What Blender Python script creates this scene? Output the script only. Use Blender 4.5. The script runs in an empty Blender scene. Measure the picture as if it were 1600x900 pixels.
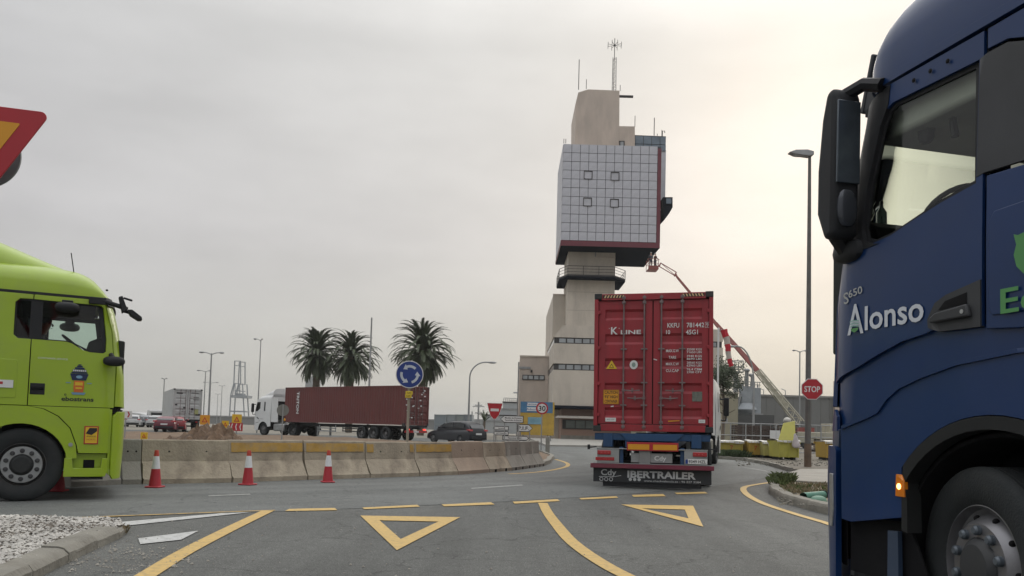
import bpy, bmesh, math, random
from mathutils import Vector, Matrix, geometry, noise
random.seed(7)
S = bpy.context.scene
COL = S.collection
rad = math.radians
# ---------------------------------------------------------------- camera
FPX, PY0, HC = 1230.0, 600.0, 1.20
_p, _r = math.atan(.055), .027
_F = Vector((0, math.cos(_p), math.sin(_p))); _U0 = Vector((0, -math.sin(_p), math.cos(_p))); _R0 = Vector((1, 0, 0))
_R = _R0*math.cos(_r) + _U0*math.sin(_r); _U = _U0*math.cos(_r) - _R0*math.sin(_r)
_C = Vector((0, 0, HC))
cd = bpy.data.cameras.new('camera'); cam = bpy.data.objects.new('camera', cd); COL.objects.link(cam); S.camera = cam
cd.sensor_width = 36; cd.lens = FPX/1600*36; cd.shift_y = 150/1600; cd.clip_start = .05; cd.clip_end = 6000
m = Matrix.Identity(4)
for i in range(3):
    m[i][0], m[i][1], m[i][2], m[i][3] = _R[i], _U[i], -_F[i], _C[i]
cam.matrix_world = m
def _ray(px, py): return _F + _R*((px-800)/FPX) - _U*((py-PY0)/FPX)
def at(px, py, Y):                       # point seen at a pixel of the photograph, Y metres ahead
    d = _ray(px, py); return _C + d*(Y/d.y)
def gr(px, py, z=0.0):                   # ground point seen at a pixel
    d = _ray(px, py); return _C + d*((z-HC)/d.z)
# ---------------------------------------------------------------- world: overcast, brighter and warmer where the sun stands
SUN_EL, SUN_AZ = rad(22), rad(22)        # azimuth to the right of straight ahead
sund = Vector((math.sin(SUN_AZ)*math.cos(SUN_EL), math.cos(SUN_AZ)*math.cos(SUN_EL), math.sin(SUN_EL)))
W = bpy.data.worlds.new('World'); S.world = W; W.use_nodes = True
nt = W.node_tree; N = nt.nodes; L = nt.links; N.clear()
def nn(t, **k):
    n = N.new(t)
    for a, v in k.items(): setattr(n, a, v)
    return n
def mth(op, a, b=None, c=None):
    n = nn('ShaderNodeMath', operation=op)
    for i, v in enumerate((a, b, c)):
        if v is None: continue
        if isinstance(v, (int, float)): n.inputs[i].default_value = v
        else: L.new(v, n.inputs[i])
    return n.outputs[0]
tc = nn('ShaderNodeTexCoord'); sep = nn('ShaderNodeSeparateXYZ'); L.new(tc.outputs['Generated'], sep.inputs[0])
dot = nn('ShaderNodeVectorMath', operation='DOT_PRODUCT'); L.new(tc.outputs['Generated'], dot.inputs[0]); dot.inputs[1].default_value = sund
mp = nn('ShaderNodeMapping'); L.new(tc.outputs['Generated'], mp.inputs[0]); mp.inputs['Scale'].default_value = (2.2, 2.2, 7)
nz = nn('ShaderNodeTexNoise'); L.new(mp.outputs[0], nz.inputs[0]); nz.inputs['Scale'].default_value = 1.6; nz.inputs['Detail'].default_value = 5; nz.inputs['Roughness'].default_value = .55
mp2 = nn('ShaderNodeMapping'); L.new(tc.outputs['Generated'], mp2.inputs[0]); mp2.inputs['Scale'].default_value = (1.1, 1.1, 3)
nz2 = nn('ShaderNodeTexNoise'); L.new(mp2.outputs[0], nz2.inputs[0]); nz2.inputs['Scale'].default_value = 1.3; nz2.inputs['Detail'].default_value = 3
glow = mth('POWER', mth('MAXIMUM', dot.outputs['Value'], 0.0), 2.5)
gl = mth('MULTIPLY_ADD', mth('SUBTRACT', nz2.outputs[0], .5), .30, glow)
mixc = nn('ShaderNodeMix', data_type='RGBA'); L.new(gl, mixc.inputs['Factor'])
mixc.inputs['A'].default_value = (.515, .518, .530, 1); mixc.inputs['B'].default_value = (.675, .664, .636, 1)
rp = nn('ShaderNodeValToRGB'); L.new(sep.outputs['Z'], rp.inputs[0]); e = rp.color_ramp.elements
e[0].position = 0; e[0].color = (.80, .80, .74, 1); e[1].position = .22; e[1].color = (1.02, 1.005, 1.01, 1)
x = e.new(.44); x.color = (1.04, 1.04, 1.04, 1); x = e.new(.68); x.color = (2.5, 2.5, 2.5, 1); x = e.new(1.0); x.color = (3.6, 3.6, 3.65, 1)
mu = nn('ShaderNodeMix', data_type='RGBA', blend_type='MULTIPLY'); mu.inputs['Factor'].default_value = 1
L.new(mixc.outputs['Result'], mu.inputs['A']); L.new(rp.outputs[0], mu.inputs['B'])
cl = nn('ShaderNodeMapRange'); L.new(nz.outputs[0], cl.inputs[0]); cl.inputs[1].default_value = .35; cl.inputs[2].default_value = .68; cl.inputs[3].default_value = 1.035; cl.inputs[4].default_value = .90
mu2 = nn('ShaderNodeVectorMath', operation='SCALE'); L.new(mu.outputs['Result'], mu2.inputs[0]); L.new(cl.outputs[0], mu2.inputs['Scale'])
bg1 = nn('ShaderNodeBackground'); L.new(mu2.outputs[0], bg1.inputs[0]); bg1.inputs[1].default_value = 1.0
sk = nn('ShaderNodeTexSky', sky_type='NISHITA'); sk.sun_disc = False; sk.sun_elevation = SUN_EL; sk.sun_rotation = SUN_AZ; sk.dust_density = 4
bg2 = nn('ShaderNodeBackground'); L.new(sk.outputs[0], bg2.inputs[0]); bg2.inputs[1].default_value = .006
ad = nn('ShaderNodeAddShader'); L.new(bg1.outputs[0], ad.inputs[0]); L.new(bg2.outputs[0], ad.inputs[1])
wo = nn('ShaderNodeOutputWorld'); L.new(ad.outputs[0], wo.inputs[0])
# ---------------------------------------------------------------- sun behind the cloud
sl = bpy.data.lights.new('sun', 'SUN'); sl.energy = .6; sl.angle = rad(24); sl.color = (1, .93, .82)
so = bpy.data.objects.new('sun', sl); COL.objects.link(so); so.rotation_euler = (-sund).to_track_quat('-Z', 'Y').to_euler()
S.view_settings.view_transform = 'Standard'; S.view_settings.look = 'None'; S.view_settings.exposure = 0; S.view_settings.gamma = 1
# ---------------------------------------------------------------- materials
def srgb(r, g, b):
    f = lambda c: (c/255/12.92) if c <= 10 else ((c/255+.055)/1.055)**2.4
    return (f(r), f(g), f(b))
MATS = {}
def M(name, col=(.5, .5, .5), rough=.6, metal=0.0, var=.12, vs=3.0, bump=0.0, bs=40.0, coat=0.0, emit=0.0, dirt=0.0, ds=1.2, dcol=(.10, .085, .065), streak=0.0):
    if name in MATS: return MATS[name]
    mt = bpy.data.materials.new(name); mt.use_nodes = True; t = mt.node_tree; n = t.nodes; l = t.links
    b = n['Principled BSDF']; b.inputs['Roughness'].default_value = rough; b.inputs['Metallic'].default_value = metal
    if coat: b.inputs['Coat Weight'].default_value = coat; b.inputs['Coat Roughness'].default_value = .08
    co = n.new('ShaderNodeTexCoord').outputs['Object']
    z = n.new('ShaderNodeTexNoise'); z.inputs['Scale'].default_value = vs; z.inputs['Detail'].default_value = 6; z.inputs['Roughness'].default_value = .6; l.new(co, z.inputs[0])
    mr = n.new('ShaderNodeMapRange'); l.new(z.outputs[0], mr.inputs[0]); mr.inputs[1].default_value = .3; mr.inputs[2].default_value = .7; mr.inputs[3].default_value = 1-var; mr.inputs[4].default_value = 1+var
    hv = n.new('ShaderNodeHueSaturation'); hv.inputs['Color'].default_value = (*col, 1); l.new(mr.outputs[0], hv.inputs['Value'])
    out = hv.outputs[0]
    if dirt:
        d = n.new('ShaderNodeTexNoise'); d.inputs['Scale'].default_value = ds; d.inputs['Detail'].default_value = 8; d.inputs['Roughness'].default_value = .68
        if streak:
            mpn = n.new('ShaderNodeMapping'); mpn.inputs['Scale'].default_value = (streak, streak, .35); l.new(co, mpn.inputs[0]); l.new(mpn.outputs[0], d.inputs[0])
        else: l.new(co, d.inputs[0])
        dr = n.new('ShaderNodeMapRange'); l.new(d.outputs[0], dr.inputs[0]); dr.inputs[1].default_value = .47; dr.inputs[2].default_value = .72; dr.inputs[3].default_value = 0; dr.inputs[4].default_value = dirt
        mx = n.new('ShaderNodeMix'); mx.data_type = 'RGBA'; l.new(dr.outputs[0], mx.inputs['Factor']); l.new(out, mx.inputs['A']); mx.inputs['B'].default_value = (*dcol, 1); out = mx.outputs['Result']
    l.new(out, b.inputs['Base Color'])
    rr = n.new('ShaderNodeMapRange'); l.new(z.outputs[0], rr.inputs[0]); rr.inputs[1].default_value = .3; rr.inputs[2].default_value = .7
    rr.inputs[3].default_value = max(.02, rough*.85); rr.inputs[4].default_value = min(1, rough*1.15); l.new(rr.outputs[0], b.inputs['Roughness'])
    if bump:
        z2 = n.new('ShaderNodeTexNoise'); z2.inputs['Scale'].default_value = bs; z2.inputs['Detail'].default_value = 4; l.new(co, z2.inputs[0])
        bp = n.new('ShaderNodeBump'); bp.inputs['Strength'].default_value = bump; bp.inputs['Distance'].default_value = .02; l.new(z2.outputs[0], bp.inputs['Height']); l.new(bp.outputs[0], b.inputs['Normal'])
    if emit:
        b.inputs['Emission Color'].default_value = (*col, 1); b.inputs['Emission Strength'].default_value = emit
    MATS[name] = mt; return mt
def glassmat(name, tint, refl=1.0):
    mt = bpy.data.materials.new(name); mt.use_nodes = True; t = mt.node_tree; n = t.nodes; l = t.links; n.clear()
    tr = n.new('ShaderNodeBsdfTransparent'); tr.inputs[0].default_value = (*tint, 1)
    g = n.new('ShaderNodeBsdfGlossy'); g.inputs[0].default_value = (refl, refl, refl, 1); g.inputs[1].default_value = .03
    f = n.new('ShaderNodeFresnel'); f.inputs[0].default_value = 1.45
    mx = n.new('ShaderNodeMixShader'); l.new(f.outputs[0], mx.inputs[0]); l.new(tr.outputs[0], mx.inputs[1]); l.new(g.outputs[0], mx.inputs[2])
    o = n.new('ShaderNodeOutputMaterial'); l.new(mx.outputs[0], o.inputs[0]); MATS[name] = mt; return mt
GL = glassmat('tinted_glass', (.74, .84, .78)); GLC = glassmat('clear_glass', (.93, .98, .90)); GLD = glassmat('dark_glass', (.12, .15, .15))
GREEN = M('green_paint', (.275, .395, .012), .36, coat=.4, var=.06, vs=1.5, dirt=.30, ds=3.0, dcol=(.16, .19, .06))
BLUE = M('blue_paint', (.004, .026, .100), .34, coat=.16, var=.10, vs=1.2, dirt=.12, ds=4.5, dcol=(.03, .045, .07))
BLUE2 = M('pale_blue_paint', (.03, .05, .09), .35, coat=.3)
WHITE = M('white_paint', (.62, .63, .62), .4, coat=.3, var=.05, dirt=.25, ds=1.5, dcol=(.3, .28, .25))
def matte(m_, v=.15): m_.node_tree.nodes['Principled BSDF'].inputs['Specular IOR Level'].default_value = v; return m_
PLAST = M('black_plastic', (.018, .019, .021), .55, var=.2, bump=.15, bs=200)
PLAST2 = M('grey_plastic', (.045, .047, .05), .5, var=.2)
RUBBER = M('tyre_rubber', (.013, .016, .017), .85, var=.25, vs=8, bump=.25, bs=90, dirt=.35, dcol=(.055, .05, .045))
DARK = M('dark_gap', (.006, .006, .007), .9)
TRIM = M('dark_interior', (.03, .033, .032), .8, var=.2)
RODM = M('weathered_rod_steel', (.17, .13, .13), .55, metal=.3, var=.25, vs=6, dirt=.5, ds=5, dcol=(.10, .05, .04))
STEEL = M('brushed_steel', (.38, .39, .39), .38, metal=.8, var=.15, vs=6, dirt=.5, ds=5, dcol=(.09, .07, .05))
RIMD = M('dull_rim', (.15, .15, .15), .55, metal=.3, var=.2, vs=6, dirt=.6, ds=6, dcol=(.05, .045, .04))
GALV = M('galvanised_steel', (.30, .31, .31), .5, metal=.45, var=.15, vs=2, dirt=.3, ds=3, dcol=(.17, .15, .12))
FRAME = M('chassis_paint', (.03, .032, .035), .6, var=.3, dirt=.5, dcol=(.08, .065, .05))
CONC = M('concrete', (.340, .295, .222), .9, var=.16, vs=1.6, bump=.6, bs=26, dirt=.75, ds=2.6, dcol=(.15, .122, .095))
CONCG = M('grey_concrete', (.235, .225, .195), .9, var=.14, vs=2.5, bump=.5, bs=26, dirt=.5, ds=2.3, dcol=(.11, .10, .085))
KERB = M('kerb_concrete', (.205, .195, .165), .9, var=.18, vs=3, bump=.7, bs=30, dirt=.6, ds=2.5, dcol=(.105, .092, .07))
YPAINT = M('worn_yellow_paint', (.40, .245, .055), .8, var=.22, vs=6, dirt=.8, ds=5, dcol=(.27, .23, .17))
RED = M('container_red', (.262, .014, .022), .55, var=.14, vs=2, coat=.08, dirt=.45, ds=1.6, dcol=(.115, .016, .018), streak=3)
BROWN = M('container_brown', (.122, .031, .028), .6, var=.12, vs=1, dirt=.35, ds=1.2, dcol=(.10, .045, .035), streak=2)
REDP = M('red_plastic', (.36, .018, .030), .55, var=.1)
REFW = M('reflective_white', (.66, .67, .68), .45, var=.06)
SRED = M('sign_red', (.36, .013, .022), .45, var=.07); SBLUE = M('sign_blue', (.010, .035, .19), .45, var=.07)
SWH = M('sign_white', (.60, .61, .60), .5, var=.05, dirt=.2, ds=6, dcol=(.35, .34, .3)); SBLK = M('print_black', (.012, .012, .014), .6, var=.05)
SYEL = M('sign_yellow', (.62, .40, .02), .5, var=.06); SORA = M('sign_orange', (.60, .27, .012), .5, var=.06)
LETW = M('print_white', (.60, .61, .60), .5, var=.12, vs=20)
LAMPR = M('red_lens', (.33, .012, .016), .25, coat=.6, var=.1, vs=30); LAMPO = M('orange_lens', (.7, .2, .01), .25, coat=.5)
BARK = M('bark', (.12, .095, .07), .95, var=.3, vs=4, bump=1, bs=18)
LEAF = M('palm_leaf', (.050, .068, .030), .6, var=.35, vs=.8); LEAF2 = M('tree_leaf', (.038, .055, .022), .7, var=.4, vs=1.5)
WEED = M('weed_leaf', (.075, .10, .03), .8, var=.4, vs=3); DRYW = M('dry_weed', (.21, .17, .10), .9, var=.3, vs=3)
for m_ in (PLAST, PLAST2, TRIM, DARK, FRAME): matte(m_, .25)
matte(BLUE, .32)
# ---------------------------------------------------------------- mesh helpers
def smooth(me, ang=32):
    if len(me.polygons):
        me.polygons.foreach_set('use_smooth', [True]*len(me.polygons)); me.set_sharp_from_angle(angle=rad(ang))
class MB:
    def __init__(s): s.v = []; s.f = []
    def add(s, vs, fs, X=None):
        o = len(s.v); s.v += [tuple(X @ Vector(p)) if X is not None else tuple(p) for p in vs]; s.f += [tuple(i+o for i in f) for f in fs]; return s
    def box(s, x0, x1, y0, y1, z0, z1, X=None):
        return s.add([(x0,y0,z0),(x1,y0,z0),(x1,y1,z0),(x0,y1,z0),(x0,y0,z1),(x1,y0,z1),(x1,y1,z1),(x0,y1,z1)],
                     [(0,3,2,1),(4,5,6,7),(0,1,5,4),(1,2,6,5),(2,3,7,6),(3,0,4,7)], X)
    def cbox(s, c, d, X=None): return s.box(c[0]-d[0]/2, c[0]+d[0]/2, c[1]-d[1]/2, c[1]+d[1]/2, c[2]-d[2]/2, c[2]+d[2]/2, X)
    def prism(s, poly, a, b, ax='y', X=None):       # 2-D polygon extruded along ax from a to b
        def P(p, t): return {'y': (p[0], t, p[1]), 'x': (t, p[0], p[1]), 'z': (p[0], p[1], t)}[ax]
        n = len(poly); vs = [P(p, a) for p in poly] + [P(p, b) for p in poly]
        fs = [tuple(range(n)), tuple(range(2*n-1, n-1, -1))] + [(i, i+n, (i+1) % n+n, (i+1) % n) for i in range(n)]
        return s.add(vs, fs, X)
    def tube(s, pts, r, n=8, caps=True, X=None):
        pts = [Vector(p) for p in pts]; rs = r if isinstance(r, (list, tuple)) else [r]*len(pts); rings = []; up = None
        for i, p in enumerate(pts):
            d = (pts[min(i+1, len(pts)-1)] - pts[max(i-1, 0)]).normalized()
            if up is None: up = d.orthogonal().normalized()
            up = (up - d*up.dot(d)).normalized(); sd = d.cross(up)
            rings.append([p + (up*math.cos(2*math.pi*k/n) + sd*math.sin(2*math.pi*k/n))*rs[i] for k in range(n)])
        vs = [v for g in rings for v in g]; fs = []
        for i in range(len(pts)-1):
            for k in range(n): fs.append((i*n+k, i*n+(k+1) % n, (i+1)*n+(k+1) % n, (i+1)*n+k))
        if caps: fs += [tuple(range(n-1, -1, -1)), tuple(range((len(pts)-1)*n, len(pts)*n))]
        return s.add(vs, fs, X)
    def lathe(s, prof, n=32, ax='y', c=(0, 0, 0), X=None, caps=True):   # prof: (radius, offset along axis)
        vs = []; fs = []
        for r, t in prof:
            for k in range(n):
                a = 2*math.pi*k/n; q = (r*math.cos(a), r*math.sin(a))
                p = {'y': (q[0], t, q[1]), 'x': (t, q[0], q[1]), 'z': (q[0], q[1], t)}[ax]; vs.append((p[0]+c[0], p[1]+c[1], p[2]+c[2]))
        for i in range(len(prof)-1):
            for k in range(n): fs.append((i*n+k, i*n+(k+1) % n, (i+1)*n+(k+1) % n, (i+1)*n+k))
        if caps: fs += [tuple(range(n)), tuple(range(len(prof)*n-1, (len(prof)-1)*n-1, -1))]
        return s.add(vs, fs, X)
    def ell(s, c, d, nu=14, nv=9, X=None, p=1.0):
        vs = []; fs = []; g = lambda v: math.copysign(abs(v)**p, v)
        for j in range(nv+1):
            t = math.pi*j/nv
            for k in range(nu):
                a = 2*math.pi*k/nu; vs.append((c[0]+d[0]*g(math.sin(t))*g(math.cos(a)), c[1]+d[1]*g(math.sin(t))*g(math.sin(a)), c[2]+d[2]*g(math.cos(t))))
        for j in range(nv):
            for k in range(nu): fs.append((j*nu+k, j*nu+(k+1) % nu, (j+1)*nu+(k+1) % nu, (j+1)*nu+k))
        return s.add(vs, fs, X)
    def mesh(s, name, fix=True):
        me = bpy.data.meshes.new(name); me.from_pydata(s.v, [], s.f)
        bm = bmesh.new(); bm.from_mesh(me)
        if fix:
            bmesh.ops.remove_doubles(bm, verts=bm.verts, dist=1e-5); bmesh.ops.recalc_face_normals(bm, faces=bm.faces)
        bm.to_mesh(me); bm.free(); return me
    def build(s, name, mat, parent=None, bevel=0, ang=32, seg=2, fix=True):
        me = s.mesh(name, fix); me.materials.append(mat); smooth(me, ang)
        return link(name, me, parent, bevel, seg)
def link(name, me, parent=None, bevel=0, seg=2):
    o = bpy.data.objects.new(name, me); COL.objects.link(o)
    if parent is not None: o.parent = parent
    if bevel:
        b = o.modifiers.new('bevel', 'BEVEL'); b.width = bevel; b.segments = seg; b.limit_method = 'ANGLE'; b.angle_limit = rad(35)
    return o
def tag(o, label=None, cat=None, group=None, kind=None):
    if label: o['label'] = label
    if cat: o['category'] = cat
    if group: o['group'] = group
    if kind: o['kind'] = kind
    return o
def thing(name, label, cat, loc=(0, 0, 0), rz=0.0, group=None):
    o = bpy.data.objects.new(name, None); COL.objects.link(o); o.location = loc; o.rotation_euler = (0, 0, rz); o.empty_display_size = .3
    return tag(o, label, cat, group)
def kids(o): return [c for c in COL.objects if c.parent == o]
KC = {}
def copy_tree(o, parent=None):
    c = o.copy(); COL.objects.link(c); c.parent = parent
    for ch in list(o.children): copy_tree(ch, c)
    return c
def again(o, loc, rz=0, label=None, group=None, scale=None):
    c = copy_tree(o); c.location = loc; c.rotation_euler = (0, 0, rz)
    if scale: c.scale = (scale,)*3
    if label: c['label'] = label
    if group: c['group'] = group
    return c
def text(s, h, X, mat, parent, name='lettering', w=None, ext=.0015, sx=None, bold=0.0, align='CENTER'):
    # letters of cap height h lying in the local XY plane of matrix X; w: wanted width
    cu = bpy.data.curves.new(name, 'FONT'); cu.body = s; cu.size = 1; cu.extrude = 0; cu.align_x = 'CENTER'; cu.offset = bold
    cu.resolution_u = 3
    o = bpy.data.objects.new(name, cu); COL.objects.link(o); bpy.context.view_layer.update()
    me = bpy.data.meshes.new_from_object(o.evaluated_get(bpy.context.evaluated_depsgraph_get())); bpy.data.objects.remove(o)
    xs = [v.co.x for v in me.vertices]; ys = [v.co.y for v in me.vertices]; cx = (min(xs)+max(xs))/2; wx = max(xs)-min(xs)
    cap = .70 if not s.islower() else max(ys)-max(min(ys), 0)
    k = h/cap; kx = (w/wx) if w else k
    for v in me.vertices: v.co = X @ Vector(((v.co.x-cx)*kx, v.co.y*k, ext))
    me.materials.clear(); me.materials.append(mat); me.name = name
    return link(name, me, parent)
def TX(loc, xdir, ydir):                 # matrix with given x and y directions
    x = Vector(xdir).normalized(); y = Vector(ydir).normalized(); z = x.cross(y)
    mm = Matrix.Identity(4)
    for i in range(3): mm[i][0], mm[i][1], mm[i][2], mm[i][3] = x[i], y[i], z[i], loc[i]
    return mm
def disc(c, r, n=28): return [(c[0]+r*math.cos(2*math.pi*k/n), c[1]+r*math.sin(2*math.pi*k/n)) for k in range(n)]
def arc(cx, cz, r, a0, a1, n=12): return [(cx+r*math.cos(rad(a0+(a1-a0)*k/n)), cz+r*math.sin(rad(a0+(a1-a0)*k/n))) for k in range(n+1)]
def lerp(tab, t):
    if t <= tab[0][0]: return tab[0][1]
    for (a, b), (c, d) in zip(tab, tab[1:]):
        if t <= c: return b+(d-b)*(t-a)/(c-a)
    return tab[-1][1]
def panel(name, outline, holes, mp, mat, parent, thick=.02, step=.09, bevel=0):
    # flat outline (u,z) with holes, cut into a grid, bent by mp(u,z) and given thickness
    bm = bmesh.new()
    for lp in [outline]+list(holes):
        vs = [bm.verts.new((p[0], 0, p[1])) for p in lp]
        for a, b in zip(vs, vs[1:]+vs[:1]): bm.edges.new((a, b))
    bmesh.ops.triangle_fill(bm, use_beauty=True, use_dissolve=False, edges=bm.edges[:])
    us = [p[0] for p in outline]; zs = [p[1] for p in outline]
    for ax, lo, hi in ((0, min(us), max(us)), (2, min(zs), max(zs))):
        k = math.ceil(lo/step)*step + 1e-4
        while k < hi:
            no = (1, 0, 0) if ax == 0 else (0, 0, 1); co = (k, 0, 0) if ax == 0 else (0, 0, k)
            bmesh.ops.bisect_plane(bm, geom=bm.verts[:]+bm.edges[:]+bm.faces[:], plane_co=co, plane_no=no, dist=1e-4); k += step
    bmesh.ops.remove_doubles(bm, verts=bm.verts, dist=1e-4)
    bmesh.ops.recalc_face_normals(bm, faces=bm.faces)
    for v in bm.verts: v.co = Vector(mp(v.co.x, v.co.z))
    # outward = away from the axis of the cab
    bm.normal_update(); c = sum((f.calc_center_median() for f in bm.faces), Vector())/max(1, len(bm.faces)); nv = sum((f.normal*f.calc_area() for f in bm.faces), Vector())
    if nv.dot(Vector((c.x*.3, c.y, 0))) < 0: bmesh.ops.reverse_faces(bm, faces=bm.faces)
    if thick:
        bm.normal_update(); vs = list(bm.verts); inn = {v: bm.verts.new(v.co-v.normal*thick) for v in vs}
        bd = [(l_.vert, l_.link_loop_next.vert) for f_ in bm.faces for l_ in f_.loops if l_.edge.is_boundary]
        fs = [[inn[v] for v in reversed(f_.verts)] for f_ in bm.faces]
        for q in fs: bm.faces.new(q)
        for a_, b_ in bd:
            try: bm.faces.new((b_, a_, inn[a_], inn[b_]))
            except ValueError: pass
    me = bpy.data.meshes.new(name); bm.to_mesh(me); bm.free(); me.materials.append(mat); smooth(me, 30)
    return link(name, me, parent, .0045 if thick and step < .1 else 0)
# ---------------------------------------------------------------- vehicle pieces
def mapper(xf, W0, R, z0=2.0, k=.03, bulge=.07):
    def f(u, z, side=1, off=0.0):
        W = W0-max(0, z-z0)*k; x0 = lerp(xf, z)-R
        if u <= x0: x, y, nx, ny = u, W, 0, 1
        else:
            ph = (u-x0)/R
            if ph <= math.pi/2: x, y, nx, ny = x0+R*math.sin(ph), W-R*(1-math.cos(ph)), math.sin(ph), math.cos(ph)
            else: x, y, nx, ny = x0+R, W-R-(u-x0-R*math.pi/2), 1, 0
            x += bulge*(1-(y/W)**2)
        return (x-nx*off, side*(y-ny*off), z)
    def g(w, z, off=0.0):
        W = W0-max(0, z-z0)*k; U = lerp(xf, z)-R+R*math.pi/2+W-R
        return f(U-abs(w), z, 1 if w >= 0 else -1, off)
    return f, g
def roof_loft(name, mat, parent, st, n=3.2, seg=22, back=True):
    # st: (x, half width, base z, top z)
    mb = MB(); rings = []
    for x, w, zb, zt in st:
        rings.append([(x, -w*math.copysign(abs(math.cos(math.pi*k/seg))**(2/n), math.cos(math.pi*k/seg)), zb+(zt-zb)*abs(math.sin(math.pi*k/seg))**(2/n)) for k in range(seg+1)])
    vs = [v for r in rings for v in r]; m_ = seg+1; fs = []
    for i in range(len(st)-1):
        for k in range(seg): fs.append((i*m_+k, i*m_+k+1, (i+1)*m_+k+1, (i+1)*m_+k))
        fs.append((i*m_+seg, i*m_, (i+1)*m_, (i+1)*m_+seg))
    fs += [tuple(range(m_)), tuple(range(len(st)*m_-1, (len(st)-1)*m_-1, -1))]
    mb.add(vs, fs); return mb.build(name, mat, parent, ang=28)
def tyre_prof(r, w, rr):
    p = [(rr, -w/2+.035), (rr+.03, -w/2+.012), (r*.80, -w/2), (r*.93, -w/2+.004), (r-.018, -w/2+.016), (r-.003, -w/2+.034)]
    g = w/5
    for i in range(4):
        c = -w/2+g*(i+1); p += [(r, c-.008), (r-.014, c-.006), (r-.014, c+.006), (r, c+.008)]
    p += [(r-.003, w/2-.034), (r-.018, w/2-.016), (r*.93, w/2-.004), (r*.80, w/2), (rr+.03, w/2-.012), (rr, w/2-.035)]
    return p
def wheel(parent, x, y, r=.5, w=.30, side=1, style='front', rim=None, lug=None, steer=0.0, rr=None, big=False, cap=None, ring=None):
    rim = rim or RIMD; lug = lug or PLAST2; rr = rr or r*.58; o = side
    hub = MB().lathe([(r*.30, -.10*o), (r*.30, .02*o), (r*.14, .05*o)], 20).build('wheel', FRAME, parent); hub.location = (x, y, r); hub.rotation_euler = (0, 0, steer)
    MB().lathe(tyre_prof(r, w, rr), 56, caps=False).build('tyre', RUBBER, hub, ang=40)
    f = w/2*o; m_ = MB(); q = rr
    if style == 'front':
        prof = [(q-.012, -f), (q-.012, f*.4), (q+.012, f*.62), (q+.016, f*.78), (q-.004, f*.80), (q-.02, f*.5), (q*.86, f*.42), (q*.78, f*.70), (q*.70, f*.86), (q*.48, f*.86), (q*.46, f*.80), (q*.40, f*.98), (q*.36, f*1.06), (q*.10, f*1.08), (.001, f*1.08)]
    else:
        prof = [(q-.012, -f), (q+.014, f*.62), (q+.016, f*.78), (q-.004, f*.80), (q-.02, f*.4), (q*.86, -f*.1), (q*.70, -f*.2), (q*.52, -f*.2), (q*.44, f*.5), (q*.30, f*.62), (.001, f*.62)]
    m_.lathe(prof, 48, caps=False); m_.build('rim', rim, hub, ang=30)
    fz = f*.86 if style == 'front' else -f*.2; hh = .022*o
    if big:
        if ring: MB().lathe([(q*.50, fz), (q*.50, fz+hh*.35), (q*.84, fz+hh*.35), (q*.86, fz-hh)], 40, caps=False).build('wheel_ring', ring, hub)
        me_ = MB().lathe([(q*.082, fz), (q*.082, fz+hh), (q*.055, fz+hh*1.5), (.001, fz+hh*1.5)], 12).mesh('wheel_nut'); me_.materials.append(lug); smooth(me_)
        MB().lathe([(q*.47, fz), (q*.45, fz+hh*.6), (q*.36, fz+hh*1.6), (q*.10, fz+hh*1.8), (.001, fz+hh*1.8)], 32).build('hub_cap', cap or lug, hub)
        for k in range(10):
            a = 2*math.pi*(k+.5)/10; w_ = link('wheel_nut', me_, hub); w_.location = ((.66 if ring else .59)*q*math.cos(a), 0, (.66 if ring else .59)*q*math.sin(a)); w_.scale = (1.25, 1, 1.25) if ring else (1, 1, 1)
    else:
        n_ = MB()
        for k in range(10):
            a = 2*math.pi*(k+.5)/10; n_.lathe([(q*.082, fz), (q*.082, fz+hh), (.001, fz+hh*1.3)], 6, c=(q*.59*math.cos(a), 0, q*.59*math.sin(a)))
        n_.build('wheel_nuts', lug, hub)['kind'] = 'stuff'
    if style == 'front':
        h_ = MB()
        for k in range(10):
            a = 2*math.pi*k/10; h_.ell((q*.80*math.cos(a), f*.62, q*.80*math.sin(a)), (q*.055, .018, q*.055), 10, 6)
        h_.build('vent_holes', DARK, hub)['kind'] = 'stuff'
    return hub
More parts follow.
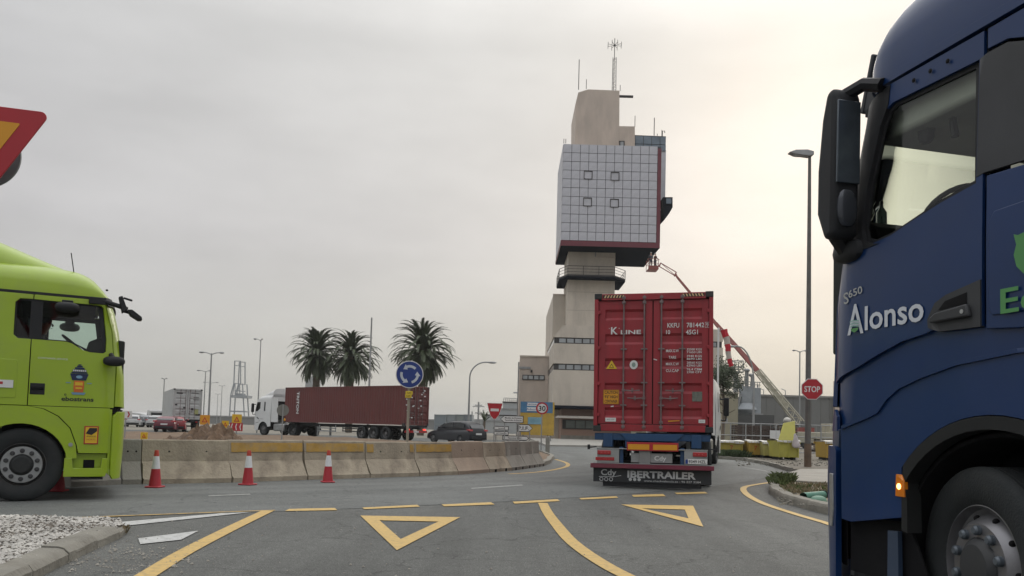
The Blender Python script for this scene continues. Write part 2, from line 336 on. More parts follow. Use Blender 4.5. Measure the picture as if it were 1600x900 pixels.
def container(label, cat, mat, L=12.19, H=2.90, group=None, ribs=True, simple=False, loc=(0, 0, 0), rz=0, name='shipping_container'):
    t = thing(name, label, cat, loc, rz, group); W = 1.219
    def wall(side):
        n = int(L/.278); pts = []
        for i in range(n):
            x = .12+(L-.24)*i/n; d = (L-.24)/n
            pts += [(x, 0), (x+d*.26, 0), (x+d*.5, .036), (x+d*.76, .036)]
        pts.append((L-.12, 0)); vs = []; fs = []
        for x, o in pts: vs += [(x, side*(W-.012-o), .16), (x, side*(W-.012-o), H-.10)]
        for i in range(len(pts)-1): fs.append((2*i, 2*i+2, 2*i+3, 2*i+1))
        MB().add(vs, fs).build('side_wall', mat, t, ang=20)
    wall(1); wall(-1)
    MB().box(.05, L-.05, -W+.04, W-.04, H-.06, H-.02).build('roof', mat, t)
    MB().box(L-.06, L-.03, -W+.05, W-.05, .1, H-.05).build('front_wall', mat, t)
    MB().box(.02, L-.02, -W+.03, W-.03, .10, .16).build('floor', DARK, t)
    r = MB()
    for s in (-1, 1):
        for z0, z1 in ((.0, .165), (H-.10, H-.004)): r.box(.16, L-.16, min(s*(W-.06), s*(W-.003)), max(s*(W-.06), s*(W-.003)), z0+.004, z1)
    r.build('side_rails', mat, t)
    for s in (-1, 1):
        for x in (0, L-.12):
            MB().box(x+.004, x+.116, min(s*(W-.085), s*(W-.002)), max(s*(W-.085), s*(W-.002)), .12, H-.12).build('corner_post', mat, t, bevel=.008)
            for z in (0, H-.118): MB().box(x-.004 if x == 0 else x-.05, x+.178 if x == 0 else x+.124, min(s*(W-.16), s*W), max(s*(W-.16), s*W), z, z+.118).build('corner_casting', FRAME if not simple else mat, t, bevel=.01)
    MB().box(.01, .10, -W+.15, W-.15, H-.145, H-.012).build('door_header', mat, t, bevel=.006)
    MB().box(.01, .12, -W+.15, W-.15, .01, .15).build('door_sill', mat, t, bevel=.006)
    for s in (-1, 1):           # two doors, ribs recessed
        y0, y1 = (.012, W-.095) if s > 0 else (-W+.095, -.012); zt, zb = H-.16, .165; n = 5; hh = (zt-zb)/n; m_ = MB()
        prof = [(.055, zb)]
        for i in range(n):
            z = zb+i*hh; prof += [(.055, z+hh*.10), (.055, z+hh*.22), (.090, z+hh*.32), (.090, z+hh*.56), (.055, z+hh*.66)]
        prof += [(.055, zt)]
        a, b = y0+.13, y1-.13
        vs = []; fs = []
        for x, z in prof: vs += [(x, a, z), (x, b, z)]
        for i in range(len(prof)-1): fs.append((2*i, 2*i+1, 2*i+3, 2*i+2))
        m_.add(vs, fs)
        m_.box(.050, .095, y0, a+.004, zb-.002, zt+.002).box(.050, .095, b-.004, y1, zb-.002, zt+.002)
        m_.box(.0515, .094, a, b, zb-.001, zb+.07).box(.0515, .094, a, b, zt-.07, zt+.001)
        d = m_.build('door', mat, t, ang=25)
        g = MB().box(.060, .08, y0-.014, y0+.004, zb, zt).box(.060, .08, y1-.004, y1+.012, zb, zt).box(.060, .08, y0, y1, zt, zt+.014).box(.060, .08, y0, y1, zb-.014, zb)
        g.build('door_seal', DARK, d)
        for q in (.15, .53):
            y = s*(.175 if q < .3 else .60)
            rod = MB().tube([(.018, y, .05), (.018, y, H-.05)], .017, 8)
            rod.build('lock_rod', RODM, d)
            k_ = MB()
            for z in (.10, .20, H-.20, H-.10): k_.cbox((.018, y, z), (.05, .075, .055))
            for z in (.55, 1.02, 1.72): k_.cbox((.028, y, z), (.04, .13, .03))
            k_.build('lock_bracket', RODM, d, bevel=.006)
            hd = MB(); hz = 1.02 if q > .5 or not s else .86
            hz = .70 if q < .3 else .86
            dr = .34 if q < .3 else -.34
            dr = dr*s; hd.tube([(.0, y, hz), (-.008, y+dr*.5, hz-.012), (-.004, y+dr, hz)], .013, 6); hd.cbox((.012, y+dr*.55, hz), (.05, .035, .09)); hd.cbox((.006, y, hz), (.045, .06, .06))
            hd.build('door_handle', RODM, d)
        if not simple:
            hg = MB()
            for z in (.35, 1.0, 1.75, 2.5): hg.cbox((.03, s*(W-.085), z), (.05, .09, .07))
            hg.build('hinges', mat, d, bevel=.008)
    return t
def person(name, label, joints, X, shirt, trousers, skin, hair, scale=1.0, helmet=None):
    # joints: dict of named points; one continuous skinned body
    J = joints; order = [('pelvis', None, .13), ('waist', 'pelvis', .125), ('chest', 'waist', .15), ('neck', 'chest', .055), ('chin', 'neck', .055), ('head', 'chin', .095), ('crown', 'head', .085)]
    for s in 'lr':
        order += [('sho'+s, 'chest', .075), ('elb'+s, 'sho'+s, .045), ('wri'+s, 'elb'+s, .03), ('pal'+s, 'wri'+s, .032),
                  ('hip'+s, 'pelvis', .095), ('kne'+s, 'hip'+s, .065), ('ank'+s, 'kne'+s, .045), ('toe'+s, 'ank'+s, .04)]
    me = bpy.data.meshes.new(name); idx = {}; vs = []; es = []
    for i, (n, p, r) in enumerate(order):
        idx[n] = i; vs.append(X @ Vector(J[n])); 
        if p: es.append((idx[p], i))
    k = len(vs)
    rr = [o_[2]*scale for o_ in order]
    for s in 'lr':           # five fingers
        p = Vector(J['pal'+s]); d = (p-Vector(J['wri'+s])).normalized(); sd = d.orthogonal().normalized()
        for q in range(5):
            off = sd*(-.03+.015*q) if q < 4 else sd*.04
            ln = (.065, .078, .074, .06, .05)[q]; b = p+off+d*.01; e_ = b+d*ln*.6; e2 = e_+(d*.5+Vector((0, 0, -.6))).normalized()*ln*.5
            vs += [X @ e_, X @ e2]; rr += [.010, .008]; es += [(idx['pal'+s], len(vs)-2), (len(vs)-2, len(vs)-1)]
    me.from_pydata(vs, es, []); me.materials.append(shirt); me.materials.append(trousers); me.materials.append(skin)
    o = bpy.data.objects.new(name, me); COL.objects.link(o); md = o.modifiers.new('skin', 'SKIN'); md.use_smooth_shade = True
    o.data.skin_vertices[0].data[0].use_root = True
    for i, r in enumerate(rr): o.data.skin_vertices[0].data[i].radius = (r, r)
    o.modifiers.new('sub', 'SUBSURF').levels = 1; o.modifiers['sub'].render_levels = 1
    bpy.context.view_layer.update(); dg = bpy.context.evaluated_depsgraph_get(); m2 = bpy.data.meshes.new_from_object(o.evaluated_get(dg)); bpy.data.objects.remove(o)
    m2.materials.clear()
    for q in (shirt, trousers, skin): m2.materials.append(q)
    pts = {n: X @ Vector(J[n]) for n in J}
    for f in m2.polygons:
        c = f.center; best = min(pts, key=lambda n: (pts[n]-c).length)
        f.material_index = 2 if best[:3] in ('nec', 'chi', 'hea', 'cro', 'pal', 'wri') else (1 if best[:3] in ('pel', 'hip', 'kne', 'ank', 'toe') else 0); f.use_smooth = True
    b = link(name, m2); tag(b, label, 'person')
    h = X @ Vector(J['head']); fw = (X.to_3x3() @ Vector((1, 0, 0))).normalized(); sd = (X.to_3x3() @ Vector((0, 1, 0))).normalized()
    MB().ell(h+Vector((0, 0, .055))-fw*.012, (.098, .088, .085)).build('helmet' if helmet else 'hair', helmet or hair, b)
    fc = MB().ell(h+fw*.093-Vector((0, 0, .01)), (.018, .013, .022), 8, 6); 
    for s in (-1, 1): fc.ell(h+sd*s*.088, (.018, .010, .03), 8, 6)
    fc.build('nose_and_ears', skin, b)
    ey = MB()
    for s in (-1, 1): ey.ell(h+fw*.082+sd*s*.033+Vector((0, 0, .012)), (.012, .014, .008), 8, 6)
    ey.ell(h+fw*.078-Vector((0, 0, .055)), (.012, .026, .005), 8, 6)
    ey.build('eyes_and_mouth', SBLK, b)
    return b
STAND = dict(pelvis=(0, 0, .95), waist=(0, 0, 1.12), chest=(.01, 0, 1.36), neck=(0, 0, 1.50), chin=(.01, 0, 1.56), head=(.02, 0, 1.66), crown=(.01, 0, 1.72),
    shol=(0, .18, 1.42), elbl=(.08, .26, 1.16), wril=(.30, .22, 1.10), pall=(.38, .20, 1.10), shor=(0, -.18, 1.42), elbr=(.10, -.25, 1.16), wrir=(.32, -.20, 1.10), palr=(.40, -.18, 1.10),
    hipl=(0, .10, .90), knel=(.02, .11, .50), ankl=(-.01, .12, .09), toel=(.14, .13, .05), hipr=(0, -.10, .90), kner=(.03, -.11, .50), ankr=(0, -.12, .09), toer=(.15, -.13, .05))
SIT = dict(pelvis=(0, 0, .10), waist=(-.02, 0, .27), chest=(-.04, 0, .50), neck=(-.04, 0, .64), chin=(-.02, 0, .70), head=(0, 0, .80), crown=(-.01, 0, .86),
    shol=(-.04, .18, .56), elbl=(.14, .24, .36), wril=(.36, .16, .42), pall=(.43, .13, .44), shor=(-.04, -.18, .56), elbr=(.14, -.24, .36), wrir=(.36, -.16, .42), palr=(.43, -.13, .44),
    hipl=(.03, .10, .09), knel=(.46, .13, .12), ankl=(.50, .13, -.32), toel=(.64, .14, -.35), hipr=(.03, -.10, .09), kner=(.46, -.13, .12), ankr=(.50, -.13, -.32), toer=(.64, -.14, -.35))
SKIN = M('skin', (.36, .20, .14), .6); HAIR = M('dark_hair', (.02, .015, .012), .8)
def interior(t, W, zf, xd, xs, top, xr):
    # floor, dash, wheel, seats, bulkhead, ceiling of a cab: xd dash x, xs seat x, xr rear
    MB().box(xr+.05, xd+.25, -W+.08, W-.08, zf-.05, zf).build('cab_floor', TRIM, t)
    MB().prism([(xd-.12, zf+.55), (xd-.05, zf+.82), (xd+.10, zf+.90), (xd+.42, zf+.86), (xd+.42, zf), (xd, zf)], -W+.14, W-.14).build('dashboard', TRIM, t, bevel=.02)
    MB().box(xr+.04, xr+.10, -W+.06, W-.06, zf, top).build('rear_wall', TRIM, t)
    MB().box(xr+.04, xd+.02, -W+.10, W-.10, top-.05, top).build('ceiling', TRIM, t)
    for s in (-1, 1):
        st = MB().box(xs-.25, xs+.27, s*.62-.25, s*.62+.25, zf+.38, zf+.52).build('seat', TRIM, t, bevel=.05)
        MB().prism([(xs-.30, zf+.45), (xs-.16, zf+.45), (xs-.26, zf+1.14), (xs-.38, zf+1.14)], s*.62-.24, s*.62+.24).build('backrest', TRIM, st, bevel=.04)
        MB().prism([(xs-.37, zf+1.16), (xs-.27, zf+1.16), (xs-.31, zf+1.38), (xs-.40, zf+1.38)], s*.62-.14, s*.62+.14).build('headrest', TRIM, st, bevel=.04)
        MB().box(xs-.2, xs+.2, s*.62-.18, s*.62+.18, zf, zf+.38).build('seat_base', DARK, st)
    sw = MB(); pts = [(0, .21*math.cos(a*math.pi/12), .21*math.sin(a*math.pi/12)) for a in range(25)]
    X = Matrix.Translation((xd-.28, .62, zf+.88)) @ Matrix.Rotation(rad(-35), 4, 'Y') @ Matrix.Rotation(0, 4, 'Z')
    X = Matrix.Translation((xd-.26, .62, zf+.90)) @ Matrix.Rotation(rad(-50), 4, 'Y')
    sw.tube(pts, .017, 8, caps=False, X=X).cbox((0, 0, 0), (.04, .16, .10), X).cbox((0, 0, .0), (.02, .40, .035), X)
    sw.tube([X @ Vector((0, 0, 0)), (xd+.05, .62, zf+.6)], .03, 8); sw.build('steering_wheel', PLAST, t)
def chassis(t, xr, W=.38, back=-4.6, drive=-3.7, r=.5):
    MB().box(back, .9, W-.04, W+.04, .72, .98).box(back, .9, -W-.04, -W+.04, .72, .98).build('chassis_rails', FRAME, t)
    f = MB()
    for x in (-4.4, -2.9, -1.9, -1.1): f.box(x, x+.12, -W, W, .78, .92)
    f.tube([(0, -.95, r), (0, .95, r)], .07, 10).tube([(drive, -.9, r), (drive, .9, r)], .11, 10); f.ell((drive, 0, r), (.26, .2, .24)); f.build('axles', FRAME, t)
    for s in (-1, 1):
        MB().box(-2.6, -1.25, min(s*.5, s*1.18), max(s*.5, s*1.18), .38, .98).build('fuel_tank', STEEL, t, bevel=.08)
        MB().prism(arc(drive, r, r+.14, 0, 180, 14)+arc(drive, r, r+.115, 180, 0, 14), s*.62 if s > 0 else -1.24, 1.24 if s > 0 else -.62).build('rear_mudguard', PLAST, t)
    MB().prism([(drive-.45, .99), (drive+.45, .99), (drive+.3, 1.14), (drive-.6, 1.10)], -.45, .45).build('fifth_wheel', FRAME, t, bevel=.02)
# ================================================================ green tractor crossing from the left
def green_truck():
    a = rad(61.4); dv = Vector((math.sin(a), math.cos(a), 0)); lf = Vector((-dv.y, dv.x, 0))
    side0 = gr(30, 784); org = Vector((side0.x, side0.y, 0)) + lf*1.20
    t = thing('tractor_truck', 'lime green tractor truck with a ship emblem on its door, at the left edge', 'truck', org, math.atan2(dv.y, dv.x))
    XF = [(.3, 1.18), (.7, 1.20), (1.3, 1.20), (1.86, 1.17), (2.1, 1.13), (2.42, 1.09), (2.7, 1.02), (2.9, .95), (3.0, .90)]
    f, g = mapper(XF, 1.245, .26)
    for s in (-1, 1):
        mp = lambda u, z: f(u, z, s); mi = lambda u, z: f(u, z, s, .03)
        A = [(-.95, 1.325), (.022, 1.325), (.022, 2.24), (-.13, 2.24), (-.185, 2.29), (-.185, 2.74), (-.13, 2.795), (.022, 2.80), (.022, 2.865), (-.95, 2.865)]
        cs = panel('cab_side', A, [], mp, GREEN, t)
        D = [(.034, 1.325), (1.095, 1.325), (1.10, 1.98), (1.06, 2.05), (1.02, 2.45), (.97, 2.60), (.915, 2.865), (.034, 2.865), (.034, 2.80), (.86, 2.79), (.90, 2.76), (.955, 2.30), (.955, 2.13), (.92, 2.10), (.75, 2.105), (.66, 2.13), (.52, 2.215), (.45, 2.235), (.034, 2.24)]
        dr = panel('door', D, [], mp, GREEN, t)
        # B pillar and window surround, black, slightly inside
        panel('window_frame', [(-.21, 2.20), (.6, 2.19), (.75, 2.07), (1.0, 2.07), (1.0, 2.4), (.90, 2.84), (-.21, 2.84)],
              [[(-.165, 2.265), (.0, 2.262), (.0, 2.775), (-.165, 2.775)], [(.145, 2.255), (.47, 2.25), (.55, 2.225), (.76, 2.125), (.885, 2.12), (.90, 2.25), (.83, 2.77), (.145, 2.775)]], lambda u, z: f(u, z, s, .022), PLAST, t, thick=.015)
        panel('rear_window_glass', [(-.19, 2.24), (.03, 2.24), (.03, 2.79), (-.19, 2.79)], [], lambda u, z: f(u, z, s, .034), GLD, cs, thick=0)
        panel('window_glass', [(.12, 2.24), (.47, 2.235), (.75, 2.11), (.90, 2.105), (.915, 2.25), (.85, 2.79), (.12, 2.79)], [], lambda u, z: f(u, z, s, .032), GL, dr, thick=0)
        panel('black_roof_rail', [(-.95, 2.868), (.86, 2.868), (.86, 2.905), (-.95, 2.905)], [], lambda u, z: f(u, z, s, .0), PLAST, t, thick=.03)
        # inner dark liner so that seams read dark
        panel('dark_seam_liner', [(-.94, 1.24), (1.70, 1.24), (1.70, 2.02), (-.94, 2.02)], [], lambda u, z: f(u, z, s, .045), DARK, t, thick=0)
        panel('corner_deflector', [(1.108, 1.345), (1.30, 1.345), (1.30, 1.93), (1.16, 2.00), (1.112, 1.97)], [], lambda u, z: f(u, z, s, -.012), GREEN, t, thick=.03)
        panel('windscreen_pillar', [(1.13, 2.03), (1.30, 2.03), (1.19, 2.865), (.93, 2.865), (.985, 2.60), (1.035, 2.45), (1.075, 2.05)], [], mp, GREEN, t)
        # fender with wheel arch, panel with step, bumper corner
        ar = arc(-.03, .50, .565, 168, -12, 18)
        panel('front_mudguard', [(-.62, .50)]+[(-.60, .62)]+arc(-.03, .50, .575, 168, 9, 16)+[(.66, .60), (.64, .78), (.55, 1.02), (.40, 1.18), (.22, 1.278), (.03, 1.316), (-.62, 1.316)], [], lambda u, z: f(u, z, s, -.004), GREEN, t, thick=.03)
        panel('step_panel', [(.675, .672), (1.045, .672), (1.045, 1.316), (.05, 1.316), (.232, 1.283), (.412, 1.186), (.562, 1.024), (.650, .784)], [], lambda u, z: f(u, z, s, -.002), GREEN, t)
        panel('panel_strip', [(1.052, .40), (1.085, .36), (1.085, 1.30), (1.052, 1.30)], [], lambda u, z: f(u, z, s, .012), GREEN, t)
        bu = panel('bumper_corner', [(1.092, .36), (1.13, .30), (1.62, .30), (1.62, 1.27), (1.40, 1.275), (1.16, 1.27), (1.092, 1.20)], [], lambda u, z: f(u, z, s, -.015), GREEN, t, thick=.03)
        sb = panel('step_box', [(.505, .34), (1.02, .34), (1.045, .40), (1.045, .60), (.98, .60), (.965, .46), (.62, .46), (.60, .60), (.51, .60)], [[(.74, .47), (.88, .47), (.88, .48), (.74, .48)]][:0], lambda u, z: f(u, z, s, -.012), GREEN, t, thick=.05)
        MB().box(.52, 1.03, min(s*.90, s*1.17), max(s*.90, s*1.17), .40, .66).build('step_recess', GREEN, t)
        MB().box(.745, .885, min(s*1.17, s*1.178), max(s*1.17, s*1.178), .46, .575).build('step_hole', DARK, t)
        MB().box(.60, 1.0, min(s*1.0, s*1.24), max(s*1.0, s*1.24), .30, .325).build('step_tread', PLAST, t)
        MB().lathe([(.028, s*1.249), (.028, s*1.262), (.001, s*1.262)], 16, c=(.575, 0, .79)).build('side_marker_lamp', GALV, t)
        y = s*1.245
        MB().box(.045, .225, min(y-s*.01, y+s*.004), max(y-s*.01, y+s*.004), 1.475, 1.635).build('handle_recess', PLAST, dr, bevel=.02)
        MB().box(.06, .21, min(y+s*.006, y+s*.022), max(y+s*.006, y+s*.022), 1.545, 1.585).build('door_handle', DARK, dr, bevel=.01)
        # locker hatch in the cab side
        panel('locker_hatch', [(-.90, 1.42), (-.135, 1.42), (-.115, 1.44), (-.115, 1.925), (-.135, 1.945), (-.90, 1.945)], [], lambda u, z: f(u, z, s, -.006), GREEN, cs, thick=.02)
        # mirrors
        MB().ell((1.06, s*1.33, 1.99), (.145, .08, .072), 16, 8, p=.8).tube([(1.02, s*1.22, 2.09), (1.05, s*1.30, 2.03)], .035).build('front_corner_mirror', PLAST, t)
        MB().ell((.44, s*1.40, 2.70), (.155, .10, .075), 16, 8, p=.8).box(.37, .51, min(s*1.24, s*1.36), max(s*1.24, s*1.36), 2.76, 2.81).build('kerb_mirror', PLAST, t, bevel=.01)
    # front mirrors on arm at the right top corner
    for s in (-1,):
        m_ = MB().box(.70, .92, s*1.28, s*1.22, 2.80, 2.90).tube([(.86, s*1.25, 2.86), (1.08, s*1.26, 2.80), (1.20, s*1.22, 2.77)], .035, 8)
        m_.prism([(1.075, 2.93), (1.125, 2.95), (1.20, 2.75), (1.13, 2.70)], s*1.30, s*1.16); m_.tube([(1.14, s*1.22, 2.74), (1.24, s*1.22, 2.72)], .025, 8)
        m_.prism([(1.20, 2.755), (1.26, 2.76), (1.39, 2.665), (1.40, 2.62), (1.35, 2.615), (1.24, 2.68)], s*1.32, s*1.10); m_.tube([(1.14, s*1.22, 2.93), (1.26, s*1.22, 2.90)], .018, 6)
        m_.build('front_mirror_arm', PLAST, t, bevel=.012)
    # front
    wid = 1.245-.26+.26*math.pi/2
    panel('windscreen', [(-1.18, 2.03), (1.18, 2.03), (1.12, 2.84), (-1.12, 2.84)], [], lambda w, z: g(w, z, .01), GL, t, thick=0, step=.12)
    panel('front_panel', [(-1.05, 1.33), (1.05, 1.33), (1.05, 2.0), (-1.05, 2.0)], [], lambda w, z: g(w, z, 0), GREEN, t, step=.12)
    panel('grille', [(-.95, .62), (.95, .62), (.95, 1.30), (-.95, 1.30)], [], lambda w, z: g(w, z, .02), PLAST, t, step=.12)
    panel('front_bumper', [(-1.02, .30), (1.02, .30), (1.02, .60), (-1.02, .60)], [], lambda w, z: g(w, z, -.01), GREEN, t, step=.12)
    panel('sun_visor', [(-1.15, 2.80), (1.15, 2.80), (1.15, 2.92), (-1.15, 2.92)], [], lambda w, z: g(w, z, -.03), PLAST, t, step=.12)
    zt = [(-.95, 3.36), (0, 3.35), (.45, 3.325), (.57, 3.30), (.68, 3.25), (.78, 3.18), (.86, 3.08), (.93, 2.98), (.99, 2.91)]
    st = []
    for x, z in [(-.95, 3.38), (-.5, 3.37), (0, 3.36), (.3, 3.34), (.45, 3.325), (.55, 3.305), (.63, 3.275), (.70, 3.235), (.76, 3.19), (.82, 3.12), (.87, 3.06), (.91, 3.0), (.945, 2.95), (.965, 2.925)]:
        d = .99-x; R = .30; w = 1.215 if d > R else 1.215-R+math.sqrt(max(0, R*R-(R-d)**2)); st.append((x, w*1.0, 2.90, z+.02))
    roof_loft('high_roof', GREEN, t, st, 3.4)
    roof_loft('roof_deflector', GREEN, t, [(-.95, 1.06, 3.05, 3.84), (-.41, 1.02, 3.05, 3.66), (-.07, .98, 3.05, 3.53), (.2, .93, 3.05, 3.43), (.36, .88, 3.05, 3.375), (.5, .8, 3.05, 3.335), (.56, .7, 3.05, 3.31)], 3.6)
    MB().tube([(.49, -.9, 3.27), (.44, -.9, 3.56)], .007, 5).build('aerial', DARK, t)
    MB().ell((.93, -.72, 3.09), (.02, .02, .015), 8, 6).build('roof_marker_lamp', DARK, t)
    interior(t, 1.2, 1.45, .78, .15, 2.86, -.93)
    MB().box(-.3, .55, -.6, .6, .95, 1.35).build('engine_tunnel', DARK, t)
    chassis(t, -.9)
    for y_ in (-1.20, .82): MB().prism(arc(-.03, .5, .60, 175, 0, 14)+arc(-.03, .5, .58, 0, 175, 14), y_, y_+.38).build('wheel_arch_liner', DARK, t)
    for s in (-1, 1):
        wheel(t, 0, s*1.055, .505, .31, s, 'front', rim=M('rim_grey', (.035, .036, .037), .6, dirt=.5, ds=6), lug=M('lug_cap', (.03, .03, .032), .5), big=True, cap=MATS['tyre_rubber'], ring=M('ring_grey', (.27, .28, .28), .5, metal=.2, dirt=.4, ds=6))
        wheel(t, -3.7, s*.95, .505, .56, s, 'rear', rim=MATS['rim_grey'], lug=MATS['lug_cap'])
    # emblem and writing on the door (right side, y = -1.245)
    def X(x, z, o=.006): return TX((x, -1.245-o, z), (1, 0, 0), (0, 0, 1))
    d = [o for o in t.children if o.name.startswith('door')][0]
    NAVY = M('emblem_navy', (.008, .016, .06), .5); ORG = M('emblem_orange', (.55, .13, .02), .5); LB = M('emblem_light_blue', (.16, .30, .42), .5); YE = SYEL
    def pl(pts, mat, nm, o=.005): return MB().prism(pts, -1.245-o, -1.2495-o).build(nm, mat, d)
    cx = .635
    pl([(cx-.115, 1.79), (cx+.115, 1.79), (cx+.085, 1.70), (cx-.085, 1.70)], NAVY, 'emblem_hull')
    for x0, x1, z0, z1 in ((-.10, .10, 1.795, 1.815), (-.085, .085, 1.82, 1.85), (-.06, .06, 1.855, 1.88), (-.035, .035, 1.885, 1.905), (-.02, .02, 1.91, 1.925)): pl([(cx+x0, z0), (cx+x1, z0), (cx+x1, z1), (cx+x0, z1)], NAVY, 'emblem_deck', .0055)
    for i in range(-3, 4): pl([(cx+i*.024-.009, 1.824), (cx+i*.024+.009, 1.824), (cx+i*.024+.009, 1.845), (cx+i*.024-.009, 1.845)], SWH, 'emblem_window', .008)
    pl([(cx+.04*math.cos(a_), 1.745+.022*math.sin(a_)) for a_ in [k*.5236 for k in range(12)]], LB, 'emblem_anchor', .009)
    pl([(cx-.062, 1.69), (cx+.062, 1.69), (cx+.066, 1.60), (cx+.056, 1.53), (cx-.056, 1.53), (cx-.066, 1.60)], ORG, 'emblem_truck')
    pl([(cx-.045, 1.67), (cx+.045, 1.67), (cx+.05, 1.625), (cx-.05, 1.625)], YE, 'emblem_truck_window', .008); pl([(cx-.04, 1.60), (cx+.04, 1.60), (cx+.04, 1.575), (cx-.04, 1.575)], YE, 'emblem_truck_grille', .008)
    pl([(cx-.09, 1.525), (cx+.09, 1.525), (cx+.07, 1.495), (cx-.07, 1.495)], LB, 'emblem_waves', .004)
    for k in (-1, 1): pl([(cx+k*.10, 1.665), (cx+k*.16, 1.665), (cx+k*.16, 1.655), (cx+k*.10, 1.655)], LB, 'emblem_waves', .004)
    text('ebostrans', .058, X(cx-.005, 1.405), SBLK, d, w=.40, bold=.02); text('e', .03, X(cx-.16, 1.475), SBLK, d)
    text('CONTAINER SERVICE', .022, X(.30, 1.975), LETW, d, w=.36)
    sg = MB().box(.735, .915, -1.256, -1.250, .80, 1.055).build('long_vehicle_sign', SRED, t); MB().box(.75, .90, -1.259, -1.2565, .815, 1.04).build('sign_face', SYEL, sg)
    MB().prism([(.755, .95), (.80, 1.03), (.895, 1.03), (.895, .985), (.83, .93)], -1.2615, -1.2595).build('sign_picture', SBLK, sg); text('ANGLES', .020, X(.825, .90, .017), SBLK, sg, w=.12); text('MORTS', .022, X(.825, .855, .017), SRED, sg, w=.11)
    st_ = MB().box(-.40, -.15, -1.262, -1.256, 1.555, 1.66).build('locker_sticker', SWH, t); MB().box(-.39, -.27, -1.265, -1.2625, 1.60, 1.635).build('sticker_band', SRED, st_)
    loc = t.matrix_basis
    Xp = Matrix.Translation(org) @ Matrix.Rotation(math.atan2(dv.y, dv.x), 4, 'Z') @ Matrix.Translation((.12, .62, 1.84))
    person('person', 'driver in a dark top sitting behind the window of the lime green truck', SIT, Xp, M('dark_shirt', (.04, .045, .05), .8), M('dark_trousers', (.03, .03, .04), .8), SKIN, HAIR)
    return t
green_truck()
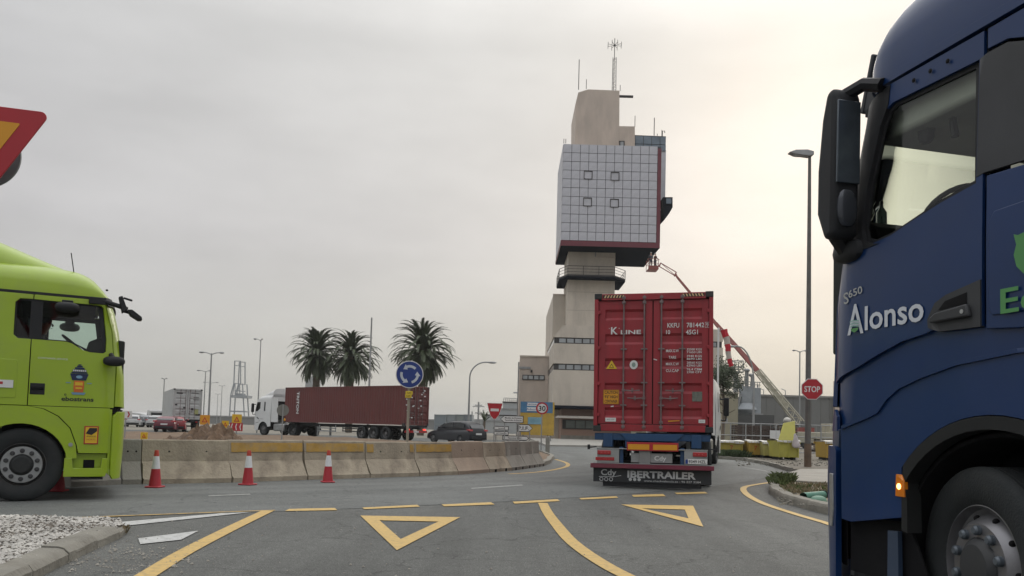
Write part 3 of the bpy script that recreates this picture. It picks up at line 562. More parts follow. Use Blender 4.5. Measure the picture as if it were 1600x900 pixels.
# ================================================================ blue tractor close on the right
def blue_truck():
    a = rad(-14); dv = Vector((math.sin(a), math.cos(a), 0)); lf = Vector((-dv.y, dv.x, 0))
    org = Vector((2.47, 4.10, 0)) - lf*1.245
    t = thing('tractor_truck', 'dark blue tractor truck lettered Alonso, close by at the right edge', 'truck', org, math.atan2(dv.y, dv.x))
    XF = [(.25, 1.445), (.9, 1.47), (1.2, 1.46), (1.38, 1.44), (1.7, 1.43), (2.1, 1.415), (2.4, 1.37), (3.0, 1.22), (3.45, 1.11), (3.6, 1.07)]
    f, g = mapper(XF, 1.25, .35, 2.2, .02)
    for s in (1, -1):
        mp = lambda u, z: f(u, z, s)
        win = [(.055, 2.575), (.30, 2.535), (.50, 2.49), (.70, 2.44), (.86, 2.425), (.94, 2.455), (.965, 2.53), (.915, 2.82), (.81, 3.16), (.755, 3.255), (.70, 3.278), (.04, 3.25)]
        # door: narrow waist seam rising to the handle
        D = [(.012, 1.80), (.36, 1.815), (.42, 1.80), (.60, 1.775), (.80, 1.715), (1.0, 1.645), (1.30, 1.56), (1.36, 1.62), (1.36, 2.36), (1.14, 2.385), (1.01, 2.42), (.995, 2.55), (.945, 2.84), (.84, 3.17), (.785, 3.285), (.745, 3.405), (.012, 3.395)]
        dr = panel('door', D, [win], mp, BLUE, t, step=.08)
        panel('window_frame', [(.0, 2.535), (.30, 2.50), (.66, 2.405), (.88, 2.395), (.97, 2.43), (1.0, 2.53), (.945, 2.84), (.835, 3.18), (.775, 3.285), (.70, 3.31), (.0, 3.29)],
              [[(.085, 2.60), (.30, 2.565), (.50, 2.515), (.70, 2.465), (.85, 2.45), (.92, 2.478), (.938, 2.54), (.89, 2.81), (.785, 3.15), (.735, 3.235), (.69, 3.255), (.085, 3.225)]], lambda u, z: f(u, z, s, .022), PLAST, t, thick=.02, step=.08)
        panel('window_glass', [(.075, 2.58), (.86, 2.43), (.955, 2.50), (.80, 3.19), (.70, 3.265), (.075, 3.235)], [], lambda u, z: f(u, z, s, .034), GLC, dr, thick=0)
        panel('black_window_band', [(-.95, 3.19), (-.95, 2.50), (-.30, 2.60), (-.002, 2.615), (.050, 2.605), (.035, 3.25), (-.012, 3.262), (-.14, 3.26), (-.25, 3.215)], [], lambda u, z: f(u, z, s, -.003), PLAST2, t, thick=.02)
        panel('cab_side', [(-.95, 1.70), (-.012, 1.78), (-.012, 2.595), (-.30, 2.58), (-.95, 2.48)], [], mp, BLUE, t)
        panel('cab_side_top', [(-.95, 3.20), (-.25, 3.235), (-.14, 3.28), (-.012, 3.285), (-.012, 3.395), (-.95, 3.395)], [], mp, BLUE, t)
        hp = panel('locker_hatch', [(-.9, 1.845), (-.06, 1.845), (-.035, 1.88), (-.035, 2.34), (-.07, 2.39), (-.9, 2.42)], [], lambda u, z: f(u, z, s, -.008), BLUE, t, thick=.02)
        panel('dark_seam_liner', [(-.94, 1.38), (.55, 1.38), (.80, .72), (1.16, .72), (1.16, .35), (1.75, .35), (1.75, 2.30), (1.0, 2.33), (-.94, 2.45)], [], lambda u, z: f(u, z, s, .05), DARK, t, thick=0)  # near-black sheet added behind the panels to put shade into their seams
        panel('door_post', [(-.12, 2.2), (.05, 2.2), (.05, 3.46), (-.12, 3.46)], [], lambda u, z: f(u, z, s, .045), DARK, t, thick=0)  # dark strip added to stop sky showing through the door seam
        # gutter rails above the door
        panel('gutter_rail', [(-.95, 3.41), (.80, 3.42), (.84, 3.39), (.86, 3.40), (.83, 3.47), (-.95, 3.47)], [], lambda u, z: f(u, z, s, -.010), BLUE, t, thick=.03)
        # lower step panel (dark seam below the door) and big fender
        panel('step_panel', [(-.95, 1.62), (-.2, 1.625), (.15, 1.59), (.40, 1.535), (.58, 1.48), (.68, 1.42), (.76, 1.34), (.86, 1.305), (1.08, 1.245), (1.31, 1.25), (1.31, 1.59), (1.0, 1.665), (.80, 1.735), (.60, 1.795), (.42, 1.82), (.36, 1.83), (.0, 1.81), (-.95, 1.72)], [], lambda u, z: f(u, z, s, .026), BLUE, t)
        fd = panel('front_fender', [(-.95, 1.645), (-.23, 1.645), (.15, 1.61), (.40, 1.555), (.58, 1.50), (.68, 1.44), (.76, 1.36), (.86, 1.325), (1.08, 1.265), (1.12, 1.25), (1.11, .665), (1.02, .655), (.565, .735), (.565, .92)]+arc(-.06, .53, .80, 38, 180, 22)+[(-.95, .53)], [], lambda u, z: f(u, z, s, -.026), BLUE, t, thick=.06, step=.08)
        CT = [(-.95, 1.655), (-.23, 1.655), (.15, 1.62), (.40, 1.565), (.58, 1.51), (.68, 1.45), (.76, 1.37), (.86, 1.335), (1.10, 1.268)]
        panel('highlight_ridge', CT+[(a_, b_-.022) for a_, b_ in reversed(CT)], [], lambda u, z: f(u, z, s, -.040), BLUE, t, thick=.05, step=.08)  # ridge added along the fender contour to catch a highlight from the sky
        panel('arch_flare', arc(-.06, .53, .795, 200, 40, 26)+[(.562, .95), (.563, .80), (.563, .66), (.515, .65), (.52, .85)]+arc(-.06, .53, .725, 34, 200, 26), [], lambda u, z: f(u, z, s, -.032), matte(M('flare_black', (.020, .021, .021), .6, var=.2), .2), t, thick=.10)
        il = panel('side_indicator', [(.530, .855), (.605, .855), (.60, .985), (.555, .985), (.535, .95)], [], lambda u, z: f(u, z, s, -.040), LAMPO, t, thick=.03)
        MB().ell((.573, s*1.291, .915), (.016, .008, .018), 10, 6).build('lit_bulb', M('lit_orange', (1, .55, .15), .4, emit=5), il)
        panel('step_well', [(.35, .20), (1.13, .20), (1.12, .68), (.60, .70)], [], lambda u, z: f(u, z, s, .05), DARK, t, thick=.02)
        panel('step_edge', [(.62, .15), (.72, .15), (.715, .64), (.63, .645)], [], lambda u, z: f(u, z, s, .0), BLUE2, t, thick=.03)
        MB().box(.62, 1.12, min(s*.95, s*1.2), max(s*.95, s*1.2), .30, .33).build('step_tread', PLAST2, t)
        # front corner: bumper wraps round
        panel('bumper_corner', [(1.165, .22), (1.72, .22), (1.72, 1.134), (1.19, 1.134), (1.165, 1.10)], [], lambda u, z: f(u, z, s, -.03), BLUE, t, thick=.04)
        panel('headlamp', [(1.19, .72), (1.21, .60), (1.25, .60), (1.25, .95), (1.20, .95)], [], lambda u, z: f(u, z, s, -.036), STEEL, t, thick=.02)
        panel('front_corner_band', [(1.18, 1.12), (1.72, 1.12), (1.72, 1.245), (1.18, 1.245)], [], lambda u, z: f(u, z, s, -.004), BLUE2, t, thick=.02)
        panel('front_corner_panel', [(1.19, 1.235), (1.75, 1.235), (1.75, 1.38), (1.26, 1.38), (1.20, 1.33)], [], lambda u, z: f(u, z, s, -.01), BLUE, t, thick=.02)
        panel('corner_deflector', [(1.325, 1.40), (1.70, 1.40), (1.70, 2.26), (1.44, 2.34), (1.375, 2.30), (1.37, 1.60)], [], lambda u, z: f(u, z, s, -.016), BLUE, t, thick=.03)
        panel('windscreen_pillar', [(.80, 2.412), (1.0, 2.40), (1.42, 2.38), (1.42, 2.5), (1.30, 2.90), (1.14, 3.36), (.72, 3.40), (.735, 3.28), (.80, 3.165), (.906, 2.82), (.957, 2.54), (.93, 2.458), (.86, 2.425)], [], lambda u, z: f(u, z, s, -.006), PLAST, t, thick=.04)
        # handle
        hd = panel('handle_plate', [(.015, 1.795), (.30, 1.80), (.38, 1.83), (.385, 1.88), (.33, 1.965), (.25, 2.0), (.015, 2.045)], [], lambda u, z: f(u, z, s, -.010), PLAST2, t, thick=.03, bevel=0)
        MB().prism([(.10, 1.93), (.30, 1.92), (.25, 1.965), (.10, 1.99)], s*1.262, s*1.2635).build('handle_recess', DARK, hd)
        MB().prism([(.06, 1.855), (.34, 1.85), (.345, 1.88), (.30, 1.905), (.08, 1.925)], s*1.262, s*1.29).build('door_handle', PLAST2, hd, bevel=.01)
        MB().lathe([(.012, s*1.262), (.012, s*1.293), (.001, s*1.293)], 12, c=(.105, 0, 1.885)).build('door_lock', STEEL, hd)
        # mirror with housing and two glasses facing backwards
        hz = MB(); out = [(1.30, 2.46), (1.40, 2.55), (1.42, 3.05), (1.38, 3.42), (1.26, 3.50)]
        yy = [1.30, 1.52]
        ho = MB().prism([(.97, 2.49), (.95, 3.40), (.98, 3.47), (1.05, 3.45), (1.10, 3.28), (1.145, 2.95), (1.15, 2.66), (1.07, 2.47)], s*1.255, s*1.455).build('mirror_housing', PLAST, t, bevel=.045, seg=3)
        MB().prism([(.945, 2.83), (.962, 2.83), (.952, 3.37), (.935, 3.37)], s*1.272, s*1.442).build('mirror_glass', M('mirror_glass', (.07, .085, .10), .12, metal=.35, var=.3, vs=3), ho, bevel=.005)
        MB().ell((.962, s*1.355, 2.67), (.025, .075, .125), 14, 8, p=.8).build('wide_angle_glass', M('dark_mirror', (.05, .055, .065), .2, metal=.3), ho)
        am = MB().tube([(.78, s*1.24, 3.42), (.90, s*1.28, 3.47), (1.03, s*1.36, 3.42)], .045, 8); am.build('mirror_arm', PLAST, t); am = MB().tube([(1.04, s*1.20, 2.45), (1.10, s*1.26, 2.42), (1.08, s*1.35, 2.52)], .055, 8)
        am.ell((1.08, s*1.25, 2.42), (.14, .06, .075), 12, 8, p=.8); am.build('mirror_arm', PLAST, t)
    panel('windscreen', [(-1.16, 2.42), (1.16, 2.42), (1.08, 3.38), (-1.08, 3.38)], [], lambda w, z: g(w, z, .01), GLC, t, thick=0, step=.12)
    panel('front_panel', [(-1.1, 1.40), (1.1, 1.40), (1.1, 2.40), (-1.1, 2.40)], [], lambda w, z: g(w, z, 0), BLUE, t, step=.12)
    panel('grille', [(-.95, .95), (.95, .95), (.95, 1.38), (-.95, 1.38)], [], lambda w, z: g(w, z, -.01), PLAST, t, step=.12)
    panel('front_bumper', [(-1.0, .25), (1.0, .25), (1.0, .93), (-1.0, .93)], [], lambda w, z: g(w, z, -.02), BLUE, t, step=.12)
    vz = MB().prism([(1.10, 3.80), (1.125, 3.81), (1.24, 3.44), (1.20, 3.42)], -1.05, 1.05).build('sun_visor', GLD if False else PLAST2, t, bevel=.01)
    for s in (1, -1): MB().prism([(1.06, 3.46), (1.12, 3.60), (1.15, 3.60), (1.22, 3.44), (1.15, 3.42)], s*1.0, s*1.045).build('visor_bracket', PLAST2, t, bevel=.008)
    # roof
    st = []
    for x, z in [(-.95, 4.12), (-.5, 4.15), (-.1, 4.14), (.2, 4.13), (.4, 4.12), (.55, 4.10), (.70, 4.06), (.80, 4.0), (.88, 3.93), (.95, 3.85), (1.01, 3.76), (1.06, 3.67), (1.09, 3.59), (1.105, 3.53)]:
        d = 1.12-x; R = .35; w = 1.225 if d > R else 1.225-R+math.sqrt(max(0, R*R-(R-d)**2)); st.append((x, w, 3.47, z+.03))
    roof_loft('high_roof', BLUE, t, st, 3.6, seg=30)
    for k in (0, 1, 2): MB().ell((.25+k*.13, 1.24, 3.335), (.014, .006, .014), 8, 6).build('cap_screw', DARK, t)
    interior(t, 1.18, 1.78, 1.12, .12, 3.42, -.93)
    # coloured clutter: bottle on the dash, curtain rail
    bt = MB().lathe([(.035, 2.64), (.035, 2.76), (.012, 2.80), (.012, 2.84), (.001, 2.84)], 12, ax='z', c=(1.25, .86, 0)).build('water_bottle', GLD, t)
    MB().ell((.68, 1.0, 3.11), (.05, .04, .075), 12, 8, p=.7).build('hanging_unit', PLAST, t); MB().tube([(.92, 1.02, 3.30), (.82, 1.0, 3.28), (.68, 1.0, 3.27), (.55, 1.0, 3.22), (.47, 1.0, 3.12), (.45, 1.0, 3.0)], .022, 8).build('inner_grab_arm', PLAST, t)
    MB().box(.10, 1.0, -1.12, 1.12, 3.12, 3.36).build('overhead_locker', M('locker_grey', (.55, .56, .54), .8), t, bevel=.03)
    MB().box(-.3, .75, -.6, .6, 1.0, 1.5).build('engine_tunnel', DARK, t)
    chassis(t, -.9, r=.53)
    for y_ in (-1.19, .75): MB().prism(arc(-.06, .53, .71, 185, -8, 16)+arc(-.06, .53, .69, -8, 185, 16), y_, y_+.44).build('wheel_arch_liner', DARK, t)
    MB().box(-.9, 1.1, -.74, .74, .35, 1.2).build('engine_block', DARK, t)
    AL = M('polished_rim', (.20, .20, .21), .38, metal=.6, var=.12, dirt=.4, ds=6, dcol=(.06, .055, .05)); LG = M('blue_grey_lug', (.10, .12, .14), .45, metal=.3)
    for s in (1, -1):
        wheel(t, .06, s*1.06, .53, .33, s, 'front', rim=AL, lug=LG, steer=rad(-13), rr=.325, big=True, cap=M('dark_hub', (.03, .032, .034), .6))
        wheel(t, -3.7, s*.95, .53, .56, s, 'rear', rim=AL, lug=LG)
    # writing on the left side (y = +1.25): text runs from the front (left in the photo) backwards
    def X(x, z, o=.012, rot=0): return TX((x, 1.25+o, z), (-math.cos(rot), 0, math.sin(rot)), (math.sin(rot), 0, math.cos(rot)))
    d = [o for o in t.children if o.name.startswith('door')][0]
    # letters follow the door: 'A' large, 'lonso' after it
    AW = M('decal_white', (.55, .58, .62), .5, var=.05)
    text('A', .195, X(1.005, 1.865, .006), AW, d, w=.155, bold=.012); text('lonso', .15, X(.665, 1.88, .006), AW, d, w=.50, bold=.016)
    LG2 = M('decal_green', (.07, .24, .07), .5); LTL = M('decal_teal', (.25, .42, .38), .5)
    MB().prism([(1.03, 1.885), (1.0, 1.872), (.97, 1.885), (.965, 1.90), (1.035, 1.90)], 1.2665, 1.268).build('emblem_leaf', LG2, d)
    for k in range(3): MB().prism([(1.045, 1.908+.017*k), (1.01, 1.914+.017*k), (.96, 1.906+.017*k), (.96, 1.913+.017*k), (1.01, 1.921+.017*k), (1.045, 1.915+.017*k)], 1.2665, 1.268).build('emblem_wave', LTL, d)
    text('S', .075, X(1.095, 2.075, .006, rad(6)), STEEL, d, w=.05, bold=.01); text('650', .048, X(1.005, 2.115, .006, rad(6)), STEEL, d, w=.135, bold=.01)
    h = [o for o in t.children if o.name.startswith('locker_hatch')][0]
    text('Eco', .125, X(-.30, 1.845, .018), LG2, h, w=.36, bold=.014)
    MB().prism([(-.215, 2.07), (-.20, 2.13), (-.215, 2.18), (-.20, 2.235), (-.225, 2.225), (-.30, 2.24), (-.42, 2.20), (-.45, 2.10), (-.38, 2.02), (-.28, 2.0)], 1.266, 1.268).build('emblem_leaf', LG2, h)
    return t
blue_truck()
# ================================================================ generic white cab-over tractor, front to the +x side
def white_tractor(label, loc, rz, group=None, detail=True):
    t = thing('tractor_truck', label, 'truck', loc, rz, group)
    XF = [(.3, 1.30), (1.3, 1.32), (1.9, 1.30), (2.3, 1.22), (2.9, 1.05), (3.1, 1.0)]
    f, g = mapper(XF, 1.245, .3)
    for s in (1, -1):
        mp = lambda u, z: f(u, z, s)
        dr = panel('door', [(.02, 1.35), (.40, 1.35), (.62, 1.05), (1.1, 1.0), (1.25, 1.1), (1.25, 1.95), (1.05, 2.85), (.02, 2.85)], [[(.42, 2.22), (.75, 1.98), (1.16, 1.98), (1.02, 2.74), (.42, 2.74)]], mp, WHITE, t)
        panel('window_glass', [(.40, 2.20), (.75, 1.95), (1.18, 1.95), (1.04, 2.76), (.40, 2.76)], [], lambda u, z: f(u, z, s, .03), GLD, dr, thick=0)
        panel('cab_side', [(-.95, 1.2), (.01, 1.2), (.01, 2.85), (-.95, 2.85)], [], mp, WHITE, t)
        panel('side_window', [(-.22, 2.0), (-.06, 2.0), (-.06, 2.76), (-.22, 2.76)], [], lambda u, z: f(u, z, s, -.006), PLAST, t, thick=.02)
        panel('front_mudguard', [(-.95, .75)]+arc(0, .5, .62, 160, 8, 14)+[(.66, .40), (1.62, .40), (1.62, 1.85), (1.27, 1.85), (1.27, 1.08), (1.1, .98), (.62, 1.02), (.38, 1.33), (-.95, 1.33)], [], lambda u, z: f(u, z, s, .004), WHITE, t)
        MB().prism([(1.10, 1.90), (1.10, 2.62), (1.24, 2.62), (1.27, 1.95), (1.2, 1.87)], s*1.33, s*1.54).build('mirror_housing', PLAST, t, bevel=.03)
        MB().tube([(1.05, s*1.2, 2.55), (1.16, s*1.42, 2.55), (1.18, s*1.44, 2.6)], .03).tube([(1.05, s*1.2, 1.72), (1.16, s*1.42, 1.70), (1.18, s*1.44, 1.95)], .03).build('mirror_arm', PLAST, t)
        MB().prism([(.58, 1.38), (.80, 1.50), (.83, 1.44), (.60, 1.30)], s*1.25, s*1.265).build('door_handle', PLAST, dr)
    panel('windscreen', [(-1.15, 1.98), (1.15, 1.98), (1.1, 2.80), (-1.1, 2.80)], [], lambda w, z: g(w, z, .0), GLD, t, thick=0, step=.15)
    panel('front_panel', [(-1.1, 1.25), (1.1, 1.25), (1.1, 1.95), (-1.1, 1.95)], [], lambda w, z: g(w, z, 0), WHITE, t, step=.15)
    panel('grille', [(-.95, .40), (.95, .40), (.95, 1.22), (-.95, 1.22)], [], lambda w, z: g(w, z, .02), PLAST, t, step=.15)
    st = []
    for x, z in [(-.95, 3.45), (-.3, 3.42), (.2, 3.36), (.5, 3.30), (.7, 3.22), (.82, 3.14), (.92, 3.05), (.98, 2.95), (1.0, 2.90)]:
        d = 1.03-x; R = .3; st.append((x, 1.215 if d > R else 1.215-R+math.sqrt(max(0, R*R-(R-d)**2)), 2.85, z))
    roof_loft('high_roof', WHITE, t, st, 3.4)
    roof_loft('roof_deflector', WHITE, t, [(-.95, 1.05, 3.2, 3.90), (-.5, 1.02, 3.2, 3.75), (0, .95, 3.2, 3.55), (.4, .85, 3.2, 3.40)], 3.6)
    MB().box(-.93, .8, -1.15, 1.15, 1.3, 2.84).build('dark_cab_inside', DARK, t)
    chassis(t, -.9)
    for s in (1, -1):
        MB().prism([(-1.85, 1.1), (-.97, 1.1), (-.97, 3.1), (-1.75, 3.1)], s*1.18, s*1.215).build('side_deflector', WHITE, t)
        wheel(t, 0, s*1.05, .5, .31, s, 'front'); wheel(t, -3.7, s*.95, .5, .56, s, 'rear')
    return t
def skeletal_trailer(label, loc, rz, L=12.6, beam=FRAME, tail='plain', roll=0):
    # x forward, rear end at x=0, deck top at z=1.15
    t = thing('container_trailer', label, 'trailer', loc, rz); t.rotation_euler = (roll, 0, rz)
    b = MB()
    for s in (-1, 1): b.box(.05, L, min(s*.42, s*.54), max(s*.42, s*.54), .86, 1.10)
    for x in (1.2, 3.0, 5.0, 7.5, 9.5, L-.5): b.box(x, x+.12, -.42, .42, .90, 1.06)
    b.build('chassis_beams', beam, t)
    for x in (.06, L-.5):
        MB().box(x, x+.18, -1.18, 1.18, 1.0, 1.145).build('twistlock_bolster', beam, t, bevel=.01)
    for i in range(3):
        x = 1.9+i*1.31
        MB().tube([(x, -.95, .5), (x, .95, .5)], .06, 10).build('axle', FRAME, t)
        for s in (-1, 1): wheel(t, x, s*1.04, .5, .36, s, 'rear')
    for s in (-1, 1):
        MB().box(L-3.2, L-3.08, min(s*.55, s*.67), max(s*.55, s*.67), .15, .88).build('landing_leg', GALV, t)
        g = MB()
        for z in (.50, .72): g.box(L-6.1, L-3.9, min(s*1.17, s*1.20), max(s*1.17, s*1.20), z, z+.09)
        for x in (L-6.0, L-4.05): g.box(x, x+.06, min(s*1.12, s*1.16), max(s*1.12, s*1.16), .50, 1.0)
        g.build('side_guard', GALV, t)
    return t
# ================================================================ GROUND
def asphalt(name, base, polar=False):
    mt = bpy.data.materials.new(name); mt.use_nodes = True; t = mt.node_tree; n = t.nodes; l = t.links; b = n['Principled BSDF']
    co = n.new('ShaderNodeTexCoord').outputs['Object']
    def noise_(sc, det=4, ro=.6, vec=co):
        z = n.new('ShaderNodeTexNoise'); z.inputs['Scale'].default_value = sc; z.inputs['Detail'].default_value = det; z.inputs['Roughness'].default_value = ro; l.new(vec, z.inputs[0]); return z.outputs[0]
    def mr(x, a, b_, c, d):
        z = n.new('ShaderNodeMapRange'); l.new(x, z.inputs[0])
        for i, v in enumerate((a, b_, c, d)): z.inputs[i+1].default_value = v
        return z.outputs[0]
    def mul(a, b_):
        z = n.new('ShaderNodeMath'); z.operation = 'MULTIPLY'; l.new(a, z.inputs[0]); l.new(b_, z.inputs[1]); return z.outputs[0]
    v = mul(mr(noise_(.35, 5), .3, .7, .82, 1.15), mr(noise_(9, 5, .7), .3, .7, .86, 1.14))
    v = mul(v, mr(noise_(95, 3, .7), .32, .68, .32, 1.68)); v = mul(v, mr(noise_(34, 4, .7), .32, .68, .80, 1.2))
    vo = n.new('ShaderNodeTexVoronoi'); vo.inputs['Scale'].default_value = 60; l.new(co, vo.inputs[0]); v = mul(v, mr(vo.outputs['Distance'], 0, .7, 1.25, .78))
    if polar:
        sx = n.new('ShaderNodeVectorMath'); sx.operation = 'LENGTH'; l.new(co, sx.inputs[0])
        cb = n.new('ShaderNodeCombineXYZ'); l.new(sx.outputs['Value'], cb.inputs[0]); v = mul(v, mr(noise_(1.1, 3, .6, cb.outputs[0]), .35, .65, .86, 1.12))
    if not polar:       # worn tracks and spilt streaks running along the approach lane
        mp_ = n.new('ShaderNodeMapping'); mp_.inputs['Scale'].default_value = (1.5, .10, 1); mp_.inputs['Rotation'].default_value = (0, 0, .12); l.new(co, mp_.inputs[0])
        v = mul(v, mr(noise_(1.0, 5, .6, mp_.outputs[0]), .35, .68, 1.10, .80))
    v = mul(v, mr(noise_(2.3, 6, .8), .60, .70, 1.0, .80))
    # patches of oil and old repairs
    v = mul(v, mr(noise_(.9, 7, .75), .58, .72, 1.0, .74))
    # hairline cracks
    vc = n.new('ShaderNodeTexVoronoi'); vc.feature = 'DISTANCE_TO_EDGE'; vc.inputs['Scale'].default_value = .55; 
    wv = n.new('ShaderNodeMix'); wv.data_type = 'VECTOR'; wv.inputs['Factor'].default_value = .12
    nz_ = n.new('ShaderNodeTexNoise'); nz_.inputs['Scale'].default_value = 2.5; nz_.inputs['Detail'].default_value = 5; l.new(co, nz_.inputs[0])
    ad_ = n.new('ShaderNodeVectorMath'); ad_.operation = 'MULTIPLY_ADD'; l.new(nz_.outputs['Color'], ad_.inputs[0]); ad_.inputs[1].default_value = (.7, .7, .7); l.new(co, ad_.inputs[2]); l.new(ad_.outputs[0], vc.inputs[0])
    v = mul(v, mr(vc.outputs['Distance'], .0, .012, .60, 1.0))
    hs = n.new('ShaderNodeHueSaturation'); hs.inputs['Color'].default_value = (*base, 1); l.new(v, hs.inputs['Value']); l.new(hs.outputs[0], b.inputs['Base Color'])
    b.inputs['Roughness'].default_value = .82; b.inputs['Specular IOR Level'].default_value = .35
    bp = n.new('ShaderNodeBump'); bp.inputs['Strength'].default_value = .8; bp.inputs['Distance'].default_value = .008; l.new(noise_(110, 3, .7), bp.inputs['Height']); l.new(bp.outputs[0], b.inputs['Normal'])
    MATS[name] = mt; return mt
ASPH = asphalt('asphalt', (.114, .117, .109)); RINGM = asphalt('ring_asphalt', (.138, .145, .138), True)
SOIL = M('soil', (.150, .100, .060), .95, var=.35, vs=3, bump=1, bs=14, dirt=.6, ds=1.5, dcol=(.10, .072, .048))
SANDY = M('pale_ground', (.20, .185, .15), .95, var=.25, vs=.3, bump=.6, bs=6, dirt=.4, ds=.4, dcol=(.12, .11, .09))
def sheet(name, pts, z, mat, label=None, kind='structure', step=None):
    bm = bmesh.new(); f = bm.faces.new([bm.verts.new((p[0], p[1], z)) for p in pts])
    if f.normal.z < 0: f.normal_flip()
    bm.normal_update()
    if bm.faces[:][0].normal.z < 0: bmesh.ops.reverse_faces(bm, faces=bm.faces)
    if len(pts) > 4: bmesh.ops.triangulate(bm, faces=bm.faces)
    me = bpy.data.meshes.new(name); bm.to_mesh(me); bm.free(); me.materials.append(mat); o = link(name, me); return tag(o, label, None, None, kind)
sheet('ground', [(-3000, -300), (3000, -300), (3000, 4000), (-3000, 4000)], -.012, SANDY, 'pale concrete port ground reaching the horizon')
sheet('road', [(-60, -20), (60, -20), (60, 74), (-75, 74)], 0, ASPH, 'coarse dark asphalt road in the foreground and round the junction')
CX, CY = -19.0, 35.0
def annulus(name, r0, r1, z0, mat, label, n=160, parent=None):
    me = MB(); vs = []; fs = []
    for k in range(n):
        a = 2*math.pi*k/n; vs += [(r0*math.cos(a), r0*math.sin(a), 0), (r1*math.cos(a), r1*math.sin(a), 0)]
    for k in range(n): j = (k+1) % n; fs.append((2*k, 2*k+1, 2*j+1, 2*j))
    me.add(vs, fs); m_ = me.mesh(name, False); m_.materials.append(mat); o = link(name, m_, parent); o.location = (CX, CY, z0); return tag(o, label, None, None, 'structure')
annulus('ring_road', 20.0, 29.2, .004, RINGM, 'smooth greenish grey asphalt lane of the roundabout')
# island: kerb ring and soil with a mound
def rim_(a):           # island edge: full circle on the near side, drawn in towards the tip
    d = math.degrees(a) % 360; d = d-360 if d > 180 else d
    return lerp([(-50, 1.0), (-27, .975), (-15, .925), (0, .90), (40, .90), (80, 1.0)], d)
def ring_kerb():
    m_ = MB(); n = 200; prof = [(23.0, 0), (22.98, .12), (22.8, .14), (22.78, .05)]
    vs = []; fs = []
    for k in range(n):
        a = 2*math.pi*k/n
        for r, z in prof: r = r*rim_(a); vs.append((r*math.cos(a), r*math.sin(a), z+.01*noise.noise(Vector((a*40, r, 0)))))
    for k in range(n):
        j = (k+1) % n
        for i in range(3): fs.append((4*k+i, 4*j+i, 4*j+i+1, 4*k+i+1))
    m_.add(vs, fs); o = m_.build('roundabout_kerb', KERB); o.location = (CX, CY, 0); tag(o, 'pale concrete kerb round the unfinished roundabout island', None, None, 'structure')
ring_kerb()
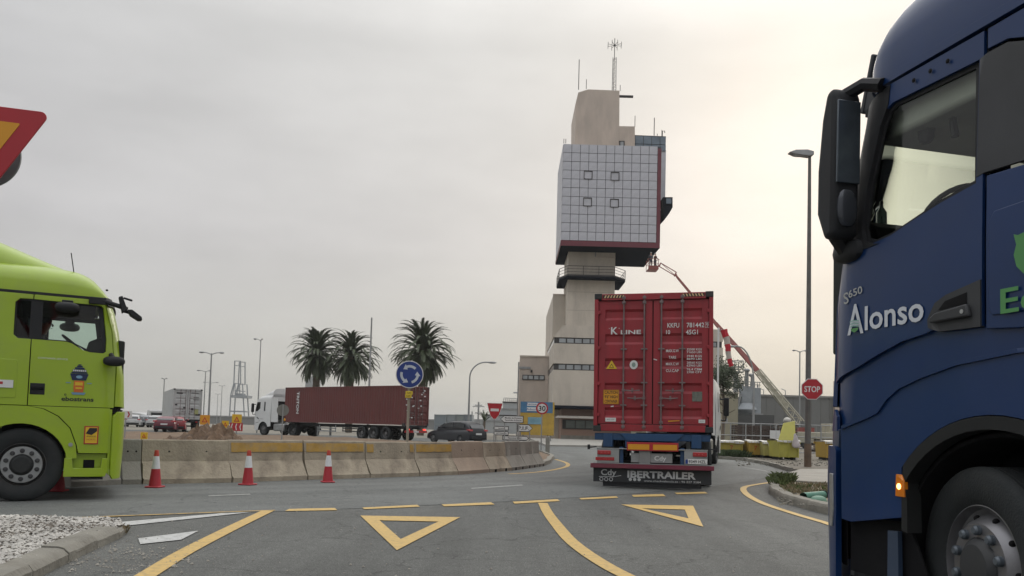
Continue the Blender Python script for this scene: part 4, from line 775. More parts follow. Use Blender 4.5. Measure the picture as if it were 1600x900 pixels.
def island():
    m_ = MB(); nr, na = 46, 150; vs = [(0, 0, .3)]; fs = []
    def h(x, y):
        X, Y = x+CX, y+CY; d = math.hypot(x, y); e = max(0, min(1, (22.8*rim_(math.atan2(y, x))-d)/2.5))
        z = .09 + e*(.06+.12*noise.noise(Vector((X*.16, Y*.16, 1))) + .10*noise.noise(Vector((X*.6, Y*.6, 4))) + .07*noise.noise(Vector((X*1.8, Y*1.8, 9)))+.04*noise.noise(Vector((X*5, Y*5, 3))))
        for (mx, my, r, hh) in ((-10.8, 18.6, 1.0, .12), (-4.0, 21.3, 1.3, .06), (-2.6, 24.5, 1.5, .05)):
            q = math.hypot(X-mx, (Y-my)*1.1)/r
            if q < 1.6: z += hh*math.exp(-q*q*2.2)*(1+.35*noise.noise(Vector((X*2.2, Y*2.2, 2))))*e
        return max(.05, z)
    for i in range(1, nr+1):
        r = 22.8*(i/nr)**.75
        for k in range(na):
            a = 2*math.pi*k/na; q_ = rim_(a); x, y = q_*r*math.cos(a), q_*r*math.sin(a); vs.append((x, y, h(x, y)))
    for k in range(na): fs.append((0, 1+k, 1+(k+1) % na))
    for i in range(nr-1):
        for k in range(na):
            a = 1+i*na+k; b = 1+i*na+(k+1) % na; fs.append((a, a+na, b+na, b))
    m_.add(vs, fs); o = m_.build('roundabout_soil', SOIL, ang=180); o.location = (CX, CY, 0); tag(o, 'brown dug-up soil with a heap inside the roundabout', None, None, 'structure')
    g = MB(); nx, ny = 150, 50; vs = []; fs = []
    for i in range(nx+1):
        for j in range(ny+1):
            X, Y = -11.5+9.5*i/nx, 17.6+4.6*j/ny; zz = 0
            for (mx, my, r, hh) in ((-7.35, 19.4, .85, .62), (-8.2, 19.3, .9, .42), (-6.7, 19.7, .9, .38), (-9.3, 19.2, 1.2, .22), (-5.6, 20.2, 1.0, .22), (-10.3, 19.0, .9, .18), (-4.4, 20.8, .9, .14)):
                q = math.hypot((X-mx)/r, (Y-my)/(r*1.1)); zz += hh*math.exp(-q*q*1.6)
            p = Vector((X, Y, 0)); f_ = 1+.35*noise.noise(p*1.9)+.24*noise.noise(p*4.5)+.18*noise.noise(p*10)+.14*noise.noise(p*22); out_ = math.hypot(X-CX, Y-CY) > 22.5; vs.append((X, Y, -.1 if out_ else .12+zz*f_-.06*(1 if zz < .06 else 0)-(.3 if i in (0, nx) or j in (0, ny) else 0)))
    for i in range(nx):
        for j in range(ny): a = i*(ny+1)+j; fs.append((a, a+ny+1, a+ny+2, a+1))
    g.add(vs, fs); tag(g.build('soil_heap', M('heap_soil', (.135, .088, .055), .95, var=.4, vs=4, bump=1, bs=16, dirt=.7, ds=5, dcol=(.075, .045, .028)), fix=False, ang=25), 'rough heap of brown dug-up soil behind the plain beige barrier', None, None, 'structure')
    # clods
    c = MB()
    for i in range(500):
        a = rad(random.uniform(-85, -20)); r = 22.6-abs(random.gauss(0, 4.2)); x, y = r*math.cos(a), r*math.sin(a)
        if i % 3 == 0: x, y = -7.3-CX+random.gauss(0, 1.4), 19.3-CY+random.gauss(0, .6)
        if math.hypot(x, y) > 22.6*rim_(math.atan2(y, x)): continue
        s = random.uniform(.015, .05) if i % 14 else random.uniform(.05, .09); c.ell((x+CX, y+CY, h(x, y)+s*.2), (s, s*random.uniform(.6, 1), s*.7), 5, 3)
    tag(c.build('soil_clods', SOIL, ang=10, fix=False), 'loose clods and stones lying on the dug-up soil', None, None, 'stuff')
    w = MB()
    for i in range(800):
        a = rad(random.uniform(-85, -25)); r = random.choice((22.4, 21.6, 18, 15))-abs(random.gauss(0, .6)); r *= rim_(a); x, y = r*math.cos(a), r*math.sin(a)
        blade(w, x+CX, y+CY, h(x, y), random.uniform(.06, .22))
    tag(w.build('weeds', WEED, fix=False), 'sparse low weeds growing on the roundabout soil', None, None, 'stuff')
def blade(w, x, y, z, h, n=3):
    for _ in range(n):
        a = random.uniform(0, 6.28); t = random.uniform(.2, .9)*h; b = h*.09
        dx, dy = math.cos(a), math.sin(a); w.add([(x-dy*b, y+dx*b, z-.01), (x+dy*b, y-dx*b, z-.01), (x+dx*t*.6, y+dy*t*.6, z+h*.8), (x+dx*t, y+dy*t, z+h*.9)], [(0, 1, 2), (0, 2, 3)])
island()
# ---- painted markings
PY = M('road_paint_yellow', (.50, .34, .115), .75, var=.12, vs=30, dirt=.62, ds=14, dcol=(.20, .165, .10))
PYT = M('road_paint_yellow_worn', (.45, .30, .10), .8, var=.12, vs=30, dirt=.9, ds=10, dcol=(.12, .11, .09))
PW = M('road_paint_white', (.44, .445, .43), .75, var=.12, vs=30, dirt=.7, ds=13, dcol=(.17, .165, .15))
PWW = M('road_paint_white_worn', (.26, .265, .25), .8, var=.2, vs=30, dirt=.9, ds=9, dcol=(.12, .12, .11))
def gp(pts): return [tuple(gr(*p).xy) for p in pts]
ZM = .009
def mark(pts, mat, label, z=ZM, name='road_marking'): return sheet(name, gp(pts), z, mat, label)
dash = [[(445,799.5),(452,796),(523,794.5),(527,798)], [(566,794),(569,796.5),(656,792.5),(652,789.5)], [(690,789),(694,792),(773,789),(767,785.5)], [(801,784.7),(804,787.8),(875,783.6),(871,780.6)], [(905,779),(908,781.3),(966,778.5),(963,776)], [(987,774),(990,777),(1040,776),(1036,772.5)], [(1054,770.5),(1058,773),(1106,771.5),(1101,769)]]
nm = ['leftmost', 'second', 'third', 'fourth', 'fifth', 'sixth', 'rightmost']
for i, d in enumerate(dash): mark(d, PY, f'{nm[i]} short yellow dash of the give way line across the lane')
def tri(o, inn, label):
    O = [Vector((*p, 0)) for p in gp(o)]; I = [Vector((*p, 0)) for p in gp(inn)]
    me = bpy.data.meshes.new('road_marking'); me.from_pydata([(p.x, p.y, ZM) for p in O+I], [], [(0, 1, 4, 3), (1, 2, 5, 4), (2, 0, 3, 5)]); me.materials.append(PY)
    bm = bmesh.new(); bm.from_mesh(me); bm.normal_update()
    for f in bm.faces:
        if f.normal.z < 0: f.normal_flip()
    bm.to_mesh(me); bm.free(); o_ = link('road_marking', me); tag(o_, label, None, None, 'structure')
tri([(563,806.5),(719,809),(620,861)], [(593,814),(685,816),(626,843.5)], 'yellow give way triangle painted in the middle lane')
tri([(970,789),(1083,791),(1099,824)], [(1003,795),(1070,797),(1076,811)], 'yellow give way triangle painted in the right lane')
def band(ctr, mat, label, z=ZM, ws=None):
    P = [gr(*p).xy for p in ctr]
    # smooth the line
    Q = []
    for i in range(len(P)-1):
        p0, p1, p2, p3 = P[max(i-1, 0)], P[i], P[i+1], P[min(i+2, len(P)-1)]
        for k in range(6):
            t = k/6; Q.append(.5*((2*p1)+(p2-p0)*t+(2*p0-5*p1+4*p2-p3)*t*t+(3*p1-p0-3*p2+p3)*t**3))
    Q.append(P[-1]); vs = []; fs = []
    for i, q in enumerate(Q):
        d = (Q[min(i+1, len(Q)-1)]-Q[max(i-1, 0)]).normalized(); w = (ws(i/(len(Q)-1)) if callable(ws) else ws or .15)/2; s = Vector((-d.y, d.x))
        vs += [(q.x+s.x*w, q.y+s.y*w, z), (q.x-s.x*w, q.y-s.y*w, z)]
    for i in range(len(Q)-1): fs.append((2*i, 2*i+1, 2*i+3, 2*i+2))
    me = bpy.data.meshes.new('road_marking'); me.from_pydata(vs, [], fs); me.materials.append(mat); tag(link('road_marking', me), label, None, None, 'structure')
band([(848,786.5),(856,802),(871,822),(892,846),(928,873),(978,901),(1060,935)], PY, 'curved yellow lane line running from the give way line towards the camera', ws=.15)
band([(418,799),(360,827),(290,863),(229,900),(150,948)], PY, 'slanting yellow line along the left side of the middle lane', ws=.16)
band([(-60,812),(60,811.5),(200,806.5),(330,801.5),(430,798)], PYT, 'thin yellow edge line beside the gravel island', ws=.07, z=.0085)
mark([(161,819),(183,824),(390,801.5),(345,803)], PW, 'long white wedge painted beyond the tip of the gravel island')
mark([(216,842.5),(219,851.5),(283,844.5),(310,830.5)], PW, 'short white bar painted beside the slanting yellow line')
mark([(736,763),(737,764.6),(818,759.3),(815,757.6)], PWW, 'thin worn white dash on the roundabout lane')
mark([(325,775),(326,776.4),(392,773.6),(390,772.2)], PWW, 'faint white dash on the roundabout lane left of the other')
band([(1330,834),(1297,820),(1240,803),(1190,786),(1166,772),(1163,762),(1185,757),(1212,753)], PY, 'curved yellow edge line round the weedy corner island', ws=.13)
band([(795,741),(840,738),(872,733),(887,728),(884,723),(868,718)], PYT, 'yellow and white edge line curving round the end of the barriers', ws=.14)
band([(1130,728),(1165,731),(1200,737)], PWW, 'faint white line along the exit road on the right', ws=.12)
# ---- left splitter island: kerb stones and white pebbles
def kerb_line(pts, label, h=.14, w=.16, stone=.9, mat=KERB, name='kerb', slope=.03):
    P = [Vector(p) for p in pts]; t = thing(name, label, None); t['kind'] = 'structure'
    segs = []; 
    for a, b in zip(P, P[1:]):
        n = max(1, round((b-a).length/stone))
        for k in range(n): segs.append((a.lerp(b, k/n), a.lerp(b, (k+1)/n)))
    for i, (a, b) in enumerate(segs):
        d = (b-a).normalized(); s = Vector((-d.y, d.x)); g = .006; a2, b2 = a+d*g, b-d*g; dz = random.uniform(-.008, .006); m_ = MB()
        prof = [(0, -.05), (0, h*.55+dz), (-slope*.5, h-.015+dz), (-slope, h+dz), (-w, h+dz), (-w, -.05)]
        sub = max(4, int((b-a).length/.12)); vs = []; fs = []
        for q in range(sub+1):
            c = a2.lerp(b2, q/sub)
            for o, z in prof:
                j = .012*noise.noise(Vector((c.x*3, c.y*3, o*20+z*12)))+.006*noise.noise(Vector((c.x*11, c.y*11, o*30+z*30))); p = c+s*(-o)*(-1 if False else 1)
                vs.append((p.x+j, p.y+j, z+j))
        k_ = len(prof)
        for q in range(sub):
            for r in range(k_-1): fs.append((q*k_+r, q*k_+r+1, (q+1)*k_+r+1, (q+1)*k_+r))
        fs += [tuple(range(k_)), tuple(range((sub+1)*k_-1, sub*k_-1, -1))]
        m_.add(vs, fs); m_.build('kerb_stone', mat, t)
    return t
kl = gp([(60,910),(105,879),(150,857),(188,840),(196,831)])
k2 = gp([(196,831),(190,826),(160,822),(60,817),(-60,816)])
kl = [tuple(gr(*p).xy) for p in [(-30,945),(50,908),(105,880),(150,858),(187,842)]]
kerb_line(kl, 'worn concrete kerb along the near side of the white gravel island', h=.13, w=.21, stone=1.9, slope=.07)
kn = [tuple(gr(*p).xy) for p in [(187,842),(197,834),(190,827),(150,822.5),(60,820),(-80,818.5)]]
kerb_line(kn, 'low concrete kerb round the tip and far side of the gravel island', h=.07, w=.10, stone=.35)
isl = kl[::1]+kn[1:]
bed = sheet('gravel_bed', [(p[0], p[1]) for p in kl]+[(p[0], p[1]) for p in kn[1:]], .05, M('bed_soil', (.10, .08, .055), .95, var=.3), 'dark soil under the white pebbles of the left island')
def inside(x, y, poly):
    c = False; j = len(poly)-1
    for i in range(len(poly)):
        if (poly[i][1] > y) != (poly[j][1] > y) and x < (poly[j][0]-poly[i][0])*(y-poly[i][1])/(poly[j][1]-poly[i][1])+poly[i][0]: c = not c
        j = i
    return c
PEB = M('pebble', (.42, .405, .37), .8, var=.35, vs=1.7, dirt=.55, ds=7, dcol=(.13, .115, .095)); PEB2 = M('dark_pebble', (.12, .105, .085), .85, var=.4, vs=3)
def pebbles():
    poly = [(p[0], p[1]) for p in isl]; a, b = MB(), MB(); xs = [p[0] for p in poly]; ys = [p[1] for p in poly]; n = 0
    oct_ = [(0, 1, 2), (0, 2, 3), (0, 3, 4), (0, 4, 1), (5, 2, 1), (5, 3, 2), (5, 4, 3), (5, 1, 4)]
    while n < 12000:
        x = random.uniform(max(min(xs), -9), max(xs)); y = random.uniform(min(ys), max(ys))
        if not inside(x, y, poly): continue
        if not (inside(x+.1, y-.12, poly)): continue
        n += 1; s = random.uniform(.012, .029); th = random.uniform(0, 3.14); e = random.uniform(.55, .95); z = .062+random.uniform(0, .045)+.02*noise.noise(Vector((x*2, y*2, 0)))
        c, q = math.cos(th), math.sin(th); vs = []
        tl = random.uniform(-.4, .4)
        for px, py, pz in ((0, 0, .55), (1, 0, tl*.3), (0, e, 0), (-1, 0, -tl*.3), (0, -e, 0), (0, 0, -.5)):
            j = random.uniform(.8, 1.15); vs.append((x+s*j*(px*c-py*q), y+s*j*(px*q+py*c), z+s*pz*j))
        (a if noise.noise(Vector((x*1.6, y*1.6, 7)))+random.uniform(-.3, 1.05) > .0 else b).add(vs, oct_)
    o = a.build('white_pebbles', PEB, fix=False, ang=60); tag(o, 'white pebbles filling the kerbed island at bottom left', None, None, 'stuff')
    o = b.build('dark_pebbles', PEB2, fix=False, ang=60); tag(o, 'dark stones and litter among the white pebbles', None, None, 'stuff')
    g = MB()
    for i in range(900):
        if i < 650: p = gr(random.gauss(195, 70), random.gauss(872, 17)); 
        else: p = gr(random.uniform(100, 1290), random.uniform(790, 960))
        x, y = p.x, p.y
        if inside(x, y, poly): continue
        s = random.uniform(.003, .009) if random.random() < .8 else random.uniform(.009, .017); g.add([(x+s*dx*random.uniform(.7, 1.2), y+s*dy, .002+s*dz) for dx, dy, dz in ((0, 0, 1.2), (1, 0, .3), (0, .8, .3), (-1, 0, .3), (0, -.8, .3), (0, 0, 0))], oct_)
    tag(g.build('loose_chippings', M('chipping', (.30, .28, .24), .8, var=.4, vs=2), fix=False, ang=60), 'loose stone chippings scattered on the asphalt', None, None, 'stuff')
    w = MB()
    for i in range(26): p = gr(random.uniform(182, 198), random.uniform(828, 836)); blade(w, p.x, p.y, .02, random.uniform(.03, .08), 5)
    tag(w.build('dry_weeds', DRYW, fix=False), 'small dry weeds at the tip of the gravel kerb', None, None, 'stuff')
pebbles()
# ---- right side: exit road kerb, verge, corner island
fk = [tuple(gr(*p).xy) for p in [(1020,712),(1118,716.5),(1170,720.5),(1205,727),(1240,737)]]
kerb_line(fk[::-1], 'long low concrete kerb of the verge beside the yellow skips', h=.13, w=.16, stone=1.0)
verge = sheet('verge', [tuple(gr(*p).xy) for p in [(1000,711),(1118,715.6),(1170,719.5),(1205,726),(1240,736),(1300,741),(1500,760)]]+[(36, 34), (60, 44), (60, 62), (18, 64), (9, 62)], .06, M('verge_ground', (.125, .11, .085), .95, var=.3, vs=1, bump=.6, bs=10, dirt=.6, ds=1.2, dcol=(.075, .065, .05)), 'dusty verge behind the kerb of the exit road')
pav = [tuple(gr(*p).xy) for p in [(1213,757),(1226,747),(1250,739),(1330,739),(1400,748),(1400,768),(1320,764)]]
def slab(name, pts, z0, z1, mat, label):
    o = MB().prism(pts, z0, z1, ax='z').build(name, mat, bevel=.02); return tag(o, label, None, None, 'structure')
slab('pavement', pav, -.02, .13, M('pavement_concrete', (.30, .285, .245), .9, var=.15, vs=2, bump=.4, bs=30, dirt=.45, ds=1.5, dcol=(.17, .155, .13)), 'pale concrete pavement slab under the stop sign lamp post')
nk = [tuple(gr(*p).xy) for p in [(1217,757),(1203,762),(1201,771),(1222,785),(1260,796),(1300,806),(1400,826)]]
kerb_line(nk, 'broken concrete kerb round the nose of the weedy corner island', h=.15, w=.20, stone=.7)
ci = sheet('corner_island_soil', nk+[tuple(gr(*p).xy) for p in [(1500,830),(1500,775),(1400,769),(1320,765)]], .09, M('dry_soil', (.20, .165, .115), .95, var=.3, vs=2, bump=1, bs=12, dirt=.6, ds=3, dcol=(.09, .075, .05)), 'dry soil of the weedy corner island')
w = MB(); w2 = MB(); rb = MB()
for i in range(420):
    p = gr(random.uniform(1222, 1330), random.uniform(765, 780)); (blade)(w if i % 3 else w2, p.x, p.y, .09, random.uniform(.04, .12), 4)
for i in range(150):
    p = gr(random.gauss(1222, 8), random.gauss(762, 3)); blade(w2, p.x, p.y, .1, random.uniform(.08, .25), 4)
for i in range(260):
    p = gr(random.uniform(1215, 1330), random.uniform(772, 800)); s = random.uniform(.008, .028); rb.ell((p.x, p.y, .10), (s, s*.8, s*.6), 5, 3)
for i in range(260):
    p = gr(random.uniform(1150, 1320), random.uniform(719, 731)); s = random.uniform(.015, .05); rb.ell((p.x, p.y, .08), (s, s*.8, s*.6), 5, 3)
tag(w.build('dry_weeds', DRYW, fix=False), 'dry straw coloured weeds on the corner island', None, None, 'stuff')
tag(w2.build('weeds', WEED, fix=False), 'green weeds at the nose of the corner island', None, None, 'stuff')
tag(rb.build('rubble', KERB, fix=False, ang=20), 'rubble and stones on the corner island and verge', None, None, 'stuff')
w = MB()
for i in range(1500):
    p = gr(random.gauss(1140, 18), 717-abs(random.gauss(0, 4))); blade(w, p.x, p.y, .06, random.uniform(.10, .42)*(1 if p.x < 11.6 else .5), 3)
tag(w.build('bush_weeds', M('verge_weed', (.05, .075, .03), .8, var=.4), fix=False), 'dark green weeds growing in front of the leftmost yellow skip', None, None, 'stuff')
GP = M('green_pipe', (.05, .17, .12), .6, var=.15, dirt=.3)
p0, p1 = gr(1255, 776, .14), gr(1288, 773, .14); pp = thing('drain_pipe', 'dark green plastic pipe lying on the corner island', 'pipe', (0, 0, 0))
MB().tube([p0, p1], .07, 16, caps=False).build('pipe_shell', GP, pp); MB().tube([p1-(p1-p0).normalized()*.04, p1], .08, 16).build('pipe_mouth', DARK, pp)
p2 = gr(1279, 783, .12); o = MB().ell(p2, (.13, .10, .09), 12, 8, p=.8).tube([p2, p2+Vector((.25, .05, -.04)), p2+Vector((.5, -.1, -.05))], .02).build('drain_fitting', M('pale_green_plastic', (.16, .30, .22), .6, dirt=.4)); tag(o, 'pale green plastic drain fitting beside the green pipe', 'pipe fitting')
# ================================================================ concrete barriers
BP = [(110,761.5),(190,757.5),(222,757),(363,754.3),(481,750),(578,747),(656,744.5),(716,742),(765,738.5),(800,735.7),(823,732.5),(840,730),(852,728)]
B = [gr(*p).xy for p in BP]
info = [('grey concrete barrier hidden behind the bumper of the lime green truck', 0, CONCG), ('plain grey barrier seen just right of the lime green truck', 0, CONCG), ('beige barrier with two dark holes and a traffic cone before its left end', 0, CONC),
 ('barrier with a full yellow band and a traffic cone before its left end', 1, CONC), ('barrier with a yellow band and the third traffic cone, right of the first banded one', 1, CONC), ('beige barrier with only traces of orange paint at both ends', 3, CONC),
 ('barrier with a short bright yellow band, nearest the roundabout sign on its right', 1, CONC), ('pinkish plain barrier right of the last yellow banded one', 0, M('pink_concrete', (.34, .27, .205), .9, var=.12, bump=.5, bs=26, dirt=.4, dcol=(.2, .17, .14))),
 ('pale barrier with two forklift notches at its foot', 2, CONC), ('dark grey barrier next to the pale notched one', 2, CONCG), ('narrow grey barrier, third from the far end of the row', 2, CONCG), ('narrow grey barrier, last but one of the row', 2, CONCG)]
info[11:] = [('end barrier of the row beside the curved edge line', 2, CONCG)]
for i, (lb, kind, mt) in enumerate(info):
    a, b = B[i], B[i+1]
    d = (b-a); Ln = d.length; rz = math.atan2(d.y, d.x); t = thing('concrete_barrier', lb, 'barrier', (a.x, a.y, 0), rz, 'concrete barriers round the roundabout')
    g = .012; hh = .80+random.uniform(-.012, .012); w = .56
    prof = [(0, .0), (.0, .09), (.03, .12), (.155, .33), (.205, .40), (.235, hh-.02), (.25, hh), (.33, hh), (.345, hh-.02), (.375, .40), (.425, .33), (.55, .12), (.58, .09), (.58, 0)]
    m_ = MB(); n = 14; vs = []; fs = []; x0, x1 = g, Ln-g
    for q in range(n+1):
        x = x0+(x1-x0)*q/n
        for yy, z in prof:
            j = .006*noise.noise(Vector((x*3+i*9, yy*6, z*6))); chip = 0
            if q in (0, n) and random.random() < .3: chip = random.uniform(0, .02)
            vs.append((x+(chip if q == 0 else -chip), yy+j, z+j*.5))
    k = len(prof)
    for q in range(n):
        for r in range(k-1): fs.append((q*k+r, q*k+r+1, (q+1)*k+r+1, (q+1)*k+r))
    fs += [tuple(range(k)), tuple(range((n+1)*k-1, n*k-1, -1))]
    m_.add(vs, fs); body = m_.build('barrier_body', mt, t, ang=30)
    if kind in (1, 3):
        y1, z1 = .2345, hh-.055; y0, z0 = .2125, hh-.235
        def strip(xa, xb):
            e = .004; q = MB(); ns = 16; vs = []; fs = []
            for s_ in range(ns+1):
                x = xa+(xb-xa)*s_/ns; jz = .010*noise.noise(Vector((x*9, i, 0))); vs += [(x, y0-e-.006, z0+jz), (x, y1-e-.006, z1+jz*.4)]
            for s_ in range(ns): fs.append((2*s_, 2*s_+2, 2*s_+3, 2*s_+1))
            q.add(vs, fs).build('yellow_paint_band', YPAINT, t)
        if kind == 1: strip(.06, Ln-.05 if i != 3 else Ln-.02)
        else: strip(.04, .22); strip(Ln-.15, Ln-.04)
    hd = MB()
    for fx in (.30, .72): hd.lathe([(.017, -.004), (.017, .02)], 10, c=(Ln*fx, .222, hh-.22))
    hd.build('bolt_holes', DARK, t)
    if kind == 2:
        q = MB()
        for fx in (.22, .68): q.prism([(Ln*fx, .0), (Ln*fx, .06), (Ln*fx+.03, .085), (Ln*fx+.08, .085), (Ln*fx+.11, .06), (Ln*fx+.11, 0)], -.003, .1)
        q.build('forklift_notch', DARK, t)
# ================================================================ traffic cones
def cone(label, p):
    t = thing('traffic_cone', label, 'traffic cone', (p.x, p.y, 0), random.uniform(0, 3), 'traffic cones before the barriers')
    t.scale = (.9, .9, .9)
    MB().box(-.14, .14, -.14, .14, .005, .035).build('base', REDP, t, bevel=.015)
    MB().lathe([(.118, .03), (.112, .05), (.078, .36)], 20, ax='z').build('lower_body', REDP, t)
    MB().lathe([(.0775, .36), (.050, .60)], 20, ax='z').build('white_band', REFW, t)
    MB().lathe([(.049, .60), (.038, .70), (.032, .715), (.001, .716)], 20, ax='z').build('tip', M('orange_red_plastic', (.40, .04, .02), .5), t)
for lb, p in (('traffic cone half hidden behind the front wheel of the lime green truck', (90, 768)), ('traffic cone before the plain beige barrier, right of the lime green truck', (242, 762)), ('middle one of the three fully visible traffic cones, before a yellow band', (387, 758)), ('rightmost traffic cone before the barriers', (512, 754))):
    cone(lb, gr(*p))
# ================================================================ red container truck ahead
rz = math.atan2(.972, .233); RC = Vector((2.91, 16.23, 0))
NAV = M('trailer_blue', (.010, .05, .13), .5, dirt=.3, dcol=(.05, .05, .05))
tr = skeletal_trailer('container trailer with a black IBERTRAILER mudflap and blue beams, carrying the red container ahead', RC, rz, beam=NAV, roll=rad(-.6))
ct = container('dark red shipping container with white "K" LINE lettering on its doors, on the trailer ahead', 'shipping container', RED, 12.19, 2.90, loc=RC+Vector((0, 0, 1.18)), rz=rz)
ct.rotation_euler = (rad(-.6), 0, rz)
cdoors = [o for o in ct.children if o.name.startswith('door') and not o.name.startswith('door_')]
dl, drr = (cdoors[0], cdoors[1]) if True else None
# s=-1 built first: y<0 is the right side seen from behind
d_right, d_left = cdoors[0], cdoors[1]
def CX_(y, z, x=.048): return TX((x, y, z), (0, -1, 0), (0, 0, 1))
text('K', .15, CX_(.80, 2.04), LETW, d_left, w=.14, bold=.02); text('"', .05, CX_(.905, 2.12), LETW, d_left); text('"', .05, CX_(.70, 2.12), LETW, d_left)
text('LINE', .085, CX_(.455, 2.04), LETW, d_left, w=.42, bold=.018)
text('KKFU', .095, CX_(-.415, 2.165), LETW, d_right, w=.24, bold=.01); text('781442', .095, CX_(-.86, 2.165), LETW, d_right, w=.35, bold=.01); text('9', .08, CX_(-1.10, 2.17), LETW, d_right); text('10', .085, CX_(-.31, 2.03), LETW, d_right, w=.08, bold=.01); text('45G1', .095, CX_(-.79, 2.02), LETW, d_right, w=.24, bold=.01)
bx = MB()
for a_, b_, c_, d_ in ((-1.145, -1.055, 2.155, 2.161), (-1.145, -1.055, 2.262, 2.268), (-1.145, -1.139, 2.155, 2.268), (-1.061, -1.055, 2.155, 2.268)): bx.box(.044, .048, a_, b_, c_, d_)
bx.build('check_digit_frame', LETW, d_right)
for j, (lt, r1, r2) in enumerate((('MAX.G.W', '32500 KGS', '71650 LBS'), ('TARE', '3940 KGS', '8690 LBS'), ('MAX.C.W', '28560 KGS', '62960 LBS'), ('CU.CAP', '76.4 CBM', '2700 CFT'))):
    z = 1.655-j*.137; text(lt, .058, CX_(-.40, z), LETW, d_right, w=.26 if lt != 'TARE' else .15, bold=.01)
    text(r1, .042, CX_(-.84, z+.034), LETW, d_right, w=.30, bold=.01); text(r2, .042, CX_(-.84, z-.024), LETW, d_right, w=.30, bold=.01)
def dec(pts, mat, nm, par, x=.046): return MB().prism(pts, x-.003, x, ax='x').build(nm, mat, par)
tq = dec([(.965, 1.31), (.735, 1.31), (.85, 1.49)], SYEL, 'warning_triangle', d_left); dec([(.90, 1.335), (.80, 1.335), (.85, 1.42)], SBLK, 'warning_mark', tq, .0425); dec([(.882, 1.343), (.818, 1.343), (.85, 1.40)], SYEL, 'warning_mark_inner', tq, .0395)
dec([(.39+.085*math.cos(k*.5236)*(1 if abs(math.cos(k*.5236)) > .1 else 0.4), 1.395+.095*math.sin(k*.5236)) for k in range(12)], SWH, 'round_sticker', d_left); dec([(.39+.04*math.cos(k*.5236), 1.395+.05*math.sin(k*.5236)) for k in range(12)], M('sticker_green', (.20, .28, .25), .5), 'sticker_centre', d_left, .0425)
cs_ = dec([(1.02, .87), (.69, .87), (.69, .57), (1.02, .57)], SORA, 'caution_sticker', d_left)
for j, s_ in enumerate(('CAUTION', "9'6\" HIGH", 'CONTAINER')): text(s_, .062, CX_(.855, .785-j*.093, .042), SBLK, cs_, w=.27, bold=.015)
fr = MB()
for a_, b_, c_, d_ in ((.695, .70, .575, .865), (1.01, 1.015, .575, .865), (.695, 1.015, .575, .58), (.695, 1.015, .86, .865)): fr.box(.0405, .0425, a_, b_, c_, d_)
fr.build('sticker_border', SBLK, cs_)
dec([(.97, .285), (.75, .285), (.75, .205), (.97, .205)], SWH, 'white_plate', d_left); text('45G1 CSC', .02, CX_(.86, .24, .042), SBLK, d_left, w=.16)
dec([(.86, .53), (.80, .54), (.80, .515), (.86, .51)], SWH, 'small_sticker', d_left)
dec([(-1.06, .27), (-.93, .27), (-.93, .20), (-1.06, .20)], SWH, 'white_plate', d_right); text('CT', .02, CX_(-.995, .225, .042), SBLK, d_right, w=.08)
dec([(-.80, .84), (-1.0, .84), (-1.0, .64), (-.80, .64)], M('grey_plate', (.12, .13, .11), .5, var=.3, vs=20), 'data_plate', d_right)
dec([(-.32, .24), (-.55, .25), (-.55, .235), (-.32, .215)], SORA, 'orange_mark', d_right)
dec([(-.09, 1.50), (-.02, 1.52), (-.02, 1.50), (-.09, 1.48)], SWH, 'customs_seal', d_right, .03)
for s in (1, -1):        # hazard stripes on the header
    y0 = .60 if s > 0 else -1.04; hp_ = MB().box(.004, .009, y0, y0+.44, 2.80, 2.862).build('hazard_plate', SBLK, ct)
    q = MB()
    for k in range(7):
        y = y0+.015+k*.062; q.add([(.002, y, 2.803), (.002, y+.03, 2.803), (.002, min(y+.055, y0+.438) if s < 0 else max(y-.025+.03, y0+.002), 2.859), (.002, (y+.025) if s < 0 else max(y-.025, y0+.002), 2.859)], [(0, 1, 2, 3)])
    q.build('hazard_stripes', M('stripe_cream', (.55, .38, .20), .6), hp_, fix=False)
# rear end of the trailer
def tp(nm, mat, x0, x1, y0, y1, z0, z1, bev=0, par=None): return MB().box(x0, x1, y0, y1, z0, z1).build(nm, mat, par or tr, bevel=bev)
MB().prism([(.66, 1.145), (-.66, 1.145), (-.50, .985), (.50, .985)], .02, .30, ax='x').build('blue_cross_beam', NAV, tr, bevel=.01)
for s in (1, -1):
    tp('blue_end_block', NAV, .03, .25, min(s*.80, s*1.0), max(s*.80, s*1.0), .86, 1.14, .01); tp('underride_post', NAV, .05, .14, min(s*.58, s*.66), max(s*.58, s*.66), .50, .86, .01)
    lb_ = tp('lamp_board', GALV, .0, .03, min(s*.66, s*1.12), max(s*.66, s*1.12), .53, .815, .005)
    tp('tail_lamp', LAMPR, -.03, .0, min(s*.83, s*1.11), max(s*.83, s*1.11), .695, .785, .012, lb_)
    for k in range(3): MB().lathe([(.016, -.036), (.001, -.038)], 10, ax='x', c=(0, s*(.88+.07*k), .74)).build('lamp_reflector', M('lens_inner', (.45, .05, .05), .2, coat=.6), lb_)
tp('reflector_panel', LAMPR, -.012, .0, .76, 1.15, .575, .645, .004)
tp('top_bar', GALV, -.01, .05, -1.13, 1.13, .815, .835, .004)
rbd = tp('reflector_board', SRED, -.035, -.02, -.545, .50, .79, .965, .006)
tp('orange_reflector', SORA, -.04, -.036, .04, .475, .815, .925, 0, rbd); tp('orange_reflector', SORA, -.04, -.036, -.52, -.035, .815, .925, 0, rbd)
gb = tp('grey_box', GALV, .03, .2, -.42, .42, .545, .74, .01); tp('grey_bracket', M('bracket_grey', (.20, .20, .195), .6), .0, .03, .02, .25, .50, .79, .004)
